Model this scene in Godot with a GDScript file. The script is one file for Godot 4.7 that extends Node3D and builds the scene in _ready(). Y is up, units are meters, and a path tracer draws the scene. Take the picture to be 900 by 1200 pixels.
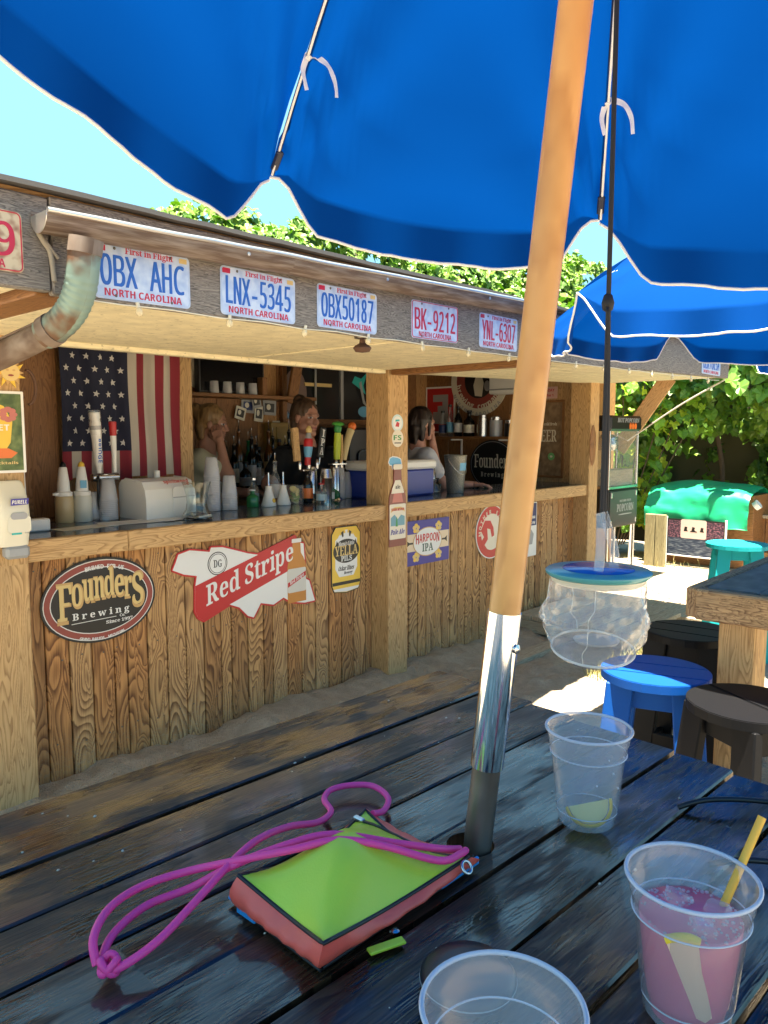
extends Node3D
# A beach bar seen from a high picnic table under a blue umbrella. y up, metres.

class MB:
	# collects triangles of one mesh; triangles are wound clockwise seen from the side their normal points to
	var v := PackedVector3Array()
	var n := PackedVector3Array()
	var uv := PackedVector2Array()
	var c := PackedColorArray()
	var idx := PackedInt32Array()
	var use_color := false
	func vert(p: Vector3, nn: Vector3, t := Vector2.ZERO, col := Color.WHITE) -> int:
		v.append(p); n.append(nn); uv.append(t); c.append(col)
		return v.size() - 1
	func face(i: int, j: int, k: int) -> void:
		var g := (v[j] - v[i]).cross(v[k] - v[i])
		if g.dot(n[i] + n[j] + n[k]) > 0.0:
			idx.append_array([i, k, j])
		else:
			idx.append_array([i, j, k])
	func poly(pts: Array, nn: Vector3, ts: Array = []) -> void:
		var s := v.size()
		for i in pts.size():
			vert(pts[i], nn, ts[i] if ts.size() else Vector2(pts[i].x, -pts[i].y))
		for i in range(1, pts.size() - 1):
			face(s, s + i, s + i + 1)
	func flat(pts: Array, inside: Vector3, ts: Array = []) -> void:
		var nn: Vector3 = (pts[1] - pts[0]).cross(pts[2] - pts[0]).normalized()
		var mid := Vector3.ZERO
		for p in pts: mid += p / pts.size()
		if nn.dot(mid - inside) < 0.0: nn = -nn
		poly(pts, nn, ts)
	# a rounded-edge box; uv in metres, u along the longest axis
	func box(at: Vector3, size: Vector3, b := 0.004, basis := Basis(), off := Vector2.ZERO) -> void:
		var h := size / 2.0
		b = minf(b, minf(h.x, minf(h.y, h.z)) * 0.6)
		var long := size.max_axis_index()
		var V := []
		for s in 8:
			var sg := Vector3(1 if s & 1 else -1, 1 if s & 2 else -1, 1 if s & 4 else -1)
			for a in 3:
				var q := sg * (h - Vector3.ONE * b)
				q[a] = sg[a] * h[a]
				V.append(q)
		var emit := func(ids: Array, nn: Vector3):
			nn = nn.normalized()
			var ax := nn.abs().max_axis_index()
			var ua := long if long != ax else (ax + 1) % 3
			var va := 3 - ax - ua
			var pts := []
			var ts := []
			for i in ids:
				pts.append(at + basis * V[i])
				ts.append(off + Vector2(V[i][ua], V[i][va] + ax * 0.37))
			poly(pts, basis * nn, ts)
		for a in 3:
			var p := (a + 1) % 3
			var q := (a + 2) % 3
			for s in [0, 1]:
				var i0: int = s << a
				var nn := Vector3.ZERO
				nn[a] = 1 if s else -1
				emit.call([i0 * 3 + a, (i0 | 1 << p) * 3 + a, (i0 | 1 << p | 1 << q) * 3 + a, (i0 | 1 << q) * 3 + a], nn)
			if b > 0.0:
				for s in 4:
					var i0: int = ((s & 1) << p) | ((s >> 1) << q)
					var i1: int = i0 | 1 << a
					var nn := Vector3.ZERO
					nn[p] = 1 if s & 1 else -1
					nn[q] = 1 if s & 2 else -1
					emit.call([i0 * 3 + p, i1 * 3 + p, i1 * 3 + q, i0 * 3 + q], nn)
		if b > 0.0:
			for s in 8:
				emit.call([s * 3, s * 3 + 1, s * 3 + 2], Vector3(1 if s & 1 else -1, 1 if s & 2 else -1, 1 if s & 4 else -1))
	# smooth sheet of rows x columns of points
	func grid(P: Array, flip := false, closed := false, us := 1.0, vs := 1.0) -> void:
		var rows := P.size()
		var cols: int = P[0].size()
		var s := v.size()
		for i in rows:
			for j in cols:
				var a: Vector3 = P[maxi(i - 1, 0)][j]
				var b: Vector3 = P[mini(i + 1, rows - 1)][j]
				var l: Vector3 = P[i][(j - 1 + cols - 1) % (cols - 1)] if closed else P[i][maxi(j - 1, 0)]
				var r: Vector3 = P[i][(j + 1) % (cols - 1)] if closed else P[i][mini(j + 1, cols - 1)]
				var nn := (b - a).cross(r - l)
				if nn.length_squared() < 1e-20:
					nn = (P[mini(i + 2, rows - 1)][j] - P[maxi(i - 2, 0)][j]).cross(P[clampi(i + 1 if i < rows / 2 else i - 1, 0, rows - 1)][mini(j + 1, cols - 1)] - P[clampi(i + 1 if i < rows / 2 else i - 1, 0, rows - 1)][maxi(j - 1, 0)])
				nn = nn.normalized() * (-1.0 if flip else 1.0)
				vert(P[i][j], nn, Vector2(us * j / (cols - 1), vs * i / (rows - 1)))
		for i in rows - 1:
			for j in cols - 1:
				var q := s + i * cols + j
				face(q, q + 1, q + cols + 1)
				face(q, q + cols + 1, q + cols)
	# body of revolution about y; profile of (radius, height), walked so that the outside is on the right going up
	func lathe(prof: Array, seg := 24, at := Vector3.ZERO, basis := Basis(), us := 1.0, vs := 1.0) -> void:
		var nrm := []
		for i in prof.size() - 1:
			var d: Vector2 = prof[i + 1] - prof[i]
			nrm.append(Vector2(d.y, -d.x).normalized())
		for i in prof.size() - 1:
			var na: Vector2 = nrm[i]
			var nb: Vector2 = nrm[i]
			if i > 0 and nrm[i - 1].dot(na) > 0.6: na = (na + nrm[i - 1]).normalized()
			if i < nrm.size() - 1 and nrm[i + 1].dot(nb) > 0.6: nb = (nb + nrm[i + 1]).normalized()
			var s := v.size()
			for j in seg + 1:
				var a := TAU * j / seg
				var e := Vector3(cos(a), 0, sin(a))
				vert(at + basis * (e * prof[i].x + Vector3.UP * prof[i].y), basis * (e * na.x + Vector3.UP * na.y), Vector2(us * j / seg, -vs * prof[i].y))
				vert(at + basis * (e * prof[i + 1].x + Vector3.UP * prof[i + 1].y), basis * (e * nb.x + Vector3.UP * nb.y), Vector2(us * j / seg, -vs * prof[i + 1].y))
			for j in seg:
				var q := s + j * 2
				if prof[i].x > 1e-6: face(q, q + 2, q + 1)
				if prof[i + 1].x > 1e-6: face(q + 1, q + 2, q + 3)
	func tube(pts: Array, rad, seg := 8, caps := true, squash := 1.0) -> void:
		var rows := []
		var up := Vector3.UP
		var t0: Vector3 = (pts[1] - pts[0]).normalized()
		if absf(t0.dot(up)) > 0.9: up = Vector3.RIGHT
		for i in pts.size():
			var t: Vector3 = (pts[mini(i + 1, pts.size() - 1)] - pts[maxi(i - 1, 0)]).normalized()
			var b := t.cross(up).normalized()
			up = b.cross(t).normalized()
			var r: float = rad if rad is float else rad[i]
			var row := []
			for j in seg + 1:
				var a := TAU * j / seg
				row.append(pts[i] + (b * cos(a) + up * sin(a) * squash) * r)
			rows.append(row)
		var length := 0.0
		for i in pts.size() - 1: length += pts[i].distance_to(pts[i + 1])
		grid(rows, false, true, 0.2, length)
		if caps:
			for e in [0, pts.size() - 1]:
				var ring: Array = rows[e].slice(0, seg)
				flat(ring, pts[1] if e == 0 else pts[pts.size() - 2])
	# sheet outline in x,y pushed out to depth along +z; front uv 0..1 over its box
	func extrude(poly2: PackedVector2Array, depth: float, at := Vector3.ZERO, basis := Basis(), round_sides := false) -> void:
		var lo := poly2[0]
		var hi := poly2[0]
		for p in poly2:
			lo = lo.min(p); hi = hi.max(p)
		var sz := hi - lo
		var tri := Geometry2D.triangulate_polygon(poly2)
		for side in [1, 0]:
			var s := v.size()
			for p in poly2:
				vert(at + basis * Vector3(p.x, p.y, depth * side), basis * Vector3(0, 0, 1 if side else -1), Vector2((p.x - lo.x) / sz.x, (hi.y - p.y) / sz.y))
			for k in range(0, tri.size(), 3):
				face(s + tri[k], s + tri[k + 1], s + tri[k + 2])
		var cw := Geometry2D.is_polygon_clockwise(poly2)
		var m := poly2.size()
		for i in m:
			var a := poly2[i]
			var b := poly2[(i + 1) % m]
			var d := (b - a).normalized()
			var o := Vector2(d.y, -d.x) * (-1.0 if cw else 1.0)
			poly([at + basis * Vector3(a.x, a.y, 0), at + basis * Vector3(b.x, b.y, 0), at + basis * Vector3(b.x, b.y, depth), at + basis * Vector3(a.x, a.y, depth)], basis * Vector3(o.x, o.y, 0), [Vector2.ZERO, Vector2.ZERO, Vector2.ZERO, Vector2.ZERO])
	func add_mesh(m: Mesh, xf: Transform3D) -> void:
		for q in m.get_surface_count():
			var a := m.surface_get_arrays(q)
			var s := v.size()
			var pv: PackedVector3Array = a[Mesh.ARRAY_VERTEX]
			var pn: PackedVector3Array = a[Mesh.ARRAY_NORMAL]
			for i in pv.size():
				vert(xf * pv[i], (xf.basis * pn[i]).normalized())
			var pi: PackedInt32Array = a[Mesh.ARRAY_INDEX] if a[Mesh.ARRAY_INDEX] != null else PackedInt32Array(range(pv.size()))
			for i in pi: idx.append(s + i)
	func mesh() -> ArrayMesh:
		var a := []
		a.resize(Mesh.ARRAY_MAX)
		a[Mesh.ARRAY_VERTEX] = v
		a[Mesh.ARRAY_NORMAL] = n
		a[Mesh.ARRAY_TEX_UV] = uv
		if use_color: a[Mesh.ARRAY_COLOR] = c
		a[Mesh.ARRAY_INDEX] = idx
		var m := ArrayMesh.new()
		m.add_surface_from_arrays(Mesh.PRIMITIVE_TRIANGLES, a)
		return m

var M := {}
var taken := {}
var rng := RandomNumberGenerator.new()
var fonts := {}

func numbered(called: String, parent: Node = self) -> String:
	var key := str(parent.get_instance_id()) + called
	if not taken.has(key):
		taken[key] = 0
		return called
	taken[key] += 1
	return "%s_%03d" % [called, taken[key]]

func tag(o: Node3D, label: String, category := "", group := "") -> Node3D:
	o.set_meta("label", label)
	if category: o.set_meta("category", category)
	if group: o.set_meta("group", group)
	return o

func thing(called: String, label: String, category: String, at := Vector3.ZERO, turn := 0.0, group := "") -> Node3D:
	var o := Node3D.new()
	o.name = numbered(called)
	add_child(o, true)
	o.position = at
	o.rotation.y = turn
	tag(o, label, category, group)
	return o

func put(called: String, m: Mesh, mat: Material, parent: Node = self, at := Vector3.ZERO, basis := Basis()) -> MeshInstance3D:
	var o := MeshInstance3D.new()
	o.name = numbered(called, parent)
	o.mesh = m
	o.material_override = mat
	parent.add_child(o, true)
	o.transform = Transform3D(basis, at)
	return o

func struct(called: String, m: Mesh, mat: Material) -> MeshInstance3D:
	var o := put(called, m, mat)
	o.set_meta("kind", "structure")
	return o

func copy(o: Node3D, label: String, at: Vector3, turn := 0.0) -> Node3D:
	var c: Node3D = o.duplicate()
	var base: String = o.get_meta("base", o.name)
	c.name = numbered(base)
	add_child(c, true)
	c.position = at
	c.rotation.y = turn
	c.set_meta("label", label)
	return c

func lin(r: float, g: float, b: float, a := 1.0) -> Color:
	var c := Color(r, g, b).linear_to_srgb()
	c.a = a
	return c

func mat(key: String, col: Color, rough := 0.6, metal := 0.0) -> StandardMaterial3D:
	var m := StandardMaterial3D.new()
	m.resource_name = key
	m.albedo_color = lin(col.r, col.g, col.b, col.a)
	m.roughness = rough
	m.metallic = metal
	M[key] = m
	return m

func clear_mat(key: String, col: Color, rough := 0.1) -> StandardMaterial3D:
	var m := mat(key, col, rough)
	m.transparency = BaseMaterial3D.TRANSPARENCY_ALPHA
	return m

func noise(seed_: int, freq: float, oct := 3, kind := FastNoiseLite.TYPE_SIMPLEX_SMOOTH) -> FastNoiseLite:
	var f := FastNoiseLite.new()
	f.seed = seed_
	f.noise_type = kind
	f.frequency = freq
	f.fractal_octaves = oct
	f.fractal_type = FastNoiseLite.FRACTAL_FBM if oct > 1 else FastNoiseLite.FRACTAL_NONE
	return f

func make_tex(w: int, h: int, f: Callable) -> ImageTexture:
	var d := PackedByteArray()
	d.resize(w * h * 3)
	var i := 0
	for y in h:
		for x in w:
			var c: Color = f.call(x, y)
			d[i] = int(clampf(c.r, 0, 1) * 255.0); d[i + 1] = int(clampf(c.g, 0, 1) * 255.0); d[i + 2] = int(clampf(c.b, 0, 1) * 255.0)
			i += 3
	return ImageTexture.create_from_image(Image.create_from_data(w, h, false, Image.FORMAT_RGB8, d))

# wood: growth rings cut by the face of a board show as contour lines of a stretched field. lengths in pixels, grain along x
func wood_tex(w: int, h: int, seed_: int, along: float, across: float, rings: float, light: Color, dark: Color, sharp: float, fibre := 0.25, along_y := false, knots := 0.0) -> ImageTexture:
	var a := noise(seed_, 1.0, 2)
	var b := noise(seed_ + 1, 1.0, 2)
	var g := noise(seed_ + 2, 1.0, 1)
	var k := noise(seed_ + 3, 1.0, 1)
	var L := light.linear_to_srgb()
	var D := dark.linear_to_srgb()
	return make_tex(w, h, func(px, py):
		var x: float = py if along_y else px
		var y: float = px if along_y else py
		var f := a.get_noise_2d(x / along, y / across)
		if knots > 0.0:
			f += knots * maxf(0.0, k.get_noise_2d(x / (along * 0.35), y / (across * 0.5)) - 0.35)
		f += 0.02 * b.get_noise_2d(x / (along * 0.15), y / (across * 0.18))
		var r := fposmod(f * rings, 1.0)
		var line := pow(r, sharp) if r < 0.9 else pow(0.9, sharp) * (1.0 - r) * 10.0
		var fib := g.get_noise_2d(x / 60.0, y / 1.6)
		var tone := b.get_noise_2d(x / (along * 0.8) + 40.0, y / (across * 1.2))
		var t := clampf(line + fibre * fib + 0.25 * tone, 0.0, 1.0)
		return L.lerp(D, t) * (1.0 + 0.10 * tone))

func font(kind := "sans") -> Font:
	if not fonts.has(kind):
		var s := SystemFont.new()
		s.font_names = PackedStringArray([{"sans": "Droid Sans", "serif": "Droid Serif", "mono": "Droid Sans Mono"}[kind]])
		s.font_weight = 700 if kind != "mono" else 400
		fonts[kind] = s
	return fonts[kind]

func glyphs(s: String, depth := 0.001, kind := "sans") -> TextMesh:
	var t := TextMesh.new()
	t.text = s
	t.font = font(kind)
	t.font_size = 32
	t.pixel_size = 1.0 / 32.0
	t.depth = depth
	t.curve_step = 3.0
	return t

# lettering in a plane facing +z: height is the font size in metres; stretch widens, slant leans
func write_on(parent: Node, s: String, height: float, m: Material, at: Vector3, fit_width := 0.0, turn := 0.0, kind := "sans", slant := 0.0, basis := Basis(), called := "lettering", fat := 0.0) -> MeshInstance3D:
	var b := MB.new()
	var g := glyphs(s, 0.04, kind)
	var box := g.get_aabb()
	var sx := height
	if fit_width > 0.0: sx = fit_width / maxf(box.size.x, 0.01)
	var shape := Basis(Vector3(sx, 0, 0), Vector3(slant * height, height, 0), Vector3(0, 0, 0.03))
	for k in (3 if fat > 0.0 else 1):
		b.add_mesh(g, Transform3D(basis * Basis(Vector3.BACK, turn) * shape, basis * Vector3((k - 1) * fat if fat > 0.0 else 0.0, 0, 0.00015 * k)) * Transform3D(Basis(), -box.get_center()))
	return put(called, b.mesh(), m, parent, at)

# lettering along an ellipse arc, each letter turned
func write_arc(parent: Node, s: String, height: float, m: Material, at: Vector3, rx: float, ry: float, mid_deg: float, span_deg: float, kind := "sans", below := false, basis := Basis()) -> MeshInstance3D:
	var b := MB.new()
	var k := s.length()
	for i in k:
		if s[i] == " ": continue
		var f := (i + 0.5) / k - 0.5
		var a := deg_to_rad(mid_deg + (f if below else -f) * span_deg)
		var p := Vector3(rx * cos(a), ry * sin(a), 0)
		var t := Vector3(-rx * sin(a), ry * cos(a), 0).normalized() * (1.0 if below else -1.0)
		var g := glyphs(s[i], 0.04, kind)
		var c := g.get_aabb().get_center()
		var rot := Basis(t, Vector3(-t.y, t.x, 0), Vector3.BACK)
		b.add_mesh(g, Transform3D(basis * rot * Basis().scaled(Vector3(height, height, 0.03)), basis * p) * Transform3D(Basis(), -Vector3(c.x, 0.36, c.z)))
	return put("lettering", b.mesh(), m, parent, at)

func ellipse(rx: float, ry: float, seg := 48, c := Vector2.ZERO) -> PackedVector2Array:
	var p := PackedVector2Array()
	for i in seg: p.append(c + Vector2(rx * cos(TAU * i / seg), ry * sin(TAU * i / seg)))
	return p

func rounded(w: float, h: float, r: float, c := Vector2.ZERO) -> PackedVector2Array:
	var p := PackedVector2Array()
	for q in 4:
		var o := Vector2((w / 2 - r) * (1 if q in [0, 3] else -1), (h / 2 - r) * (1 if q < 2 else -1))
		for i in 5:
			var a := PI / 2 * (q + i / 4.0)
			p.append(c + o + Vector2(cos(a), sin(a)) * r)
	return p

func slab(poly2: PackedVector2Array, depth: float) -> ArrayMesh:
	var b := MB.new()
	b.extrude(poly2, depth)
	return b.mesh()

func bx(size: Vector3, bevel := 0.004, off := Vector2.ZERO) -> ArrayMesh:
	var b := MB.new()
	b.box(Vector3.ZERO, size, bevel, Basis(), off)
	return b.mesh()

func turned(prof: Array, seg := 24, us := 1.0, vs := 1.0) -> ArrayMesh:
	var b := MB.new()
	b.lathe(prof, seg, Vector3.ZERO, Basis(), us, vs)
	return b.mesh()

func rope(pts: Array, r, seg := 8, steps := 6) -> ArrayMesh:
	var b := MB.new()
	b.tube(smooth(pts, steps) if steps > 1 else pts, r, seg)
	return b.mesh()

func smooth(pts: Array, steps := 6) -> Array:
	var out := []
	for i in pts.size() - 1:
		var p0: Vector3 = pts[maxi(i - 1, 0)]
		var p3: Vector3 = pts[mini(i + 2, pts.size() - 1)]
		for k in steps:
			out.append(pts[i].cubic_interpolate(pts[i + 1], p0, p3, float(k) / steps))
	out.append(pts[-1])
	return out

# from one point to another: a board or bar whose long side is its local x
func along(a: Vector3, b: Vector3, up := Vector3.UP) -> Basis:
	var x := (b - a).normalized()
	var z := x.cross(up).normalized()
	return Basis(x, z.cross(x).normalized(), z)

func _ready() -> void:
	rng.seed = 20
	var cam := Camera3D.new()
	cam.name = "camera"
	cam.fov = 67.38
	cam.near = 0.02
	cam.far = 600.0
	cam.position = Vector3(0, 1.5, 0)
	cam.rotation_order = EULER_ORDER_YXZ
	cam.rotation_degrees = Vector3(-5.837, -47.465, 0)
	add_child(cam)
	cam.current = true
	var env := Environment.new()
	env.background_mode = Environment.BG_SKY
	var sky := ProceduralSkyMaterial.new()
	sky.sky_top_color = lin(0.075, 0.15, 0.215)
	sky.sky_horizon_color = lin(0.086, 0.200, 0.245)
	sky.sky_curve = 0.16
	sky.ground_bottom_color = lin(0.30, 0.27, 0.21)
	sky.ground_horizon_color = lin(0.30, 0.28, 0.24)
	sky.sun_angle_max = 6.0
	env.sky = Sky.new()
	env.sky.sky_material = sky
	env.tonemap_mode = Environment.TONE_MAPPER_LINEAR
	env.tonemap_exposure = 6.5
	env.sdfgi_enabled = true
	env.ssao_enabled = true
	env.ssil_enabled = true
	var we := WorldEnvironment.new()
	we.name = "world"
	we.environment = env
	add_child(we)
	var sun := DirectionalLight3D.new()
	sun.name = "sun"
	sun.light_energy = 1.6
	sun.light_color = Color(1.0, 0.95, 0.86)
	sun.light_angular_distance = 0.5
	sun.shadow_enabled = true
	add_child(sun)
	sun.look_at_from_position(Vector3(-0.10, 1.0, 0.115), Vector3.ZERO, Vector3.FORWARD)
	materials()
	ground()
	bar_house()
	deck_and_fence()
	picnic_table()
	umbrella("beach_umbrella", "blue beach umbrella with wooden pole standing through the wet picnic table", Vector3(0.6134, 0.55, -0.4943), Vector3(0.707, 2.60, -0.3185), 1.113, -29.5, 45.81, 2.003, 1.0)
	umbrella("beach_umbrella", "blue umbrella over the tall table, hanging across the fascia right of the pole", Vector3(3.38, 0.0, -0.56), Vector3(3.38, 2.56, -0.56), 1.30, -58.0, 45.0, 1.975, 0.0)
	umbrella("beach_umbrella", "blue umbrella whose hem corner shows at the right edge of the photo", Vector3(6.0, 0.0, -0.55), Vector3(6.0, 2.55, -0.55), 1.25, -150.0, 45.0, 2.04, 0.0)
	table_things()
	furniture()
	bar_fittings()
	bar_signs()
	counter_things()
	inside_things()
	people()
	far_things()
	vines()

func materials() -> void:
	var ply := mat("plywood", Color(1, 1, 1), 0.72)
	ply.albedo_texture = wood_tex(2000, 520, 5, 430.0, 92.0, 7.5, Color(0.60, 0.355, 0.148), Color(0.115, 0.050, 0.018), 1.7, 0.2, true, 0.9)
	# sand splashed up the foot of the sheet in flecks
	var pi_ := (ply.albedo_texture as ImageTexture).get_image()
	var fl := noise(7, 0.12, 3)
	var f2 := noise(8, 0.5, 1)
	for y in range(360, 520):
		for x in 2000:
			if fl.get_noise_2d(x, y) + 0.6 * f2.get_noise_2d(x, y) > 0.62 - 0.55 * (y - 360) / 120.0:
				pi_.set_pixel(x, y, pi_.get_pixel(x, y).lerp(Color(0.62, 0.57, 0.49), 0.55))
	ply.albedo_texture = ImageTexture.create_from_image(pi_)
	# three tones of the same sheet, so that boards differ
	for k in 3:
		var q := mat("plywood_tone_%d" % k, [Color(1.0, 0.96, 0.90), Color(0.74, 0.65, 0.56), Color(0.92, 0.76, 0.60)][k], 0.72)
		q.albedo_texture = ply.albedo_texture
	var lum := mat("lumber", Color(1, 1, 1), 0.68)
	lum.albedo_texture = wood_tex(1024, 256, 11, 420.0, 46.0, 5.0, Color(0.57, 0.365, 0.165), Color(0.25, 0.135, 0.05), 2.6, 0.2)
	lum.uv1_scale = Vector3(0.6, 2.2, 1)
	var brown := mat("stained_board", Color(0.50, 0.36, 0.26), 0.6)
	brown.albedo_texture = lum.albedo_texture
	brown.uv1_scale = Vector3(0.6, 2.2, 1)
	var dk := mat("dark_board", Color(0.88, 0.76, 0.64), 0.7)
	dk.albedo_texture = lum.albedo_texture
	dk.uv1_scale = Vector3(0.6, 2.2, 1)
	var gr := mat("weathered_board", Color(1, 1, 1), 0.85)
	gr.albedo_texture = wood_tex(1024, 256, 23, 300.0, 30.0, 6.0, Color(0.30, 0.265, 0.23), Color(0.085, 0.075, 0.068), 1.6, 0.5, false, 0.5)
	gr.uv1_scale = Vector3(0.8, 3.2, 1)
	gr.heightmap_enabled = true
	gr.heightmap_texture = gr.albedo_texture
	gr.heightmap_scale = 0.2
	var dw := mat("deck_board", Color(1.0, 0.97, 0.9), 0.8)
	dw.albedo_texture = wood_tex(512, 256, 29, 260.0, 40.0, 4.0, Color(0.46, 0.40, 0.31), Color(0.22, 0.18, 0.13), 2.0, 0.4)
	dw.uv1_scale = Vector3(0.7, 3.0, 1)
	# wet, oiled table planks: dark with worn streaks, film of water that comes and goes
	var tw := mat("wet_plank", Color(1, 1, 1), 0.5)
	tw.albedo_texture = wood_tex(1024, 512, 37, 300.0, 40.0, 4.0, Color(0.054, 0.030, 0.015), Color(0.009, 0.0054, 0.004), 1.0, 0.7, false, 0.8)
	var wa := noise(41, 0.012, 3)
	var wb := noise(43, 0.05, 2)
	tw.roughness_texture = make_tex(1024, 512, func(x, y):
		var t := wa.get_noise_2d(x * 0.45, y * 1.1) * 1.5 + wb.get_noise_2d(x * 0.25, y * 2.4) * 0.55
		var r := clampf(0.30 + 0.40 * t, 0.10, 0.55)
		return Color(r, r, r))
	tw.clearcoat_enabled = true
	tw.clearcoat = 0.75
	tw.clearcoat_roughness = 0.09
	tw.clearcoat_texture = make_tex(1024, 512, func(x, y):
		var t := clampf(0.55 + 2.6 * (wa.get_noise_2d(x * 0.45 + 400, y * 1.0) + 0.35 * wb.get_noise_2d(x * 0.3, y * 2.0)), 0.0, 1.0)
		return Color(t, t, t))
	tw.roughness = 1.0
	tw.heightmap_enabled = true
	tw.heightmap_texture = tw.albedo_texture
	tw.heightmap_scale = 0.16
	tw.metallic_specular = 0.5
	tw.uv1_scale = Vector3(0.9, 2.0, 1)
	var sand := mat("sand", Color(1, 1, 1), 0.95)
	var sa := noise(51, 0.02, 4)
	var sb := noise(53, 0.3, 2)
	var sc := noise(54, 0.09, 1, FastNoiseLite.TYPE_CELLULAR)
	sand.albedo_texture = make_tex(512, 512, func(x, y):
		var t := 0.82 + 0.10 * sa.get_noise_2d(x, y) + 0.10 * sb.get_noise_2d(x, y)
		if sc.get_noise_2d(x * 1.0, y) < -0.93: t *= 0.62
		return Color(0.77 * t, 0.71 * t, 0.62 * t))
	sand.uv1_triplanar = true
	sand.uv1_world_triplanar = true
	sand.uv1_scale = Vector3(0.9, 0.9, 0.9)
	sand.heightmap_enabled = true
	sand.heightmap_texture = make_tex(512, 512, func(x, y):
		var t := 0.5 + 0.28 * sa.get_noise_2d(x * 1.6, y * 1.6) + 0.16 * sb.get_noise_2d(x * 0.7, y * 0.7)
		return Color(t, t, t))
	sand.heightmap_scale = 2.6
	var cream := mat("cream_paint", Color(0.83, 0.74, 0.52), 0.55)
	var cn := noise(61, 0.03, 3)
	cream.albedo_texture = make_tex(256, 256, func(x, y):
		var t := 0.95 + 0.08 * cn.get_noise_2d(x, y)
		if cn.get_noise_2d(x * 3.0 + 90, y * 3.0) > 0.52: t *= 0.8
		return Color(t, t, t * 0.98))
	cream.uv1_triplanar = true
	cream.uv1_scale = Vector3(1.3, 1.3, 1.3)
	# fabrics
	var cloth := mat("umbrella_cloth", Color(0.0005, 0.036, 0.18), 0.85)
	cloth.metallic_specular = 0.12
	cloth.backlight_enabled = true
	cloth.backlight = lin(0.0, 0.024, 0.13)
	mat("trim_cloth", Color(0.78, 0.77, 0.74), 0.8)
	var tie := mat("tie_cloth", Color(0.80, 0.80, 0.80), 0.8)
	tie.backlight_enabled = true
	tie.backlight = lin(0.4, 0.4, 0.4)
	var pole := mat("varnished_pole", Color(1, 1, 1), 0.32)
	pole.albedo_texture = wood_tex(512, 128, 71, 500.0, 20.0, 3.0, Color(0.64, 0.33, 0.10), Color(0.50, 0.23, 0.06), 1.4, 0.25)
	pole.uv1_scale = Vector3(3.0, 0.5, 1)
	# metals
	mat("chrome", Color(0.80, 0.80, 0.82), 0.09, 1.0)
	var dull := mat("dull_steel", Color(0.30, 0.29, 0.28), 0.45, 0.9)
	var dn := noise(75, 0.06, 3)
	dull.albedo_texture = make_tex(128, 128, func(x, y):
		var t := 0.75 + 0.4 * dn.get_noise_2d(x, y)
		return Color(t, t * 0.98, t * 0.95))
	mat("steel", Color(0.62, 0.62, 0.62), 0.25, 1.0)
	mat("rib_steel", Color(0.03, 0.035, 0.06), 0.4, 0.5)
	var gal := mat("gutter_metal", Color(1, 1, 1), 0.68, 0.1)
	var ga := noise(77, 0.02, 4)
	gal.albedo_texture = make_tex(512, 128, func(x, y):
		var t := ga.get_noise_2d(x * 0.6, y * 1.4) + 0.4 * ga.get_noise_2d(x * 3.0, y * 3.0 + 50)
		return Color(0.14, 0.09, 0.062).lerp(Color(0.30, 0.24, 0.195), clampf(0.35 + 1.1 * t, 0, 1)).linear_to_srgb() * 0.95)
	mat("gutter_rim", Color(0.62, 0.60, 0.57), 0.28, 0.8)
	var cu := mat("copper_pipe", Color(1, 1, 1), 0.5, 0.3)
	cu.albedo_texture = make_tex(256, 256, func(x, y):
		var t := ga.get_noise_2d(x * 1.3 + 300, y * 1.1)
		return Color(0.15, 0.085, 0.05).lerp(Color(0.22, 0.32, 0.28), clampf(0.55 + 2.2 * t + 0.5 * ga.get_noise_2d(x * 4.0, y * 4.0), 0, 1)).linear_to_srgb())
	mat("white_paint", Color(0.76, 0.76, 0.74), 0.5)
	mat("white_plastic", Color(0.78, 0.77, 0.73), 0.35)
	mat("ivory_plastic", Color(0.70, 0.66, 0.53), 0.35)
	mat("grey_plastic", Color(0.34, 0.34, 0.35), 0.4)
	mat("black_plastic", Color(0.012, 0.012, 0.014), 0.35)
	mat("black_paint", Color(0.012, 0.012, 0.012), 0.4)
	mat("black_cord", Color(0.012, 0.012, 0.014), 0.7)
	mat("red_paint", Color(0.50, 0.018, 0.022), 0.4)
	mat("maroon_paint", Color(0.28, 0.055, 0.040), 0.45)
	mat("gold_paint", Color(0.68, 0.50, 0.20), 0.45)
	mat("tan_paint", Color(0.55, 0.34, 0.13), 0.45)
	mat("yellow_paint", Color(0.78, 0.52, 0.06), 0.45)
	mat("navy_paint", Color(0.015, 0.035, 0.15), 0.45)
	mat("plate_blue", Color(0.02, 0.12, 0.50), 0.4)
	mat("plate_red", Color(0.52, 0.02, 0.06), 0.4)
	mat("purple_paint", Color(0.055, 0.045, 0.30), 0.45)
	mat("sky_paint", Color(0.14, 0.40, 0.62), 0.45)
	mat("green_paint", Color(0.05, 0.28, 0.08), 0.45)
	mat("teal_paint", Color(0.02, 0.42, 0.40), 0.45)
	mat("grey_paint", Color(0.32, 0.33, 0.34), 0.5)
	mat("orange_paint", Color(0.72, 0.17, 0.03), 0.4)

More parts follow.
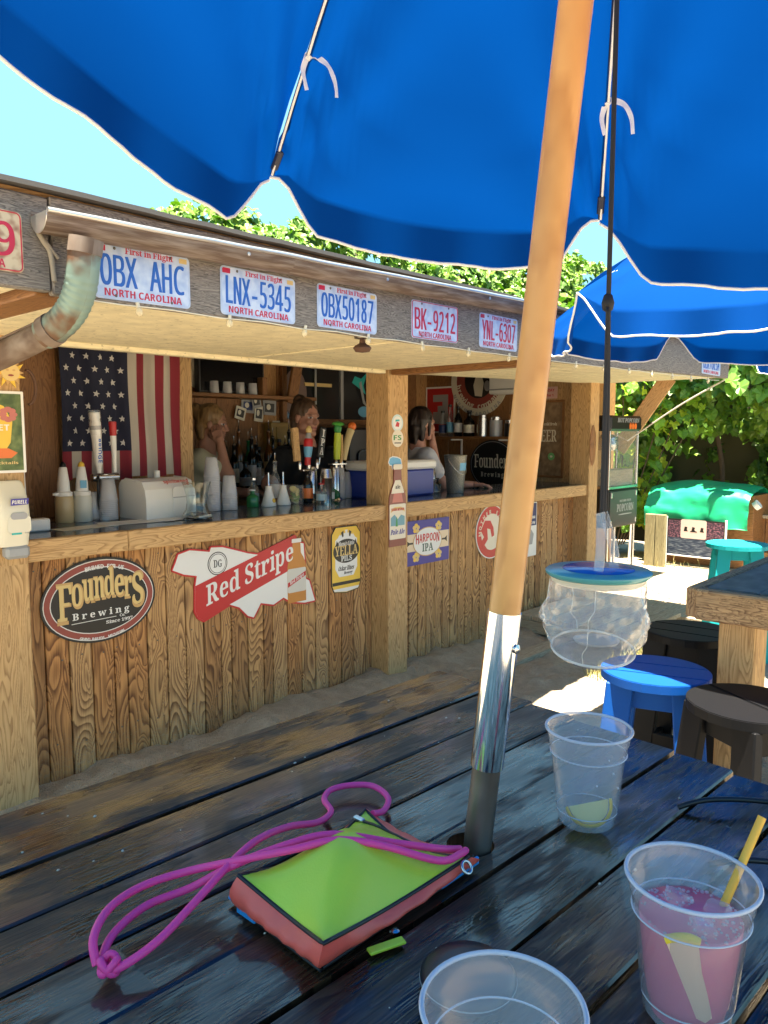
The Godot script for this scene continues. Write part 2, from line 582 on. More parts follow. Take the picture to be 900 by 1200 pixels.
func ground() -> void:
	var xs := []
	var zs := []
	for a in [-400.0, -150.0, -60.0, -30.0, -15.0, -8.0, -4.0]: xs.append(a)
	var q := -2.0
	while q < 9.0:
		xs.append(q); q += 0.06
	for a in [9.0, 10.0, 12.0, 16.0, 25.0, 50.0, 120.0, 400.0]: xs.append(a)
	for a in [-400.0, -150.0, -60.0, -30.0, -15.0, -8.0]: zs.append(a)
	q = -4.2
	while q < 1.5:
		zs.append(q); q += 0.06
	for a in [1.5, 2.0, 3.0, 5.0, 9.0, 20.0, 60.0, 150.0, 400.0]: zs.append(a)
	var n1 := noise(3, 0.9, 2)
	var n2 := noise(4, 4.0, 2)
	var rows := []
	for z in zs:
		var row := []
		for x in xs:
			var h := 0.018 * n1.get_noise_2d(x, z) + 0.034 * n2.get_noise_2d(x * 1.3, z * 1.3) - 0.015
			h -= 0.022 * clampf(x - 4.0, 0.0, 4.0)
			h += 0.05 * exp(-pow((z + 3.15) / 0.16, 2.0)) * clampf(0.5 + n1.get_noise_2d(x * 1.3, 7.0), 0.0, 1.0)
			if z < -3.5: h = -0.12
			row.append(Vector3(x, h, z))
		rows.append(row)
	var b := MB.new()
	b.grid(rows)
	struct("sand_ground", b.mesh(), M.sand)

# one canopy of eight panels on ribs, a pole, trim and ties
func umbrella(called: String, label: String, foot: Vector3, apex: Vector3, R: float, first: float, step: float, hem: float, detail: float) -> void:
	var t := thing(called, label, "umbrella", foot, 0.0, "blue beach umbrellas")
	var tips := []
	for k in 8:
		var a := deg_to_rad(first + step * k)
		var dx := R * cos(a)
		var dz := R * sin(a)
		var slope := -0.095 * (0.676 * dx + 0.737 * dz) if detail > 0.0 else -0.045 * (dx * -0.7 + dz * 0.3)
		if detail > 0.0: slope += [0.0, 0.0, 0.0, 0.0, 0.06, 0.24, 0.28, 0.0][k]
		tips.append(Vector3(apex.x + dx, hem + slope, apex.z + dz))
	var wr := noise(91 + int(foot.x * 7), 2.2, 2)
	for k in 8:
		var A: Vector3 = tips[k]
		var B: Vector3 = tips[(k + 1) % 8]
		var out := ((A + B) / 2.0 - apex)
		out.y = 0.0
		out = out.normalized()
		var rows := []
		var edge := []
		var N := 36
		for i in 23:
			var row := []
			for j in N + 1:
				var u := float(j) / N
				var s := minf(i / 16.0, 1.0)
				var base: Vector3 = A.lerp(B, u)
				var p := apex.lerp(base, s)
				p.y += 0.07 * sin(PI * s) - 0.045 * sin(PI * u) * s * s
				var c := smoothstep(0.0, 0.15, u) * smoothstep(0.0, 0.15, 1.0 - u)
				p.y -= 0.036 * pow(s, 9.0) * c
				p -= out * 0.03 * sin(PI * u) * s
				# folds that fan out of the rib ends
				for e in [[A, u], [B, 1.0 - u]]:
					var d: float = p.distance_to(e[0])
					var ang: float = atan2(1.0 - s, e[1] * 0.8 + 0.02)
					p.y += (0.034 if detail > 0.0 else 0.02) * sin(ang * 11.0 + k * 2.0) * exp(-d / 0.38) * clampf(d / 0.05, 0.0, 1.0)
				p.y += 0.008 * wr.get_noise_3d(p.x, p.y + k, p.z) * sin(PI * u)
				if i > 16:
					var f := (i - 16) / 6.0
					var drop := 0.090 * c * (1.0 - 0.13 * sin(PI * u)) + 0.006 * wr.get_noise_2d(u * 3.0, k * 5.0) * c
					p.y -= drop * f
					p += out * (0.018 * f * c + 0.010 * f * sin(u * 21.0 + k) * c)
				row.append(p - foot)
			rows.append(row)
			if i == 22: edge = row
		var b := MB.new()
		b.grid(rows, true)
		var pn := put("canopy_panel", b.mesh(), M.umbrella_cloth, t)
		put("white_trim", rope(edge, 0.0034, 6, 1), M.trim_cloth, pn)
	for k in 8:
		var A: Vector3 = tips[k]
		var pts := []
		for i in 9:
			var s := 0.03 + 0.95 * i / 8.0
			var p := apex.lerp(A, s)
			p.y += 0.07 * sin(PI * s) - 0.012
			pts.append(p - foot)
		var rb := put("rib", rope(pts, 0.0045, 8, 1), M.rib_steel, t)
		var edge_pts := []
		for p in pts: edge_pts.append(p + Vector3(-0.004, -0.003, 0.004))
		put("white_sleeve", rope(edge_pts, 0.0026, 6, 1), M.trim_cloth, rb)
		# little pocket where the rib ends
		put("rib_pocket", bx(Vector3(0.05, 0.010, 0.016), 0.003), M.rib_steel, rb, A.lerp(apex, 0.05) - foot + Vector3(0, -0.006, 0), along(A, apex))
		if detail > 0.0 or k in [0, 1, 7]:
			var p: Vector3 = pts[6].lerp(pts[7], 0.3)
			var w := (tips[(k + 1) % 8] - A).normalized() as Vector3
			var b := MB.new()
			var rad := Vector3(A.x - apex.x, 0, A.z - apex.z).normalized()
			for tail in [[p, p + w * 0.013 + Vector3(0, -0.002, 0), p + w * 0.032 - Vector3(0, 0.012, 0), p + w * 0.047 - Vector3(0, 0.036, 0), p + w * 0.052 - Vector3(0, 0.070, 0)], [p, p - w * 0.006 - Vector3(0, 0.012, 0), p - w * 0.011 - Vector3(0, 0.034, 0), p - w * 0.004 - Vector3(0, 0.064, 0)]]:
				var line := smooth(tail, 6)
				var left := []
				var right := []
				for i in line.size():
					var tg: Vector3 = (line[mini(i + 1, line.size() - 1)] - line[maxi(i - 1, 0)]).normalized()
					var wd := tg.cross(rad).normalized() * (0.0066 - 0.0034 * i / line.size())
					left.append(line[i] - wd + rad * 0.002 * sin(i * 0.8)); right.append(line[i] + wd)
				b.grid([left, right])
			b.lathe([Vector2(0, -0.007), Vector2(0.007, 0), Vector2(0, 0.007)], 8, p + Vector3(0, -0.006, 0))
			put("tie", b.mesh(), M.tie_cloth, rb)
	if detail > 0.0:
		var ax := (apex - foot).normalized()
		var mid := func(y: float) -> Vector3: return ax * ((y - foot.y) / ax.y)
		var side := along(foot, apex)
		put("wooden_pole", rope([mid.call(1.312), mid.call(1.8), mid.call(2.55)], 0.0162, 24, 1), M.varnished_pole, t)
		var sl := put("chrome_sleeve", rope([mid.call(1.155), mid.call(1.32)], 0.0172, 28, 1), M.chrome, t)
		put("lock_button", turned([Vector2(0, -0.004), Vector2(0.0042, -0.002), Vector2(0.005, 0.002), Vector2(0, 0.004)], 12), M.steel, sl, mid.call(1.283) + Vector3(0.0020, 0, 0.0172), Basis(Vector3.RIGHT, PI / 2))
		put("steel_tube", rope([mid.call(0.62), mid.call(1.16)], 0.0148, 24, 1), M.dull_steel, t)
		put("foot_disc", turned([Vector2(0, -0.55), Vector2(0.22, -0.55), Vector2(0.23, -0.52), Vector2(0.2, -0.47), Vector2(0.03, -0.44), Vector2(0.025, 0.08), Vector2(0, 0.08)], 24), M.black_paint, t)
		put("finial", turned([Vector2(0, 0), Vector2(0.03, 0.01), Vector2(0.02, 0.05), Vector2(0, 0.06)], 16), M.varnished_pole, t, apex - foot)
	else:
		put("wooden_pole", rope([Vector3(0, 0.05, 0), Vector3(0, apex.y - 0.05, 0)], 0.019, 16, 1), M.varnished_pole, t)
		put("foot_disc", turned([Vector2(0, 0), Vector2(0.25, 0), Vector2(0.25, 0.06), Vector2(0.03, 0.1), Vector2(0, 0.1)], 24), M.black_paint, t)

func picnic_table() -> void:
	var at := Vector3(0.3, 0, -0.3)
	var t := thing("picnic_table", "dark wet high picnic table of gapped planks under the umbrella", "table", at, -deg_to_rad(2.5))
	# along the planks u, across them v, both measured from the origin of the scene in the table's turn
	var seams := [-0.909, -0.779, -0.692, -0.607, -0.522, -0.439, -0.357, -0.275, -0.191, -0.105, -0.02, 0.065]
	var inv := Basis(Vector3.UP, deg_to_rad(2.5))
	var hole := inv * Vector3(0.634, 0, -0.457)
	var o := inv * at
	rng.seed = 5
	for i in seams.size() - 1:
		var v0: float = seams[i]
		var v1: float = seams[i + 1]
		var u1 := 1.045 - 0.10 * (v0 + 0.909) + rng.randf_range(-0.006, 0.006)
		var u0 := -1.0
		var gap := 0.0045
		var off := Vector2(rng.randf() * 3.0, rng.randf() * 3.0)
		var b := MB.new()
		var lift := rng.randf_range(-0.0015, 0.0015)
		if hole.z > v0 and hole.z < v1 - 0.01 or i == 4:
			# the plank with the umbrella hole: two lengths and a ring round the hole
			var w := v1 - v0 - gap
			var zc := (v0 + v1 + gap) / 2.0
			var r := 0.0255
			var outer := PackedVector2Array([Vector2(u0, zc - w / 2), Vector2(u1, zc - w / 2), Vector2(u1, zc + w / 2), Vector2(u0, zc + w / 2)])
			var hz := clampf(hole.z, zc - w / 2 + r + 0.004, zc + w / 2 - r - 0.004)
			var left := PackedVector2Array([Vector2(u0, zc - w / 2), Vector2(hole.x, zc - w / 2)])
			var right := PackedVector2Array([Vector2(hole.x, zc - w / 2), Vector2(u1, zc - w / 2), Vector2(u1, zc + w / 2), Vector2(hole.x, zc + w / 2)])
			for k in 13:
				var a := -PI / 2 - PI * k / 12.0
				left.append(Vector2(hole.x + r * cos(a), hz + r * sin(a)))
			left.append_array([Vector2(hole.x, zc + w / 2), Vector2(u0, zc + w / 2)])
			for k in 13:
				var a := PI / 2 - PI * k / 12.0
				right.append(Vector2(hole.x + r * cos(a), hz + r * sin(a)))
			for pl in [left, right]:
				var s := b.v.size()
				b.extrude(pl, 0.038, Vector3(-o.x, 1.0645 + lift, -o.z), Basis(Vector3.RIGHT, Vector3.BACK, Vector3.DOWN))
				for k in range(s, b.v.size()): b.uv[k] = Vector2(b.v[k].x, b.v[k].z) + off
		else:
			b.box(Vector3((u0 + u1) / 2 - o.x, 1.0455 + lift, (v0 + v1 + gap) / 2 - o.z), Vector3(u1 - u0, 0.038, v1 - v0 - gap), 0.0022, Basis(), off)
		put("plank", b.mesh(), M.wet_plank, t)
	for x in [-0.55, 0.55]:
		put("cross_beam", bx(Vector3(0.09, 0.09, 0.95)), M.dark_board, t, Vector3(x, 0.981, -0.12))
		for z in [-0.45, 0.25]:
			put("leg", bx(Vector3(0.09, 0.96, 0.09)), M.dark_board, t, Vector3(x, 0.47, z))

var bar: Node3D
func at_bar(called: String, m: Mesh, material: Material, at: Vector3, basis := Basis(), parent: Node3D = null) -> MeshInstance3D:
	return put(called, m, material, parent if parent else bar, at - bar.position - (parent.position if parent else Vector3.ZERO), basis)

# a board whose corners are given in the world
func board(called: String, lo: Vector3, hi: Vector3, material: Material, bevel := 0.004, label := "") -> MeshInstance3D:
	var o := at_bar(called, bx(hi - lo, bevel, Vector2(rng.randf() * 5.0, rng.randf() * 5.0)), material, (lo + hi) / 2.0)
	if label: o.set_meta("label", label)
	return o

func bar_house() -> void:
	bar = thing("bar_house", "open-fronted wooden beach bar with plank front and long fascia of number plates", "bar", Vector3(3.6, 0, -3.24))
	rng.seed = 8
	# plank front: grooved boards cut from one sheet, so the grain runs on from board to board
	var nails := MB.new()
	for span in [[1.28, 3.42, 0.105], [3.60, 5.94, 0.088]]:
		var x: float = span[0]
		while x < span[1] - 0.01:
			var w: float = span[2] * (0.62 if rng.randf() < 0.14 else 1.0)
			var x1 := minf(x + w, span[1])
			if span[1] - x1 < 0.03: x1 = span[1]
			var b := MB.new()
			var c := Vector3((x + x1) / 2, 0.455, -3.25 + rng.randf_range(-0.0012, 0.0012))
			b.box(Vector3.ZERO, Vector3(x1 - x - 0.006, 1.07, 0.02), 0.0025)
			for i in b.v.size():
				b.uv[i] = Vector2((b.v[i].x + c.x - 1.2) / 5.0, (1.1 - b.v[i].y - c.y) / 1.3)
			at_bar("plank", b.mesh(), [M.plywood, M.plywood, M.plywood_tone_0, M.plywood_tone_1, M.plywood_tone_2][rng.randi() % 5], c)
			for ny in [0.14, 0.52, 0.93]:
				nails.lathe([Vector2(0.0042, 0), Vector2(0.0034, 0.0012), Vector2(0, 0.0014)], 7, Vector3(c.x + rng.randf_range(-0.02, 0.02), ny + rng.randf_range(-0.012, 0.012), -3.2388) - bar.position, Basis(Vector3.RIGHT, PI / 2))
			x = x1
	put("nail_heads", nails.mesh(), M.dull_steel, bar).set_meta("kind", "stuff")
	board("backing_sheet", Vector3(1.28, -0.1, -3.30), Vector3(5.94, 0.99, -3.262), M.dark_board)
	# posts
	for p in [[1.09, 1.277, -0.12], [3.42, 3.60, -0.12], [5.935, 6.09, -0.15]]:
		board("post", Vector3(p[0], p[2], -3.29), Vector3(p[1], 1.98, -3.10), M.lumber, 0.006)
	# counter
	board("counter_trim", Vector3(1.279, 0.982, -3.158), Vector3(1.72, 1.071, -3.116), M.lumber, 0.004)
	board("counter_trim", Vector3(1.723, 0.980, -3.158), Vector3(3.418, 1.070, -3.118), M.lumber, 0.004)
	board("counter_trim", Vector3(3.602, 0.980, -3.158), Vector3(5.933, 1.070, -3.117), M.lumber, 0.004)
	var ct := mat("counter_laminate", Color(1, 1, 1), 0.16)
	var k1 := noise(131, 0.05, 3)
	ct.albedo_texture = make_tex(256, 256, func(x, y):
		var t := k1.get_noise_2d(x, y * 3.0)
		return Color(0.045, 0.048, 0.062).lerp(Color(0.22, 0.23, 0.27), clampf(t * 1.6 - 0.05, 0, 1)).linear_to_srgb())
	ct.uv1_scale = Vector3(1.5, 1.5, 1)
	board("counter_top", Vector3(1.05, 1.036, -3.75), Vector3(6.1, 1.068, -3.160), ct, 0.004)
	board("counter_shelf", Vector3(1.3, 0.55, -3.74), Vector3(5.9, 0.58, -3.32), M.dark_board)
	# front above the openings, sides, back and floor of the room
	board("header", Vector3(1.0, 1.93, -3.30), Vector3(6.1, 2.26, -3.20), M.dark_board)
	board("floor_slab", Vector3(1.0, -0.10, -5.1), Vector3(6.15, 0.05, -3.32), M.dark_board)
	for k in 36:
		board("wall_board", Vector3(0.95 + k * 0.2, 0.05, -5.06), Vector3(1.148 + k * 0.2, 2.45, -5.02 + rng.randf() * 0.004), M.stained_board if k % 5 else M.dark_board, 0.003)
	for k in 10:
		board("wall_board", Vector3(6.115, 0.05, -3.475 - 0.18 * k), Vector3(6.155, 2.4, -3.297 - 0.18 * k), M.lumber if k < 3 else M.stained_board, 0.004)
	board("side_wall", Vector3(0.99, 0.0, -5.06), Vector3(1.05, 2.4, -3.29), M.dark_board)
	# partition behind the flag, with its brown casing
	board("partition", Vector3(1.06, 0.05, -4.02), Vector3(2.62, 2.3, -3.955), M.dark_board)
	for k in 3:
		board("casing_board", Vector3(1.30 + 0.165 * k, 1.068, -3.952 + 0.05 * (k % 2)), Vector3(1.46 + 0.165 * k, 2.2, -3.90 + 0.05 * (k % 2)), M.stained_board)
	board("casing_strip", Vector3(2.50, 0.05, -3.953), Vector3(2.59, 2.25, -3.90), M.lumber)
	at_bar("conduit", rope([Vector3(1.375, 2.0, -3.40), Vector3(1.385, 1.5, -3.40), Vector3(1.395, 1.11, -3.40)], 0.011, 12, 1), M.white_paint, Vector3.ZERO)
	at_bar("conduit_box", bx(Vector3(0.10, 0.055, 0.06), 0.006), M.white_plastic, Vector3(1.45, 1.097, -3.42))
	# roof and what hangs under its edge
	var rf := mat("roof_felt", Color(0.085, 0.08, 0.075), 0.9)
	var r := MB.new()
	var rn := noise(140, 3.0, 2)
	var rows := []
	for i in 5:
		var row := []
		for j in 80:
			var x := -1.5 + j * 0.0962
			row.append(Vector3(x, 2.125 + 0.13 * i + 0.004 * rn.get_noise_2d(x * 3.0, i), -1.985 + 0.010 * rn.get_noise_2d(x, 5) - 0.86 * i))
		rows.append(row)
	r.grid(rows, true)
	var low := []
	for row in rows:
		var q := []
		for p in row: q.append(p - Vector3(0, 0.013, 0))
		low.append(q)
	r.grid(low, false)
	r.grid([rows[0], low[0]], true)
	r.grid([[rows[0][79], rows[4][79]], [low[0][79], low[4][79]]], false)
	at_bar("roof", r.mesh(), rf, Vector3.ZERO)
	board("fascia_board", Vector3(-0.9, 1.868, -2.062), Vector3(0.928, 2.106, -2.032), M.weathered_board)
	board("fascia_board", Vector3(0.932, 1.862, -2.062), Vector3(3.40, 2.112, -2.030), M.weathered_board)
	var fb := board("fascia_board", Vector3(3.404, 1.862, -2.062), Vector3(6.02, 2.098, -2.031), M.weathered_board)
	fb.rotation.z = 0.018
	fb.position.y += 0.022
	board("roof_edge_strip", Vector3(-0.9, 2.1, -2.10), Vector3(6.02, 2.135, -2.064), M.dark_board)
	# cream shutter swung up under the eave, a beam each side, and the slatted soffit beyond
	var sh := board("shutter", Vector3(1.06, 1.874, -3.15), Vector3(3.40, 1.898, -2.075), M.cream_paint, 0.003, "cream painted shutter swung up flat under the eave")
	put("shutter_lip", bx(Vector3(2.34, 0.022, 0.05), 0.003), M.cream_paint, sh, Vector3(0, -0.0215, -0.515))
	put("shutter_seam", bx(Vector3(0.012, 0.006, 1.07), 0.001), M.cream_paint, sh, Vector3(0.15, -0.0148, 0))
	board("shutter", Vector3(-0.7, 1.872, -3.2), Vector3(0.86, 1.898, -2.07), M.cream_paint)
	board("eave_beam", Vector3(0.90, 1.862, -3.3), Vector3(1.02, 2.0, -2.066), M.stained_board)
	board("eave_beam", Vector3(0.0, 1.90, -2.62), Vector3(0.895, 1.99, -2.50), M.dark_board)
	board("eave_beam", Vector3(3.43, 1.846, -3.09), Vector3(3.52, 1.95, -2.066), M.stained_board)
	for k in 8:
		var so := board("soffit_slat", Vector3(3.53, 1.885, -3.19 + 0.14 * k), Vector3(6.16, 1.905 + 0.004 * (k % 2), -3.058 + 0.14 * k), M.cream_paint, 0.003)
		so.rotation.z = 0.022
		so.position.y += 0.012
	board("soffit_backing", Vector3(3.5, 1.96, -3.2), Vector3(6.0, 1.98, -2.07), M.dark_board)
	var br := MB.new()
	br.box(Vector3.ZERO, Vector3(0.86, 0.05, 0.15), 0.005)
	at_bar("brace", br.mesh(), M.lumber, Vector3(7.40, 1.69, -3.30), along(Vector3(7.40, 1.36, -3.535), Vector3(7.40, 2.02, -3.07), Vector3(-0.9, 0.1, 0.4)) * Basis(Vector3.RIGHT, 0.0))
	# dark lean-to past the end of the bar
	board("annex_wall", Vector3(6.16, 0.0, -3.80), Vector3(7.7, 2.2, -3.74), M.dark_board)
	board("annex_roof", Vector3(6.17, 2.02, -3.8), Vector3(7.5, 2.06, -2.9), M.dark_board)
	# rafters
	for k in 9:
		var b2 := MB.new()
		b2.box(Vector3.ZERO, Vector3(3.4, 0.1, 0.04), 0.003)
		at_bar("rafter", b2.mesh(), M.dark_board, Vector3(0.6 + 0.68 * k, 2.27, -3.72), along(Vector3(0, 2.01, -2.03), Vector3(0, 2.52, -5.4)))

func deck_and_fence() -> void:
	rng.seed = 31
	var d := thing("deck", "grey deck boards along the bar end, in the shade of its roof", "deck", Vector3(5.40, 0, -2.75))
	for k in 7:
		put("deck_board", bx(Vector3(0.88 + rng.randf() * 0.02, 0.034, 0.128), 0.003, Vector2(rng.randf() * 4, rng.randf() * 4)), M.deck_board, d, Vector3(0.05, 0.093, 0.42 - 0.134 * k))
	put("deck_joist", bx(Vector3(0.86, 0.09, 0.04)), M.deck_board, d, Vector3(0.05, 0.028, 0.44))
	put("deck_joist", bx(Vector3(0.04, 0.09, 0.85)), M.deck_board, d, Vector3(-0.38, 0.028, 0.0))
	var sb := thing("sunken_board", "grey board lying half sunk in the sand along the bar front", "board", Vector3(4.62, -0.02, -2.76), 0.02)
	put("board", bx(Vector3(0.85, 0.04, 0.12), 0.004, Vector2(1.2, 0.7)), M.deck_board, sb)
	var e := thing("deck", "pale sunlit deck boards leading past the popcorn machine", "deck", Vector3(7.4, 0, -2.8))
	for k in 16:
		put("deck_board", bx(Vector3(3.0 + rng.randf() * 0.03, 0.034, 0.136), 0.003, Vector2(rng.randf() * 4, rng.randf() * 4)), M.deck_board, e, Vector3(0, 0.063, 0.98 - 0.142 * k))
	put("deck_joist", bx(Vector3(3.0, 0.06, 0.04)), M.deck_board, e, Vector3(0, 0.012, 1.0))
	# low board fence across the end of the deck
	var f := thing("board_fence", "low brown board fence behind the teal stool and the green cover", "fence", Vector3(8.75, 0, -1.8))
	for k in 20:
		put("fence_board", bx(Vector3(0.025, 0.62 + rng.randf() * 0.02, 0.136), 0.003, Vector2(rng.randf() * 4, rng.randf() * 4)), M.stained_board, f, Vector3(rng.randf() * 0.006, 0.30, 1.5 - 0.142 * k))
	put("fence_rail", bx(Vector3(0.05, 0.035, 2.9), 0.003), M.deck_board, f, Vector3(-0.03, 0.62, 0.12))
	put("fence_rail", bx(Vector3(0.045, 0.14, 2.9), 0.003), M.dark_board, f, Vector3(-0.04, 0.17, 0.12))
	var olive := mat("mossy_board", Color(0.72, 0.74, 0.52), 0.8)
	olive.albedo_texture = M.deck_board.albedo_texture
	olive.uv1_scale = Vector3(0.7, 3.0, 1)
	for z in [-1.64, -1.525]:
		put("fence_post", bx(Vector3(0.05, 0.62, 0.105), 0.004, Vector2(z, z)), olive, f, Vector3(-0.75, 0.33, z))

func pts2(a: Array) -> PackedVector2Array:
	var p := PackedVector2Array()
	for i in range(0, a.size(), 2): p.append(Vector2(a[i], a[i + 1]))
	return p

# a thin flat layer of a sign: outline in its plane, lying from z0 to z0 + thick
func layer(parent: Node, called: String, outline: PackedVector2Array, m: Material, z0: float, thick := 0.0012) -> MeshInstance3D:
	return put(called, slab(outline, thick), m, parent, Vector3(0, 0, z0))

func bar_fittings() -> void:
	rng.seed = 12
	# half-round gutter with its rolled rim
	var g := thing("roof_gutter", "stained metal half-round gutter with bright rolled rim above the plates", "gutter", Vector3(0.88, 2.048, -1.980))
	var rows := []
	var L := 2.42
	var gn := noise(201, 2.0, 2)
	for i in 40:
		var x := L * i / 39.0
		var up := 0.023 * x + 0.003 * gn.get_noise_1d(x)
		var row := []
		for j in 13:
			var a := PI * j / 12.0
			row.append(Vector3(x, up - 0.048 * sin(a), 0.046 * cos(a)))
		rows.append(row)
	var b := MB.new()
	b.grid(rows, false, false, 1.0, 3.0)
	put("trough", b.mesh(), M.gutter_metal, g)
	var rim := []
	for i in 40: rim.append(rows[i][0] + Vector3(0, 0.0, 0.0045))
	put("rolled_rim", rope(rim, 0.0068, 10, 1), M.gutter_rim, g)
	var back := []
	for i in 40: back.append(rows[i][12] + Vector3(0, 0.014, 0))
	b = MB.new()
	b.grid([back, rows.map(func(r): return r[12])])
	put("back_flange", b.mesh(), M.gutter_metal, g)
	var cap := PackedVector2Array()
	for j in 13: cap.append(Vector2(0.046 * cos(PI * j / 12.0), -0.048 * sin(PI * j / 12.0)))
	put("end_cap", slab(cap, 0.002), M.gutter_rim, g, Vector3(0.001, 0, 0), Basis(Vector3.UP, PI / 2).inverse())
	for x in [0.62, 1.25, 1.9]:
		put("hanger_screw", turned([Vector2(0, -0.004), Vector2(0.006, -0.003), Vector2(0.006, 0.002), Vector2(0, 0.004)], 10), M.gutter_rim, g, Vector3(x, 0.023 * x - 0.016, 0.0435), Basis(Vector3.RIGHT, PI / 2))
	# down pipe: drop outlet, crimped elbow, then away under the eave
	var d := thing("down_pipe", "greenish metal down pipe with crimped elbow bending under the left eave", "down pipe", Vector3(0.985, 1.99, -1.96))
	var base := d.position
	var path := [Vector3(0.973, 1.993, -1.921), Vector3(0.969, 1.955, -1.927), Vector3(0.966, 1.917, -1.932), Vector3(0.965, 1.872, -1.948), Vector3(0.961, 1.832, -1.976), Vector3(0.951, 1.799, -2.012), Vector3(0.934, 1.773, -2.057), Vector3(0.910, 1.750, -2.109), Vector3(0.862, 1.711, -2.215), Vector3(0.695, 1.592, -2.528)]
	var local := []
	for p in path: local.append(p - base)
	var sm := smooth(local, 10)
	var elbow := sm.slice(8, 66)
	var rad := PackedFloat32Array()
	for i in elbow.size():
		rad.append(0.0405 + (0.0012 * sin(i * 1.9) if i > 16 and i < 46 else 0.0))
	var ra := []
	for r in rad: ra.append(r)
	b = MB.new(); b.tube(elbow, ra, 24)
	put("elbow", b.mesh(), M.copper_pipe, d)
	put("outlet", rope(sm.slice(0, 11), 0.043, 24, 1), M.gutter_metal, d)
	put("lower_pipe", rope(sm.slice(62), 0.036, 24, 1), M.gutter_metal, d)
	put("joint_ring", rope(sm.slice(58, 64), 0.0435, 24, 1), M.gutter_metal, d)
	for k in 4:
		var a := 1.0 + k * 0.5
		put("pipe_rib", rope([sm[64] + Vector3(-0.036 * cos(a), 0.036 * sin(a), 0), sm[90 if sm.size() > 90 else sm.size() - 1] + Vector3(-0.036 * cos(a), 0.036 * sin(a), 0)], 0.003, 6, 1), M.gutter_metal, d)
	# a curl of old rope and a splinter by the joint of the fascia
	var sp := thing("rope_scrap", "frayed pale scrap of rope caught on the fascia left of the gutter end", "rope", Vector3(0.905, 1.985, -2.026))
	mat("cream_old", Color(0.36, 0.31, 0.24), 0.9)
	put("strand", rope([Vector3(-0.02, 0.05, 0), Vector3(0.0, 0.01, 0.006), Vector3(0.02, -0.02, 0.004), Vector3(0.028, -0.09, 0.003)], 0.007, 7), M.cream_old, sp)
	put("strand", rope([Vector3(-0.012, 0.03, 0.004), Vector3(0.012, 0.0, 0.008), Vector3(0.04, -0.03, 0.004)], 0.005, 7), M.cream_old, sp)
	# small rusty fixture under the shutter
	var kb := thing("ceiling_fixture", "small rusty bell-shaped fixture under the middle of the cream shutter", "fixture", Vector3(2.165, 1.872, -2.10))
	put("rosette", turned([Vector2(0.0, -0.008), Vector2(0.03, -0.008), Vector2(0.032, 0.0), Vector2(0, 0)], 16), M.dull_steel, kb)
	var rust := mat("rust", Color(0.10, 0.05, 0.03), 0.8)
	put("bell", turned([Vector2(0, -0.062), Vector2(0.028, -0.058), Vector2(0.036, -0.044), Vector2(0.028, -0.034), Vector2(0.012, -0.026), Vector2(0.010, -0.008), Vector2(0, -0.008)], 18), rust, kb)
	# string of small bulbs along the lower edge of the fascia
	var sl := thing("string_lights", "string of small unlit bulbs along the lower edge of the fascia", "string lights", Vector3(1.0, 1.868, -2.022))
	var cord := []
	for i in 30:
		var x := -0.05 + 4.85 * i / 29.0
		cord.append(Vector3(x, -0.004 + 0.008 * clampf(x - 2.0, 0, 4) - 0.007 * absf(sin(x * 9.9)), 0.0))
	put("wire", rope(cord, 0.0022, 6, 2), M.ivory_plastic, sl)
	var glass := clear_mat("bulb_glass", Color(0.85, 0.74, 0.48, 0.55), 0.08)
	var x := 0.17
	while x < 4.8:
		var at := Vector3(x, -0.012 + 0.008 * clampf(x - 2.0, 0, 4), 0.002)
		var bulb := put("bulb", turned([Vector2(0, -0.026), Vector2(0.007, -0.023), Vector2(0.0105, -0.014), Vector2(0.008, -0.004), Vector2(0.005, 0.0), Vector2(0, 0.0)], 12), glass, sl, at, Basis(Vector3.BACK, rng.randf_range(-0.25, 0.25)))
		put("socket", turned([Vector2(0.0055, 0), Vector2(0.0055, 0.014), Vector2(0, 0.014)], 10), M.ivory_plastic, bulb)
		x += 0.315
	plates()

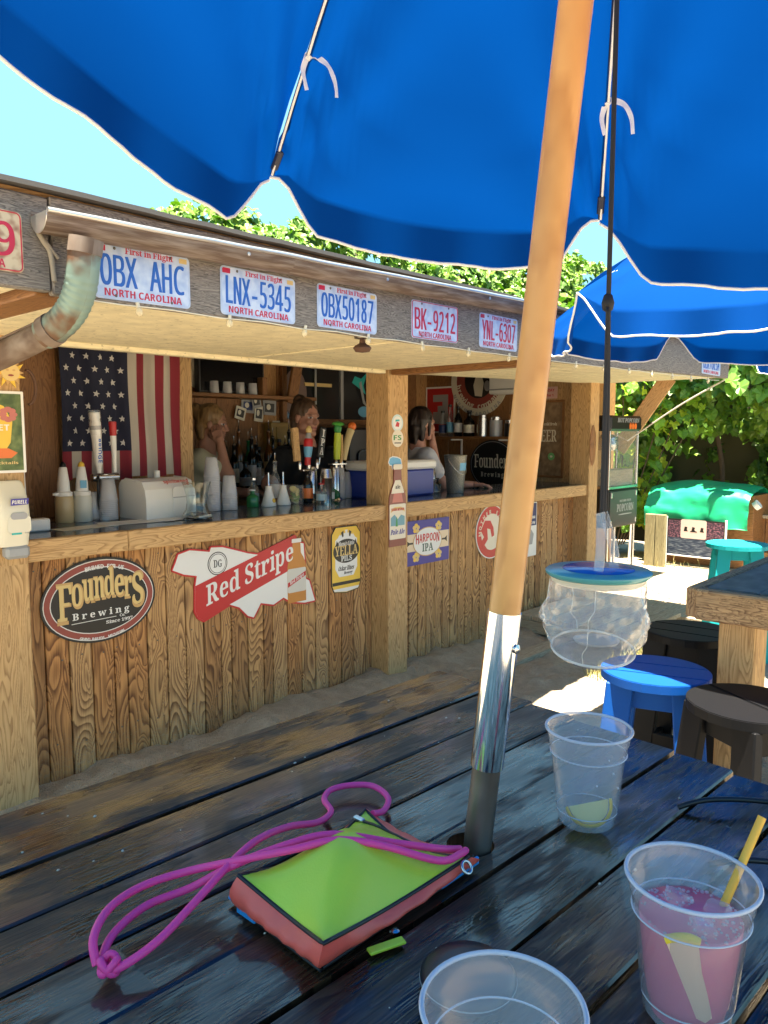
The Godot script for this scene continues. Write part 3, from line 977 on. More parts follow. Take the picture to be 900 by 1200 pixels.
func plates() -> void:
	var pw := mat("plate_white", Color(1, 1, 1), 0.32)
	var pn := noise(211, 0.05, 3)
	pw.albedo_texture = make_tex(128, 64, func(px, py):
		var t := pn.get_noise_2d(px, py)
		return Color(0.80, 0.85, 0.93).lerp(Color(0.66, 0.74, 0.88), clampf(0.4 + t, 0, 1)))
	var pc := mat("plate_cream", Color(1, 1, 1), 0.5)
	pc.albedo_texture = make_tex(128, 64, func(px, py):
		var t := pn.get_noise_2d(px + 200, py)
		return Color(0.80, 0.74, 0.62).lerp(Color(0.58, 0.44, 0.36), clampf(0.3 + 1.5 * t, 0, 1)))
	var list := [
		[0.705, 1.978, "4069", "plate_red", "rusty cream number plate with red border and figures left of the gutter", 0, "NORTH CAROLINA"],
		[1.195, 1.946, "OBX AHC", "plate_blue", "white number plate OBX AHC beside the down pipe", 1, "NORTH CAROLINA"],
		[1.610, 1.945, "LNX-5345", "plate_blue", "faded white number plate LNX-5345, second right of the down pipe", 1, "NORTH CAROLINA"],
		[2.016, 1.948, "OBX50187", "plate_blue", "white number plate OBX50187 above the bell-shaped fixture", 1, "NORTH CAROLINA"],
		[2.523, 1.957, "BK-9212", "plate_red", "pale number plate BK-9212 with red figures left of the umbrella pole", 2, "NORTH CAROLINA"],
		[2.985, 1.957, "YNL-6307", "plate_red", "number plate YNL-6307 partly behind the umbrella pole", 1, "NORTH CAROLINA"],
		[5.650, 1.990, "OBX7665A", "plate_blue", "white number plate at the far right end of the fascia", 1, "NORTH CAROLINA"]]
	for p in list:
		var t := thing("number_plate", p[4], "number plate", Vector3(p[0], p[1], -2.0285), 0.0, "number plates along the fascia")
		t.rotation.z = rng.randf_range(-0.008, 0.008)
		var w := 0.305
		if p[0] > 5.0:
			t.position.z = -2.0285; w = 0.36
		layer(t, "plate_sheet", rounded(w, 0.15, 0.014), pc if p[5] == 0 else pw, 0.0, 0.0016)
		var frame: Material = M.plate_red if p[5] == 0 or p[5] == 2 else M.plate_blue
		var ed := MB.new()
		var loop := []
		for q in rounded(w - 0.008, 0.142, 0.012): loop.append(Vector3(q.x, q.y, 0))
		loop.append(loop[0])
		ed.tube(loop, 0.0022 if p[5] == 1 else 0.003, 6, false, 0.5)
		put("pressed_edge", ed.mesh(), pw if p[5] == 1 else frame, t, Vector3(0, 0, 0.0016))
		write_on(t, p[2], 0.112, M[p[3]], Vector3(0, 0.004, 0.0019), w * 0.86, 0.0, "mono", 0.0, Basis(), "lettering", 0.0016)
		if p[5] == 1:
			write_on(t, "First in Flight", 0.022, M.plate_red, Vector3(0.02, 0.060, 0.0019), w * 0.5, 0.0, "serif")
			layer(t, "month_tab", rounded(0.03, 0.016, 0.002, Vector2(-0.13, 0.061)), M.plate_red, 0.0016, 0.0004)
			layer(t, "year_tab", rounded(0.026, 0.014, 0.002, Vector2(0.13, 0.061)), M.gold_paint, 0.0016, 0.0004)
		write_on(t, p[6], 0.028, M.plate_red, Vector3(0, -0.056, 0.0019), w * (0.80 if p[5] == 1 else 0.7))
		for sx in [-1, 1]:
			for sy in [-1, 1]:
				put("screw", turned([Vector2(0.0045, 0), Vector2(0.003, 0.002), Vector2(0, 0.0024)], 8), M.dull_steel, t, Vector3(sx * 0.088, sy * 0.064, 0.0018), Basis(Vector3.RIGHT, PI / 2))

func bottle_outline(w: float, h: float) -> PackedVector2Array:
	var half := [0.5, 0.0, 0.5, 0.56, 0.47, 0.62, 0.36, 0.70, 0.235, 0.77, 0.21, 0.93, 0.25, 0.94, 0.25, 0.985, 0.20, 1.0]
	var p := PackedVector2Array()
	for i in range(0, half.size(), 2): p.append(Vector2(half[i] * w, (half[i + 1] - 0.5) * h))
	for i in range(half.size() - 2, -1, -2): p.append(Vector2(-half[i] * w, (half[i + 1] - 0.5) * h))
	return p

func bar_signs() -> void:
	var Z := -3.2365
	# black oval brewery sign
	var f := thing("oval_sign", "black and brown oval brewery sign on the planks, nearest the left post", "sign", Vector3(1.64, 0.757, Z))
	layer(f, "board", ellipse(0.272, 0.192), M.black_paint, 0.0, 0.006)
	layer(f, "pale_line", ellipse(0.262, 0.182), M.trim_cloth, 0.006, 0.0006)
	layer(f, "brown_band", ellipse(0.258, 0.178), M.maroon_paint, 0.0066, 0.0005)
	layer(f, "pale_line", ellipse(0.232, 0.150), M.trim_cloth, 0.0071, 0.0005)
	layer(f, "black_field", ellipse(0.228, 0.146), M.black_paint, 0.0076, 0.0005)
	write_arc(f, "BREWED FOR US", 0.026, M.trim_cloth, Vector3(0, 0, 0.0082), 0.245, 0.160, 84, 46, "sans")
	write_arc(f, "GRAND RAPIDS, MICHIGAN", 0.018, M.trim_cloth, Vector3(0, 0, 0.0082), 0.244, 0.168, 270, 50, "sans", true)
	var word := "FounderS"
	var wide := [0.072, 0.052, 0.055, 0.055, 0.052, 0.05, 0.04, 0.062]
	var tall := [0.185, 0.115, 0.112, 0.112, 0.150, 0.108, 0.108, 0.175]
	var low := [-0.060, -0.005, 0.012, 0.018, 0.022, 0.016, 0.004, -0.040]
	for pass_ in 2:
		var b := MB.new()
		var x := -0.205
		for i in 8:
			var g := glyphs(word[i], 0.04, "serif")
			var bb := g.get_aabb()
			var o := Vector3(0.004, -0.004, 0) if pass_ == 0 else Vector3.ZERO
			var k := 1.10 if pass_ == 0 else 0.94
			b.add_mesh(g, Transform3D(Basis(Vector3(wide[i] * 0.95 * k / bb.size.x, 0, 0), Vector3(0, tall[i] * k * 0.9 / bb.size.y, 0), Vector3(0, 0, 0.02)), Vector3(x + wide[i] / 2, low[i] + tall[i] * 0.43, 0.0) + o) * Transform3D(Basis(), -bb.get_center()))
			x += wide[i] * 0.94
		put("lettering", b.mesh(), M.tan_paint if pass_ == 0 else M.gold_paint, f, Vector3(0, -0.008, 0.0086 + 0.0009 * pass_))
	write_on(f, "B r e w i n g", 0.040, M.trim_cloth, Vector3(0.0, -0.062, 0.0084), 0.27, 0.0, "serif")
	write_on(f, "Co.", 0.018, M.trim_cloth, Vector3(0.10, -0.085, 0.0084), 0.0, 0.0, "serif")
	layer(f, "underline", pts2([-0.14, -0.090, 0.07, -0.088, 0.07, -0.0855, -0.14, -0.087]), M.trim_cloth, 0.0081, 0.0004)
	write_on(f, "Since 1997", 0.020, M.trim_cloth, Vector3(0.085, -0.106, 0.0084), 0.13, 0.0, "serif")
	# island-shaped beer sign
	var r := thing("island_sign", "white and red island-shaped beer sign with slanted band and bottle", "sign", Vector3(2.47, 0.75, Z))
	var isl := pts2([-0.460, 0.091, -0.443, 0.124, -0.426, 0.164, -0.361, 0.178, -0.246, 0.157, -0.237, 0.178, -0.168, 0.173, -0.007, 0.122, 0.059, 0.107, 0.319, 0.181, 0.329, 0.148, 0.381, 0.134, 0.390, 0.020, 0.378, -0.060, 0.421, -0.083, 0.463, -0.205, 0.387, -0.206, 0.282, -0.184, 0.231, -0.152, 0.160, -0.180, 0.072, -0.157, 0.053, -0.185, 0.023, -0.227, -0.014, -0.212, -0.069, -0.157, -0.131, -0.131, -0.289, -0.188, -0.322, -0.165, -0.338, -0.133, -0.334, -0.004, -0.324, 0.045, -0.397, 0.062])
	var grown := Geometry2D.offset_polygon(isl, 0.009, Geometry2D.JOIN_ROUND)
	layer(r, "red_edge", grown[0], M.red_paint, 0.0, 0.005)
	layer(r, "white_field", isl, M.white_paint, 0.005, 0.0005)
	layer(r, "red_band", pts2([-0.334, -0.004, 0.319, 0.181, 0.329, 0.148, 0.285, -0.002, -0.131, -0.131, -0.289, -0.188, -0.322, -0.165, -0.338, -0.133]), M.red_paint, 0.0055, 0.0005)
	write_on(r, "Red Stripe", 0.135, M.white_paint, Vector3(0.015, 0.005, 0.0064), 0.60, 0.285, "serif", 0.30)
	layer(r, "seal_ring", ellipse(0.060, 0.060, 32, Vector2(-0.20, 0.093)), M.black_paint, 0.0055, 0.0004)
	layer(r, "seal_field", ellipse(0.055, 0.055, 32, Vector2(-0.20, 0.093)), M.white_paint, 0.0059, 0.0004)
	layer(r, "seal_ring", ellipse(0.050, 0.050, 32, Vector2(-0.20, 0.093)), M.black_paint, 0.0063, 0.0004)
	layer(r, "seal_field", ellipse(0.047, 0.047, 32, Vector2(-0.20, 0.093)), M.white_paint, 0.0067, 0.0004)
	write_on(r, "DG", 0.05, M.black_paint, Vector3(-0.20, 0.093, 0.0074), 0.05, 0.0, "serif")
	var amber := mat("amber_print", Color(0.50, 0.20, 0.03), 0.35)
	var bt := put("bottle_print", slab(bottle_outline(0.135, 0.36), 0.0006), amber, r, Vector3(0.328, -0.012, 0.0062))
	put("label_print", slab(rounded(0.134, 0.135, 0.01), 0.0005), M.grey_paint.duplicate(), bt, Vector3(0, -0.055, 0.0006))
	(bt.get_child(0) as MeshInstance3D).material_override.albedo_color = Color(0.80, 0.79, 0.76)
	put("label_band", slab(pts2([-0.066, -0.035, 0.066, 0.02, 0.066, -0.005, -0.066, -0.06]), 0.0005), M.red_paint, bt, Vector3(0, -0.03, 0.0011))
	write_on(bt, "Red Stripe", 0.022, M.white_paint, Vector3(0, -0.050, 0.0018), 0.11, 0.39, "serif", 0.3)
	put("cap_print", slab(rounded(0.07, 0.022, 0.004), 0.0006), M.trim_cloth, bt, Vector3(0, 0.168, 0.0006))
	# yellow can-shaped sign
	var y := thing("can_sign", "yellow and white can-shaped beer sign left of the middle post", "sign", Vector3(3.19, 0.752, Z))
	var can := pts2([-0.085, 0.195, 0.085, 0.195, 0.116, 0.155, 0.118, -0.145, 0.100, -0.185, 0.0, -0.198, -0.100, -0.185, -0.118, -0.145, -0.116, 0.155])
	layer(y, "black_edge", Geometry2D.offset_polygon(can, 0.005, Geometry2D.JOIN_ROUND)[0], M.black_paint, 0.0, 0.004)
	layer(y, "yellow_field", can, M.yellow_paint, 0.004, 0.0005)
	layer(y, "white_field", pts2([-0.03, 0.16, 0.03, 0.16, 0.09, 0.12, 0.092, -0.05, 0.06, -0.10, -0.06, -0.10, -0.092, -0.05, -0.09, 0.12]), M.white_paint, 0.0045, 0.0004)
	for k in 7:
		var a := PI * (0.14 + 0.12 * k)
		layer(y, "ray", pts2([0.075 * cos(a - 0.07), 0.045 + 0.10 * sin(a - 0.07), 0.092 * cos(a - 0.12), 0.05 + 0.13 * sin(a - 0.12), 0.092 * cos(a + 0.12), 0.05 + 0.13 * sin(a + 0.12), 0.075 * cos(a + 0.07), 0.045 + 0.10 * sin(a + 0.07)]), M.black_paint if k % 2 == 0 else M.white_paint, 0.0049, 0.0004)
	layer(y, "black_disc", ellipse(0.108, 0.072, 36, Vector2(0, 0.052)), M.black_paint, 0.0053, 0.0004)
	write_on(y, "Mama's Little", 0.03, M.white_paint, Vector3(0, 0.098, 0.0061), 0.13, 0.0, "serif")
	write_on(y, "YELLA", 0.078, M.gold_paint, Vector3(0, 0.056, 0.0061), 0.19, 0.0, "serif")
	write_on(y, "PILS", 0.042, M.white_paint, Vector3(0, 0.008, 0.0061), 0.09, 0.0, "serif")
	write_on(y, "Oskar Blues", 0.036, M.black_paint, Vector3(0, -0.050, 0.0053), 0.13, 0.0, "serif", 0.3)
	write_on(y, "Brewery", 0.022, M.black_paint, Vector3(0.015, -0.082, 0.0053), 0.07, 0.0, "serif", 0.3)
	layer(y, "black_band", pts2([-0.116, -0.150, 0.116, -0.150, 0.116, -0.130, -0.116, -0.130]), M.black_paint, 0.0045, 0.0004)
	layer(y, "white_foot", pts2([-0.108, -0.170, 0.108, -0.170, 0.098, -0.184, 0.0, -0.195, -0.098, -0.184]), M.white_paint, 0.0045, 0.0004)
	# bottle sign on the post
	var red_glass := mat("red_brown_print", Color(0.20, 0.045, 0.035), 0.3)
	var s := thing("bottle_sign", "red-brown bottle-shaped beer sign hanging on the middle post", "sign", Vector3(3.492, 1.063, -3.096))
	put("bottle_board", slab(bottle_outline(0.155, 0.50), 0.006), red_glass, s)
	put("highlight_print", slab(pts2([-0.05, 0.06, 0.05, 0.06, 0.035, 0.12, -0.035, 0.12]), 0.0004), mat("pink_print", Color(0.50, 0.16, 0.13), 0.4), s, Vector3(0, -0.04, 0.006))
	var lb := put("label_print", slab(rounded(0.148, 0.215, 0.008), 0.0005), mat("cream_print", Color(0.72, 0.66, 0.54), 0.5), s, Vector3(0, -0.098, 0.006))
	put("river_print", slab(pts2([-0.064, -0.02, 0.064, -0.02, 0.064, 0.035, 0.03, 0.045, 0.0, 0.02, -0.03, 0.05, -0.064, 0.03]), 0.0004), mat("river_print", Color(0.16, 0.34, 0.42), 0.5), lb, Vector3(0, -0.005, 0.0005))
	put("pine_print", slab(pts2([-0.03, -0.02, -0.01, -0.02, -0.014, 0.02, -0.02, 0.042, -0.026, 0.02]), 0.0003), M.green_paint, lb, Vector3(0.01, -0.01, 0.0009))
	put("gold_arch", slab(pts2([-0.064, 0.055, -0.03, 0.075, 0.03, 0.075, 0.064, 0.055, 0.064, 0.068, 0.03, 0.09, -0.03, 0.09, -0.064, 0.068]), 0.0003), M.gold_paint, lb, Vector3(0, 0, 0.0009))
	write_on(lb, "SIERRA NEVADA", 0.022, M.red_paint, Vector3(0, 0.075, 0.0014), 0.12)
	write_on(lb, "Pale Ale", 0.04, M.purple_paint, Vector3(0, -0.062, 0.0014), 0.125, 0.0, "serif", 0.25)
	put("neck_label", slab(pts2([-0.058, 0.075, 0.058, 0.075, 0.05, 0.105, 0.022, 0.155, -0.022, 0.155, -0.05, 0.105]), 0.0005), M.cream_print, s, Vector3(0, 0.0, 0.006))
	write_on(s, "ale", 0.03, M.black_paint, Vector3(0, 0.115, 0.0069), 0.0, 0.0, "serif")
	put("cap_print", slab(rounded(0.082, 0.032, 0.01), 0.0012), M.cream_print, s, Vector3(0, 0.236, 0.006))
	# stickers on the post
	var st := thing("round_sticker", "round pale sticker with red mark, upper of two on the middle post", "sticker", Vector3(3.497, 1.563, -3.0985))
	layer(st, "disc", ellipse(0.052, 0.052, 28), mat("pale_blue_print", Color(0.55, 0.68, 0.70), 0.5), 0.0, 0.0008)
	layer(st, "disc", ellipse(0.040, 0.040, 28), M.white_paint, 0.0008, 0.0004)
	layer(st, "mark", pts2([-0.02, -0.02, 0.012, -0.024, 0.018, 0.0, -0.006, 0.008]), M.red_paint, 0.0012, 0.0004)
	layer(st, "mark", pts2([-0.022, 0.008, 0.02, 0.012, 0.016, 0.022, -0.018, 0.02]), M.teal_paint, 0.0012, 0.0004)
	st = thing("round_sticker", "round cream sticker with green letters, lower of two on the middle post", "sticker", Vector3(3.499, 1.470, -3.0982))
	layer(st, "disc", ellipse(0.052, 0.052, 28), M.cream_print, 0.0, 0.0008)
	write_on(st, "FS", 0.042, M.green_paint, Vector3(-0.002, 0.005, 0.0012), 0.07)
	layer(st, "bar", pts2([-0.03, -0.03, 0.03, -0.03, 0.03, -0.024, -0.03, -0.024]), M.black_paint, 0.0008, 0.0004)
	st = thing("animal_sticker", "small blue animal-shaped sticker just above the bottle sign", "sticker", Vector3(3.475, 1.322, -3.0985))
	var ani := pts2([-0.055, 0.005, -0.045, 0.028, -0.02, 0.036, 0.02, 0.032, 0.05, 0.022, 0.058, -0.005, 0.048, -0.03, 0.034, -0.03, 0.03, -0.01, 0.0, -0.012, -0.004, -0.034, -0.022, -0.034, -0.026, -0.012, -0.044, -0.01])
	layer(st, "white_edge", Geometry2D.offset_polygon(ani, 0.006, Geometry2D.JOIN_ROUND)[0], M.white_paint, 0.0, 0.0006)
	layer(st, "blue_shape", ani, M.sky_paint, 0.0006, 0.0004)
	# purple sign with white oval
	var h := thing("tin_sign", "purple tin beer sign with white oval right of the middle post", "sign", Vector3(3.955, 0.782, Z))
	layer(h, "tin_sheet", rounded(0.468, 0.296, 0.008), M.purple_paint, 0.0, 0.003)
	layer(h, "cream_band", pts2([-0.23, -0.055, 0.23, -0.055, 0.23, 0.06, -0.23, 0.06]), mat("peach_print", Color(0.74, 0.60, 0.42), 0.45), 0.003, 0.0004)
	layer(h, "arrow", pts2([-0.21, -0.006, 0.21, -0.006, 0.21, 0.006, -0.21, 0.006]), M.black_paint, 0.0034, 0.0003)
	for e in [-1, 1]:
		layer(h, "arrow", pts2([e * 0.175, 0.0, e * 0.215, 0.022, e * 0.205, 0.0, e * 0.215, -0.022]), M.black_paint, 0.0037, 0.0003)
		for q in [-1, 1]:
			for k in 5:
				var a := TAU * k / 5.0 + 0.3
				layer(h, "flower_petal", ellipse(0.018, 0.014, 10, Vector2(e * 0.118 + 0.02 * cos(a), q * 0.096 + 0.02 * sin(a))), M.yellow_paint if k % 2 else M.gold_paint, 0.0034 + 0.0003 * (k % 3), 0.0004)
	layer(h, "oval_edge", ellipse(0.152, 0.098, 40), M.tan_paint, 0.0050, 0.0005)
	layer(h, "white_oval", ellipse(0.145, 0.092, 40), M.white_paint, 0.0055, 0.0005)
	var hb := MB.new()
	for i in 7:
		var g := glyphs("HARPOON"[i], 0.04, "sans")
		var bb := g.get_aabb()
		var u := (i - 3) / 3.0
		hb.add_mesh(g, Transform3D(Basis(Vector3(0.031 / bb.size.x, 0.004 * u / bb.size.x, 0), Vector3(0, (0.052 + 0.012 * u * u) / bb.size.y, 0), Vector3(0, 0, 0.02)), Vector3(u * 0.108, 0.028 - 0.006 * u * u, 0)) * Transform3D(Basis(), -bb.get_center()))
	put("lettering", hb.mesh(), M.red_paint, h, Vector3(0, 0, 0.0064))
	write_on(h, "IPA", 0.070, mat("dark_green_print", Color(0.03, 0.09, 0.06), 0.5), Vector3(0, -0.038, 0.0064), 0.115, 0.0, "serif")
	# round red sign, half behind the pole
	var l := thing("round_sign", "round red and white sign half hidden behind the umbrella pole", "sign", Vector3(4.705, 0.775, Z))
	layer(l, "white_disc", ellipse(0.20, 0.20, 44), M.white_paint, 0.0, 0.004)
	layer(l, "red_disc", ellipse(0.192, 0.192, 44), M.red_paint, 0.004, 0.0005)
	layer(l, "cream_disc", ellipse(0.135, 0.135, 40), M.cream_print, 0.0045, 0.0005)
	write_arc(l, "MOTHER EARTH", 0.042, M.cream_print, Vector3(0, 0, 0.0052), 0.165, 0.165, 90, 200)
	layer(l, "red_figure", pts2([-0.14, 0.02, -0.09, 0.09, -0.02, 0.085, 0.02, 0.03, 0.03, -0.03, 0.0, -0.04, -0.02, 0.02, -0.06, 0.03, -0.05, -0.05, -0.09, -0.09, -0.06, -0.12, -0.11, -0.12, -0.13, -0.06, -0.10, -0.03]), M.red_paint, 0.005, 0.0005)
	# blue-topped notice
	var q := thing("notice", "white notice with dark blue top on the planks right of the pole", "notice", Vector3(5.205, 0.742, Z))
	layer(q, "sheet", rounded(0.262, 0.43, 0.006), M.white_paint, 0.0, 0.002)
	layer(q, "blue_top", pts2([-0.125, 0.03, 0.125, 0.03, 0.125, 0.208, -0.125, 0.208]), M.navy_paint, 0.002, 0.0004)
	layer(q, "emblem", ellipse(0.026, 0.032, 20, Vector2(-0.01, 0.155)), mat("salmon_print", Color(0.62, 0.22, 0.18), 0.5), 0.0024, 0.0004)
	write_on(q, "AQUARIUM", 0.03, M.white_paint, Vector3(0.0, 0.093, 0.0029), 0.21)
	write_on(q, "SOLUTION", 0.03, M.white_paint, Vector3(0.0, 0.052, 0.0029), 0.21)
	layer(q, "grey_picture", pts2([-0.09, -0.12, 0.07, -0.12, 0.09, -0.04, 0.05, 0.0, -0.04, -0.02, -0.09, -0.05]), M.grey_paint, 0.002, 0.0004)
	# left post: hand soap dispenser, poster, sun and horseshoe
	var d := thing("soap_dispenser", "ivory hand sanitiser dispenser on the left post", "dispenser", Vector3(1.205, 1.02, -3.098))
	var prof := []
	for i in 14:
		var v := i / 13.0
		var row := []
		var depth: float = 0.058 + 0.028 * sin(PI * minf(v * 1.15, 1.0)) - 0.03 * pow(v, 4.0)
		var hw: float = 0.064 - 0.02 * pow(v, 6.0) - 0.006 * (1.0 - v)
		for j in 17:
			var a := PI * j / 16.0
			row.append(Vector3(hw * signf(cos(a)) * pow(absf(cos(a)), 0.45), 0.045 + v * 0.265 - (0.012 if i == 13 else 0.0), depth * pow(maxf(sin(a), 0.0), 0.4)))
		prof.append(row)
	var b := MB.new()
	b.grid(prof, true)
	b.flat(prof[13], Vector3(0, 0.1, 0.03)); b.flat(prof[0], Vector3(0, 0.1, 0.03))
	put("cover", b.mesh(), M.ivory_plastic, d)
	put("push_bar", bx(Vector3(0.092, 0.052, 0.055), 0.012), M.grey_paint, d, Vector3(0.008, 0.022, 0.040))
	put("window", slab(rounded(0.062, 0.026, 0.012), 0.004), M.grey_plastic, d, Vector3(0.008, 0.165, 0.083))
	put("panel_step", slab(rounded(0.088, 0.062, 0.012), 0.003), M.ivory_plastic, d, Vector3(0.008, 0.132, 0.0818))
	put("name_plate", slab(pts2([-0.033, -0.012, 0.033, -0.010, 0.036, 0.014, -0.030, 0.014]), 0.001), M.purple_paint, d, Vector3(0.010, 0.218, 0.087))
	write_on(d, "PURELL", 0.020, M.white_plastic, Vector3(0.011, 0.219, 0.0888), 0.056, 0.0, "sans", 0.2)
	put("teal_strip", slab(rounded(0.038, 0.010, 0.001), 0.001), M.teal_paint, d, Vector3(-0.002, 0.098, 0.080))
	write_on(d, "ml", 0.012, M.grey_plastic, Vector3(0.036, 0.10, 0.0795))
	var po := thing("drinks_poster", "green drinks poster with yellow shape in a pale frame on the left post", "poster", Vector3(1.165, 1.505, -3.098))
	layer(po, "frame", rounded(0.232, 0.315, 0.004), M.trim_cloth, 0.0, 0.008)
	var gp := mat("green_print", Color(1, 1, 1), 0.4)
	var gn := noise(233, 0.03, 3)
	gp.albedo_texture = make_tex(128, 160, func(px, py):
		return Color(0.26, 0.34, 0.16).lerp(Color(0.44, 0.50, 0.28), clampf(0.5 + gn.get_noise_2d(px, py), 0, 1)))
	layer(po, "print", rounded(0.212, 0.295, 0.002), gp, 0.008, 0.0005)
	layer(po, "yellow_shape", pts2([-0.09, -0.085, 0.03, -0.085, 0.06, -0.04, 0.07, 0.04, 0.04, 0.10, 0.0, 0.115, -0.09, 0.10]), M.yellow_paint, 0.0085, 0.0004)
	for k in 8:
		var a := TAU * k / 8.0
		layer(po, "flower_petal", ellipse(0.016, 0.010, 10, Vector2(0.055 + 0.02 * cos(a), 0.068 + 0.02 * sin(a))), M.pink_print, 0.0089 + 0.0002 * (k % 2), 0.0004)
	layer(po, "orange_garnish", pts2([-0.06, -0.10, 0.06, -0.10, 0.085, -0.08, 0.05, -0.062, -0.05, -0.062]), M.orange_paint, 0.0089, 0.0004)
	write_on(po, "MARKET", 0.032, M.white_paint, Vector3(-0.018, 0.018, 0.0094), 0.15)
	write_on(po, "fresh cocktails", 0.014, M.gold_paint, Vector3(0.0, -0.118, 0.0092), 0.17)
	var su := thing("sun_ornament", "small golden sun-face ornament above the green poster", "ornament", Vector3(1.235, 1.735, -3.098))
	layer(su, "disc", ellipse(0.034, 0.034, 24), M.gold_paint, 0.004, 0.012)
	for k in 14:
		var a := TAU * k / 14.0
		var dir := Vector2(cos(a), sin(a))
		var nrm := Vector2(-dir.y, dir.x)
		var tip := dir * (0.062 if k % 2 else 0.054) + nrm * (0.008 if k % 2 else 0.0)
		layer(su, "ray", PackedVector2Array([dir * 0.032 + nrm * 0.009, dir * 0.032 - nrm * 0.009, tip]), M.yellow_paint if k % 2 else M.tan_paint, 0.002, 0.006)
	for e in [-1, 1]:
		layer(su, "eye", ellipse(0.006, 0.004, 10, Vector2(e * 0.012, 0.008)), M.tan_paint, 0.016, 0.001)
	layer(su, "mouth", ellipse(0.011, 0.004, 12, Vector2(0, -0.012)), M.maroon_paint, 0.016, 0.001)
	var hs := thing("horseshoe", "dark rusty horseshoe hung beside the sun ornament", "horseshoe", Vector3(1.300, 1.68, -3.10))
	var arc := []
	for k in 15:
		var a := -0.9 * PI / 2 + PI * 0.95 * k / 14.0
		arc.append(Vector3(0.035 * cos(a), 0.068 * sin(a), 0.0))
	b = MB.new(); b.tube(arc, 0.010, 8, true, 0.6)
	put("shoe", b.mesh(), rust_mat(), hs)

func rust_mat() -> StandardMaterial3D:
	return M.rust

func edge(a: Vector3, b: Vector3, n: int, sag := Vector3.ZERO) -> Array:
	var o := []
	for i in n + 1:
		var t := float(i) / n
		o.append(a.lerp(b, t) + sag * sin(PI * t))
	return o

func cup(label: String, at: Vector3, group := "clear plastic cups on the picnic table") -> Node3D:
	var t := thing("plastic_cup", label, "cup", at, 0.0, group)
	put("cup_wall", turned([Vector2(0.0, 0.002), Vector2(0.026, 0.0015), Vector2(0.029, 0.0), Vector2(0.0312, 0.003), Vector2(0.0325, 0.015), Vector2(0.0338, 0.017), Vector2(0.0398, 0.079), Vector2(0.0415, 0.081), Vector2(0.0425, 0.092), Vector2(0.0438, 0.094), Vector2(0.0455, 0.107)], 48), M.cup_plastic, t)
	var ring := []
	for i in 49: ring.append(Vector3(0.0466 * cos(TAU * i / 48.0), 0.108, 0.0466 * sin(TAU * i / 48.0)))
	var b := MB.new()
	b.tube(ring, 0.0017, 10, false)
	put("rolled_rim", b.mesh(), M.cup_rim, t)
	for q in [[0.0418, 0.0812], [0.0328, 0.0155]]:
		var r2 := []
		for i in 49: r2.append(Vector3(q[0] * cos(TAU * i / 48.0), q[1], q[0] * sin(TAU * i / 48.0)))
		b = MB.new()
		b.tube(r2, 0.0007, 6, false)
		put("moulded_ridge", b.mesh(), M.cup_rim, t)
	return t

func wedge(t: Node3D, at: Vector3, basis: Basis, R := 0.022) -> void:
	# a cut lemon wedge: flesh, pith and rind
	var half := PackedVector2Array()
	for i in 17: half.append(Vector2(R * cos(PI * i / 16.0), R * sin(PI * i / 16.0)))
	var f := put("lemon_wedge", slab(half, 0.010), M.lemon_flesh, t, at, basis)
	var rim := []
	for i in 17: rim.append(Vector3((R + 0.0012) * cos(PI * i / 16.0), (R + 0.0012) * sin(PI * i / 16.0), 0.005))
	var rows := []
	for p in rim:
		var row := []
		for k in 5:
			var a := PI * k / 4.0 - PI / 2
			row.append(p + Vector3(p.x, p.y, 0).normalized() * 0.0034 * cos(a) + Vector3(0, 0, 0.0075 * sin(a)))
		rows.append(row)
	var b := MB.new()
	b.grid(rows)
	put("rind", b.mesh(), M.lemon_rind, f)

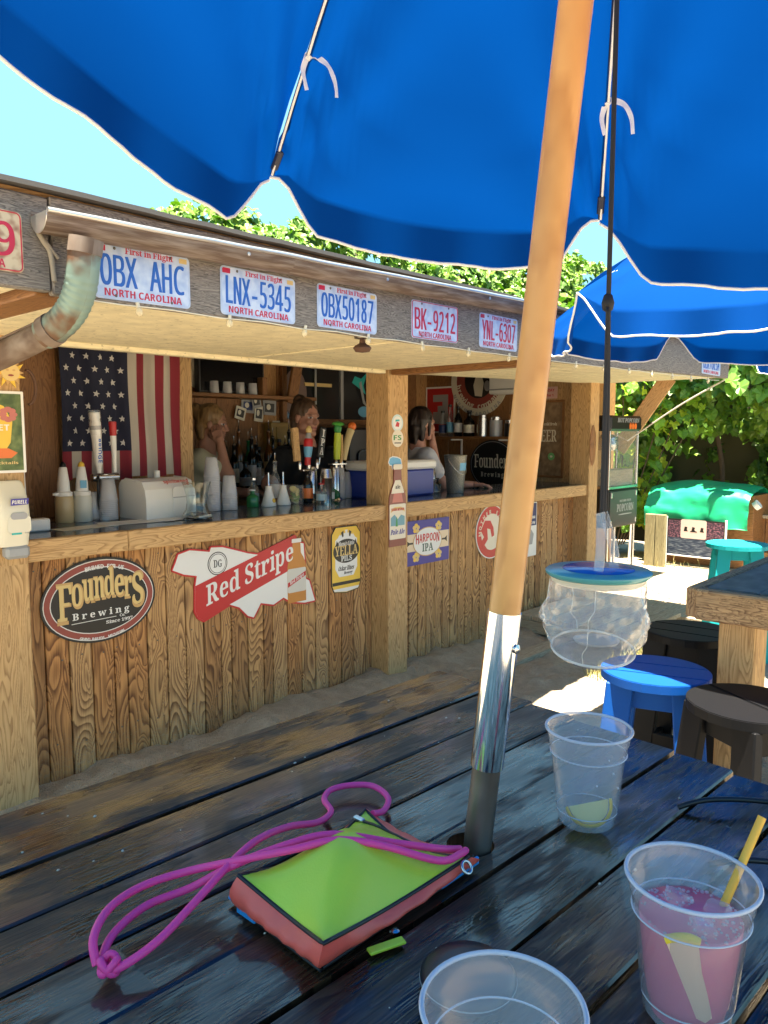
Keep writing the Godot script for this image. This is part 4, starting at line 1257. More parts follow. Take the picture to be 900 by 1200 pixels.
func table_things() -> void:
	rng.seed = 77
	clear_mat("cup_plastic", Color(0.70, 0.73, 0.80, 0.25), 0.14)
	clear_mat("cup_rim", Color(0.70, 0.73, 0.82, 0.62), 0.2)
	mat("lemon_flesh", Color(0.82, 0.70, 0.27), 0.35)
	mat("lemon_rind", Color(0.90, 0.62, 0.03), 0.4)
	# bag -----------------------------------------------------------------
	var bag := thing("shoulder_bag", "small lime and coral zip bag with pink cord strap on the wet table", "bag", Vector3(0.49, 1.067, -0.49))
	var o := bag.position
	var lime := mat("lime_leather", Color(0.56, 0.70, 0.05), 0.36)
	var ln := noise(301, 0.12, 3)
	lime.heightmap_enabled = true
	lime.heightmap_texture = make_tex(256, 256, func(x, y):
		var t := 0.5 + 0.4 * ln.get_noise_2d(x * 3.0, y * 3.0)
		return Color(t, t, t))
	lime.heightmap_scale = 0.025
	var coral := mat("coral_leather", Color(0.90, 0.12, 0.085), 0.34)
	coral.heightmap_enabled = true
	coral.heightmap_texture = lime.heightmap_texture
	coral.heightmap_scale = 0.02
	mat("blue_leather", Color(0.02, 0.26, 0.62), 0.38)
	mat("black_piping", Color(0.012, 0.012, 0.014), 0.4)
	var pink := mat("pink_cord", Color(0.95, 0.06, 0.30), 0.5)
	var L := Vector3(0.392, 1.106, -0.537) - o
	var F := Vector3(0.384, 1.102, -0.417) - o
	var R := Vector3(0.580, 1.089, -0.420) - o
	var K := Vector3(0.587, 1.084, -0.567) - o
	var L0 := Vector3(0.397, 1.069, -0.537) - o
	var F0 := Vector3(0.394, 1.069, -0.431) - o
	var R0 := Vector3(0.596, 1.069, -0.430) - o
	var K0 := Vector3(0.594, 1.069, -0.570) - o
	var n := 20
	var top := func(u: float, v: float) -> Vector3:
		var p := L.lerp(K, u).lerp(F.lerp(R, u), v)
		# the seam edges bow between the corners
		p += Vector3(0, 0, 0.009) * sin(PI * u) * (1.0 - v) - Vector3(0, 0, 0.010) * sin(PI * u) * v
		p += Vector3(0.011, 0, 0) * sin(PI * v) * (1.0 - u) - Vector3(0.005, 0, 0) * sin(PI * v) * u
		p.y += -0.012 * sin(PI * u) * (1.0 - sin(PI * v)) - 0.014 * sin(PI * v) * (1.0 - sin(PI * u))
		p.y += 0.034 * (1.0 - pow(absf(2.0 * u - 1.0), 2.4)) * (1.0 - pow(absf(2.0 * v - 1.0), 2.4)) * (1.0 - 0.35 * u)
		p.y += 0.0030 * ln.get_noise_2d(u * 26.0, v * 18.0) * sin(PI * u) * sin(PI * v)
		p.y += 0.0022 * sin(u * 13.0 + v * 5.0) * sin(PI * u) * sin(PI * v)
		return p
	var rows := []
	for i in n + 1:
		var row := []
		for j in n + 1: row.append(top.call(i / float(n), j / float(n)))
		rows.append(row)
	var b := MB.new()
	b.grid(rows)
	put("front_panel", b.mesh(), lime, bag)
	var rim := []
	for i in n + 1: rim.append(rows[i][0])
	for j in range(1, n + 1): rim.append(rows[n][j])
	for i in range(n - 1, -1, -1): rim.append(rows[i][n])
	for j in range(n - 1, -1, -1): rim.append(rows[0][j])
	put("black_piping", rope(rim, 0.0019, 7, 1), M.black_piping, bag)
	var corners := [[rows[0].slice(0), L0, F0], [rows.map(func(r): return r[n]), F0, R0], [rows[n].slice(0), K0, R0], [rows.map(func(r): return r[0]), L0, K0]]
	for q in corners:
		var up: Array = q[0]
		var g := []
		for k in 7:
			var t := k / 6.0
			var row := []
			for i in n + 1:
				var low: Vector3 = (q[1] as Vector3).lerp(q[2], i / float(n))
				var p: Vector3 = up[i].lerp(low, t)
				var outw := (p - Vector3(0, p.y, 0)).normalized()
				p += Vector3(outw.x, 0, outw.z) * 0.0105 * sin(PI * t) + Vector3(outw.x, 0, outw.z) * 0.0012 * sin(i * 1.7) * sin(PI * t)
				row.append(p)
			g.append(row)
		b = MB.new(); b.grid(g, true)
		put("side_band", b.mesh(), coral, bag)
	b = MB.new()
	b.box(Vector3(0.0, 0.0030, -0.002), Vector3(0.190, 0.004, 0.128), 0.0015)
	put("back_panel", b.mesh(), M.blue_leather, bag, Vector3(0.004, 0, -0.008))
	put("blue_corner", bx(Vector3(0.005, 0.011, 0.026), 0.001), M.blue_leather, bag, L0 + Vector3(-0.0035, 0.006, 0.010))
	put("blue_corner", bx(Vector3(0.06, 0.008, 0.004), 0.001), M.blue_leather, bag, R0 + Vector3(-0.024, 0.006, 0.0055))
	var bottom_line := [F0 + Vector3(0, 0.001, 0.002), R0 + Vector3(0, 0.001, 0.004), R0 + Vector3(0.004, 0.01, 0)]
	put("black_piping", rope([L0, F0 + Vector3(-0.002, 0, 0.002)], 0.0016, 7, 1), M.black_piping, bag)
	put("black_piping", rope(bottom_line, 0.0016, 7, 1), M.black_piping, bag)
	var zip := []
	for i in 16: zip.append(top.call(0.88 + 0.02 * sin(i * 0.2), 0.02 + 0.96 * i / 15.0 * 0.78) + Vector3(0, 0.0012, 0))
	put("zip", rope(zip, 0.0016, 7, 1), M.black_piping, bag)
	put("zip_slider", bx(Vector3(0.006, 0.004, 0.014), 0.0015), M.steel, bag, top.call(0.885, 0.05) + Vector3(0, 0.003, 0))
	var er := []
	for i in 17: er.append(Vector3(0.0058 * cos(TAU * i / 16), 0.0058 * sin(TAU * i / 16), 0))
	b = MB.new(); b.tube(er, 0.0016, 8, false)
	put("eyelet", b.mesh(), M.steel, bag, Vector3(0.568, 1.086, -0.4135) - o, Basis(Vector3.RIGHT, -0.7))
	put("zip_pull", bx(Vector3(0.034, 0.003, 0.009), 0.001), lime, bag, Vector3(0.449, 1.070, -0.409) - o, Basis(Vector3.UP, -0.35))
	put("pull_ring", turned([Vector2(0.002, -0.0015), Vector2(0.004, 0), Vector2(0.002, 0.0015)], 10), M.steel, bag, Vector3(0.468, 1.071, -0.416) - o)
	var st := func(a: Array) -> Array:
		var w := []
		for i in range(0, a.size(), 3): w.append(Vector3(a[i], a[i + 1], a[i + 2]) - o)
		return w
	# the cord lies doubled over the bag and stands out in a loop each side
	put("strap_cord", rope(st.call([0.586, 1.090, -0.428, 0.572, 1.094, -0.424, 0.540, 1.100, -0.426, 0.500, 1.118, -0.462, 0.470, 1.124, -0.492, 0.436, 1.120, -0.515, 0.408, 1.110, -0.548, 0.375, 1.096, -0.590, 0.335, 1.094, -0.603, 0.298, 1.096, -0.592, 0.272, 1.092, -0.570, 0.267, 1.078, -0.556]), 0.0036, 9), pink, bag)
	put("strap_cord", rope(st.call([0.590, 1.086, -0.438, 0.560, 1.098, -0.440, 0.520, 1.112, -0.462, 0.478, 1.122, -0.504, 0.440, 1.118, -0.528, 0.400, 1.104, -0.556, 0.370, 1.086, -0.580, 0.332, 1.083, -0.590, 0.296, 1.083, -0.578, 0.276, 1.080, -0.562, 0.270, 1.075, -0.549]), 0.0036, 9), pink, bag)
	put("strap_cord", rope(st.call([0.267, 1.074, -0.552, 0.280, 1.078, -0.540, 0.310, 1.086, -0.536, 0.350, 1.094, -0.546, 0.395, 1.104, -0.558, 0.440, 1.106, -0.572, 0.490, 1.096, -0.584, 0.535, 1.082, -0.588, 0.566, 1.078, -0.600, 0.582, 1.077, -0.628, 0.604, 1.077, -0.640, 0.628, 1.077, -0.632, 0.645, 1.077, -0.610, 0.637, 1.076, -0.578, 0.612, 1.075, -0.562, 0.592, 1.080, -0.560]), 0.0036, 9), pink, bag)
	var knot := []
	for i in 15: knot.append(Vector3(0.274 + 0.0065 * cos(i * 0.9), 1.078 + 0.005 * sin(i * 1.3), -0.549 + 0.0065 * sin(i * 0.9)) - o)
	put("strap_knot", rope(knot, 0.0032, 8, 3), pink, bag)
	# cups ----------------------------------------------------------------
	var a := cup("clear plastic cup with a lemon slice at its bottom beside the pole", Vector3(0.764, 1.0655, -0.391))
	wedge(a, Vector3(-0.004, 0.0225, 0.004), Basis(Vector3.UP, -1.1) * Basis(Vector3.RIGHT, -0.55) * Basis(Vector3.BACK, PI + 0.3), 0.0215)
	for q in [[0.2, 0.06], [0.9, 0.075], [1.6, 0.05], [1.9, 0.07], [2.4, 0.058]]:
		var r: float = 0.0338 + (q[1] - 0.017) * 0.097
		put("droplet", turned([Vector2(0, -0.0016), Vector2(0.0012, 0), Vector2(0, 0.0016)], 8), M.cup_rim, a, Vector3(r * cos(q[0]), q[1], r * sin(q[0])))
	var p := cup("plastic cup of pink drink with yellow straw and lemon", Vector3(0.551, 1.0655, -0.196))
	var pk := mat("pink_drink", Color(1.0, 0.23, 0.37, 0.60), 0.06)
	pk.refraction_enabled = true
	pk.refraction_scale = 0.033
	put("drink", turned([Vector2(0, 0.003), Vector2(0.0262, 0.003), Vector2(0.0290, 0.015), Vector2(0.0302, 0.019), Vector2(0.0366, 0.078), Vector2(0.0360, 0.0786), Vector2(0, 0.0782)], 40), pk, p)
	var fm := MB.new()
	for i in 190:
		var ang := rng.randf() * TAU
		var rr := 0.0355 * pow(rng.randf(), 0.32)
		if sin(ang * 2.0 + 0.6) > 0.2 and rr < 0.033: continue
		var s := rng.randf_range(0.0006, 0.0021)
		fm.lathe([Vector2(0, -s * 0.5), Vector2(s * 0.8, -s * 0.1), Vector2(s * 0.7, s * 0.4), Vector2(0, s * 0.7)], 7, Vector3(rr * cos(ang), 0.0788, rr * sin(ang)))
	put("foam", fm.mesh(), clear_mat("foam", Color(0.80, 0.62, 0.72, 0.45), 0.15), p).set_meta("kind", "stuff")
	var ice := clear_mat("ice", Color(0.85, 0.75, 0.80, 0.18), 0.06)
	for q in [[-0.012, 0.013, 0.5], [0.012, -0.014, 1.2], [0.016, 0.014, 0.1]]:
		put("ice_cube", bx(Vector3(0.019, 0.016, 0.018), 0.003), ice, p, Vector3(q[0], 0.0765, q[1]), Basis(Vector3.UP, q[2]) * Basis(Vector3.RIGHT, q[2] * 0.4))
	# a long lemon wedge seen through the side of the cup
	var face := Basis(Vector3.UP, -1.16) * Basis(Vector3.RIGHT, 0.10)
	var lw := put("lemon_wedge", slab(pts2([-0.017, 0.026, -0.006, 0.030, 0.004, 0.029, 0.007, 0.008, 0.012, -0.012, 0.015, -0.027, 0.011, -0.032, 0.005, -0.030, -0.002, -0.012, -0.010, 0.008]), 0.006), mat("soaked_lemon", Color(0.85, 0.56, 0.40), 0.4), p, Vector3(-0.0256, 0.050, 0.0110), face)
	put("rind", rope([Vector3(-0.0175, 0.0265, 0.003), Vector3(-0.010, 0.0300, 0.003), Vector3(-0.002, 0.0315, 0.003), Vector3(0.0045, 0.0295, 0.003)], 0.0034, 8, 4), M.lemon_rind, lw)
	mat("straw", Color(0.76, 0.42, 0.045), 0.45)
	put("straw", rope([Vector3(0.012, 0.05, 0.008), Vector3(0.0655, 0.139, 0.028)], 0.0032, 14, 1), M.straw, p)
	cup("empty plastic cup at the bottom edge of the photo", Vector3(0.347, 1.0655, -0.226))
	# dark things at the edges of the table
	var g := thing("sunglasses", "black sunglasses at the right edge of the table with temples stretched out", "sunglasses", Vector3(0.895, 1.072, -0.165), 0.62)
	for s in [-1, 1]:
		put("temple", rope([Vector3(s * 0.066, 0.004, -0.004), Vector3(s * 0.067, 0.008, -0.07), Vector3(s * 0.063, 0.007, -0.12), Vector3(s * 0.060, -0.002, -0.152)], 0.0032, 8, 5), M.black_plastic, g)
		put("lens", slab(rounded(0.054, 0.042, 0.017, Vector2(s * 0.034, 0.012)), 0.003), M.black_plastic, g)
	put("bridge", rope([Vector3(-0.01, 0.02, 0.001), Vector3(0, 0.024, 0.002), Vector3(0.01, 0.02, 0.001)], 0.0025, 8, 4), M.black_plastic, g)
	var c := thing("round_case", "smooth black rounded case behind the empty cup", "case", Vector3(0.461, 1.066, -0.333), 0.5)
	var dark := mat("dark_case", Color(0.010, 0.012, 0.025), 0.33)
	put("case_shell", turned([Vector2(0, 0), Vector2(0.033, 0.0), Vector2(0.038, 0.005), Vector2(0.038, 0.010), Vector2(0.034, 0.015), Vector2(0.02, 0.018), Vector2(0, 0.019)], 36), dark, c)
	put("case_seam", turned([Vector2(0.0381, 0.0072), Vector2(0.0385, 0.0078), Vector2(0.0381, 0.0084)], 36), M.grey_plastic, c)
	# crumbs and grit left on the planks
	var cb := MB.new()
	rng.seed = 99
	for i in 46:
		var q := Vector3(rng.randf_range(0.25, 1.0), 1.0655, rng.randf_range(-0.86, -0.15))
		var s := rng.randf_range(0.0006, 0.0017)
		cb.lathe([Vector2(0, 0), Vector2(s, s * 0.3), Vector2(s * 0.7, s), Vector2(0, s * 1.2)], 6, q, Basis.from_scale(Vector3(1.0 + rng.randf(), 1.0, 1.0)))
	var cr := put("crumbs", cb.mesh(), mat("crumb", Color(0.55, 0.50, 0.42), 0.8))
	cr.set_meta("kind", "stuff")
	tag(cr, "pale crumbs and grit scattered over the wet table planks", "crumbs")
	# hanging lantern --------------------------------------------------------
	var lt := thing("solar_lantern", "clear inflatable solar lantern with blue top hanging on the black cord", "lantern", Vector3(0.861, 1.332, -0.434))
	var teal := mat("lantern_teal", Color(0.10, 0.36, 0.38), 0.22)
	var lb := mat("lantern_blue", Color(0.02, 0.13, 0.48), 0.15)
	put("top_disc", turned([Vector2(0.0, -0.006), Vector2(0.058, -0.006), Vector2(0.0632, -0.002), Vector2(0.0635, 0.001), Vector2(0.061, 0.003), Vector2(0, 0.0035)], 48), teal, lt)
	put("solar_panel", turned([Vector2(0.043, 0.0036), Vector2(0.042, 0.0046), Vector2(0, 0.0050)], 40), lb, lt)
	put("under_ring", turned([Vector2(0.0, -0.014), Vector2(0.052, -0.014), Vector2(0.056, -0.011), Vector2(0.057, -0.0062), Vector2(0, -0.0062)], 40), M.ivory_plastic, lt)
	var film := clear_mat("lantern_film", Color(0.80, 0.82, 0.86, 0.18), 0.07)
	var fn := noise(331, 1.0, 3)
	rows = []
	var prof := [[0.0575, -0.010], [0.0570, -0.018], [0.0565, -0.026], [0.0575, -0.034], [0.0600, -0.043], [0.0620, -0.052], [0.0625, -0.061], [0.0600, -0.071], [0.0560, -0.080], [0.0520, -0.088], [0.0495, -0.094], [0.0440, -0.0985], [0.025, -0.100], [0.0, -0.100]]
	var fine := []
	for i in prof.size() - 1:
		for k in 3: fine.append([lerpf(prof[i][0], prof[i + 1][0], k / 3.0), lerpf(prof[i][1], prof[i + 1][1], k / 3.0)])
	fine.append(prof[-1])
	prof = fine
	for i in prof.size():
		var row := []
		for j in 73:
			var an := TAU * j / 72.0
			var w := sin(PI * clampf((-prof[i][1] - 0.012) / 0.080, 0.0, 1.0))
			var rr: float = prof[i][0]
			rr += w * (0.0085 * fn.get_noise_3d(cos(an) * 2.4, prof[i][1] * 38.0, sin(an) * 2.4) + 0.0075 * absf(fn.get_noise_3d(cos(an) * 4.5 + 9.0, prof[i][1] * 22.0, sin(an) * 5.0)))
			var y: float = prof[i][1] - 0.010 * clampf((-prof[i][1] - 0.01) / 0.09, 0.0, 1.0) * cos(an - 2.4) * clampf(prof[i][0] / 0.045, 0.0, 1.0)
			row.append(Vector3(rr * cos(an) - 0.010 * clampf((-prof[i][1] - 0.01) / 0.09, 0.0, 1.0), y, rr * sin(an)))
		rows.append(row)
	b = MB.new(); b.grid(rows, true, true)
	put("film_body", b.mesh(), film, lt)
	var seam := clear_mat("lantern_seam", Color(0.85, 0.84, 0.78, 0.5), 0.2)
	var ring := []
	for j in 73: ring.append(rows[30][j % 72])
	b = MB.new(); b.tube(ring, 0.0016, 8, false)
	put("weld_seam", b.mesh(), seam, lt)
	for j in [8, 31, 47, 60]:
		var line := []
		for i in range(0, 11): line.append(rows[i * 3][(j + i / 4) % 72] * 1.003)
		put("crease", rope(line, 0.0005, 6, 3), seam, lt)
	put("inner_bulb", turned([Vector2(0, -0.088), Vector2(0.026, -0.088), Vector2(0.028, -0.085), Vector2(0.0, -0.080)], 24), M.grey_paint, lt)
	for s in [-1, 1]:
		b = MB.new()
		b.tube(smooth([Vector3(s * 0.020 - 0.004, 0.004, 0.012), Vector3(s * 0.018 - 0.002, 0.025, 0.012), Vector3(s * 0.010 + 0.002, 0.05, 0.006), Vector3(s * 0.005 + 0.004, 0.066, 0.002), Vector3(s * 0.004 + 0.004, 0.072, 0.0)], 6), 0.0065, 10, true, 0.14)
		put("strap", b.mesh(), clear_mat("lantern_strap", Color(0.75, 0.77, 0.78, 0.2), 0.12), lt)
	var cd := thing("hanging_cord", "black cord with a small knot hanging from the umbrella to the lantern", "cord", Vector3(0.866, 1.392, -0.434))
	put("cord", rope([Vector3(0, 0, 0), Vector3(0.001, 0.15, 0.0), Vector3(-0.001, 0.4, 0.001), Vector3(0.0, 0.80, 0.0), Vector3(0.0, 1.13, 0.0)], 0.0030, 8, 6), M.black_cord, cd)
	put("cord", rope([Vector3(0.0025, 0.002, 0.002), Vector3(0.004, 0.12, 0.002), Vector3(0.0005, 0.255, 0.001)], 0.0026, 8, 6), M.black_cord, cd)
	put("knot", turned([Vector2(0, -0.012), Vector2(0.006, -0.008), Vector2(0.0075, 0), Vector2(0.005, 0.009), Vector2(0, 0.013)], 12), M.black_cord, cd, Vector3(0.0, 0.262, 0.0))
	put("loose_end", rope([Vector3(0.0, 0.258, 0), Vector3(-0.008, 0.252, 0.004), Vector3(-0.006, 0.240, 0.005)], 0.0022, 7), M.black_cord, cd)

func stool(label: String, m: Material, at: Vector3, turn: float, slats: int, H := 0.75, R := 0.17) -> Node3D:
	var t := thing("bar_stool", label, "stool", at, turn, "round plastic bar stools")
	# round seat sawn from boards
	for k in slats:
		var x0 := -R + 2.0 * R * k / slats + 0.0022
		var x1 := -R + 2.0 * R * (k + 1) / slats - 0.0022
		var p := PackedVector2Array()
		for i in 15:
			var x := lerpf(x0, x1, i / 14.0)
			p.append(Vector2(x, sqrt(maxf(R * R - x * x, 0.0))))
		for i in 15:
			var x := lerpf(x1, x0, i / 14.0)
			p.append(Vector2(x, -sqrt(maxf(R * R - x * x, 0.0))))
		var q := PackedVector2Array()
		for v in p:
			if q.is_empty() or q[-1].distance_to(v) > 1e-4: q.append(v)
		if q[0].distance_to(q[-1]) < 1e-4: q.remove_at(q.size() - 1)
		var b := MB.new()
		b.extrude(q, 0.026, Vector3(0, H - 0.028, 0), Basis(Vector3.RIGHT, Vector3.FORWARD, Vector3.UP))
		var inner: Array = Geometry2D.offset_polygon(q, -0.003)
		if inner.size(): b.extrude(inner[0], 0.002, Vector3(0, H - 0.002, 0), Basis(Vector3.RIGHT, Vector3.FORWARD, Vector3.UP))
		put("seat_board", b.mesh(), m, t)
	var sp := 0.155
	for sx in [-1, 1]:
		for sz in [-1, 1]:
			var top := Vector3(sx * 0.098, H - 0.03, sz * 0.098)
			var low := Vector3(sx * sp, 0.0, sz * sp)
			var b := MB.new()
			var bs := along(low, top, Vector3(0, 0, 1))
			b.box((top + low) / 2.0, Vector3(top.distance_to(low), 0.085, 0.030), 0.004, bs)
			put("leg", b.mesh(), m, t)
		put("apron", bx(Vector3(0.20, 0.075, 0.024), 0.003), m, t, Vector3(0, H - 0.067, sx * 0.112))
		put("apron", bx(Vector3(0.024, 0.075, 0.20), 0.003), m, t, Vector3(sx * 0.086, H - 0.067, 0))
		put("foot_rail", bx(Vector3(0.235, 0.06, 0.024), 0.003), m, t, Vector3(0, 0.26, sx * 0.133))
		put("foot_rail", bx(Vector3(0.024, 0.06, 0.235), 0.003), m, t, Vector3(sx * 0.128, 0.33, 0))
		for k in 4:
			put("screw_head", turned([Vector2(0.0045, 0), Vector2(0.0035, 0.002), Vector2(0, 0.0025)], 8), M.steel, t, Vector3((-1 if k < 2 else 1) * 0.094, H - 0.055 - 0.022 * (k % 2), sx * 0.1255), Basis(Vector3.RIGHT, sx * PI / 2))
	return t

func furniture() -> void:
	rng.seed = 55
	var grain := noise(401, 0.4, 2)
	var bump := make_tex(128, 128, func(x, y):
		var t := 0.5 + 0.4 * grain.get_noise_2d(x, y)
		return Color(t, t, t))
	var cols := {"blue_lumber": Color(0.003, 0.065, 0.30), "black_lumber": Color(0.0042, 0.0045, 0.006), "teal_lumber": Color(0.012, 0.34, 0.37)}
	for k in cols:
		var m := mat(k, cols[k], 0.55)
		m.metallic_specular = 0.3
		m.uv1_triplanar = true
		m.uv1_scale = Vector3(5, 5, 5)
		m.heightmap_enabled = true
		m.heightmap_texture = bump
		m.heightmap_scale = 0.05
	stool("bright blue round bar stool just beyond the table corner", M.blue_lumber, Vector3(2.38, -0.01, -0.99), 0.33, 3)
	stool("black round bar stool nearest the picnic table, right of the blue stool", M.black_lumber, Vector3(2.265, -0.01, -0.665), -0.52, 2)
	stool("black round bar stool behind the blue stool, beside the tall table post", M.black_lumber, Vector3(2.96, -0.01, -1.10), 0.1, 3)
	stool("turquoise round bar stool standing on the sunlit ground by the fence", M.teal_lumber, Vector3(5.42, -0.02, -1.72), 0.5, 1, 0.78, 0.20)
	# tall table on thick posts
	var t := thing("tall_table", "tall dark-topped table with thick rough wooden edge and post", "table", Vector3(3.3, 0, -0.2))
	var o := t.position
	var tc := mat("slate_top", Color(1, 1, 1), 0.5)
	var sn := noise(411, 0.03, 3)
	tc.albedo_texture = make_tex(256, 256, func(x, y):
		var q := sn.get_noise_2d(x, y * 2.0)
		return Color(0.045, 0.05, 0.05).lerp(Color(0.11, 0.115, 0.11), clampf(0.4 + q, 0, 1)).linear_to_srgb())
	for k in 9:
		put("top_board", bx(Vector3(1.50, 0.03, 0.157), 0.004, Vector2(rng.randf(), rng.randf())), tc, t, Vector3(0.0, 0.985 + rng.randf_range(-0.001, 0.001), -0.62 + 0.161 * k))
	var rough := mat("rough_edge", Color(1, 1, 1), 0.75)
	rough.albedo_texture = wood_tex(512, 128, 421, 160.0, 40.0, 5.0, Color(0.42, 0.26, 0.12), Color(0.12, 0.06, 0.025), 2.4, 0.7, false, 1.4)
	rough.uv1_scale = Vector3(1.2, 4.0, 1)
	put("edge_board", bx(Vector3(0.045, 0.10, 1.5), 0.006, Vector2(0.3, 0.1)), rough, t, Vector3(-0.775, 0.945, 0.03))
	put("edge_board", bx(Vector3(1.55, 0.10, 0.045), 0.006, Vector2(0.9, 0.6)), rough, t, Vector3(0.0, 0.945, -0.735))
	for x in [-0.62, 0.6]:
		for z in [-0.62, 0.6]:
			put("post", bx(Vector3(0.12, 0.97, 0.12), 0.006, Vector2(x, z)), M.lumber, t, Vector3(x, 0.455, z))

const C := 1.069   # height of the counter

func bottle(called: String, label: String, group: String, at: Vector3, glass: Material, h := 0.29, r := 0.037, lab: Material = null, spout := true, cap: Material = null) -> Node3D:
	var t := thing(called, label, "bottle", at, rng.randf() * 0.4 - 0.9, group)
	put("glass", turned([Vector2(0, 0), Vector2(r * 0.94, 0), Vector2(r, 0.006), Vector2(r, h * 0.55), Vector2(r * 0.93, h * 0.62), Vector2(r * 0.45, h * 0.74), Vector2(r * 0.36, h * 0.80), Vector2(r * 0.36, h * 0.96), Vector2(r * 0.42, h * 0.97), Vector2(r * 0.42, h), Vector2(0, h)], 20), glass, t)
	if lab:
		put("label_paper", turned([Vector2(r * 1.015, h * 0.14), Vector2(r * 1.02, h * 0.15), Vector2(r * 1.02, h * 0.45), Vector2(r * 1.015, h * 0.46)], 20), lab, t)
	if spout:
		put("pour_spout", turned([Vector2(r * 0.40, h), Vector2(r * 0.34, h * 1.03), Vector2(0.0042, h * 1.05), Vector2(0.0034, h * 1.2), Vector2(0, h * 1.2)], 12), M.steel, t)
	elif cap:
		put("cap", turned([Vector2(r * 0.5, h * 0.955), Vector2(r * 0.5, h * 1.03), Vector2(0, h * 1.03)], 14), cap, t)
	return t

func stack(label: String, at: Vector3, n: int, inverted := true) -> Node3D:
	var t := thing("cup_stack", label, "cup stack", at, 0.0, "stacks of clear cups on the counter")
	var one := turned([Vector2(0.0462, 0.0), Vector2(0.0478, 0.0015), Vector2(0.0462, 0.003), Vector2(0.044, 0.012), Vector2(0.032, 0.108), Vector2(0.030, 0.110), Vector2(0, 0.110)], 24)
	for i in n:
		put("cup", one, M.stack_plastic, t, Vector3(0.0007 * sin(i * 2.1), 0.0095 * i, 0.0007 * cos(i * 1.3)))
	return t

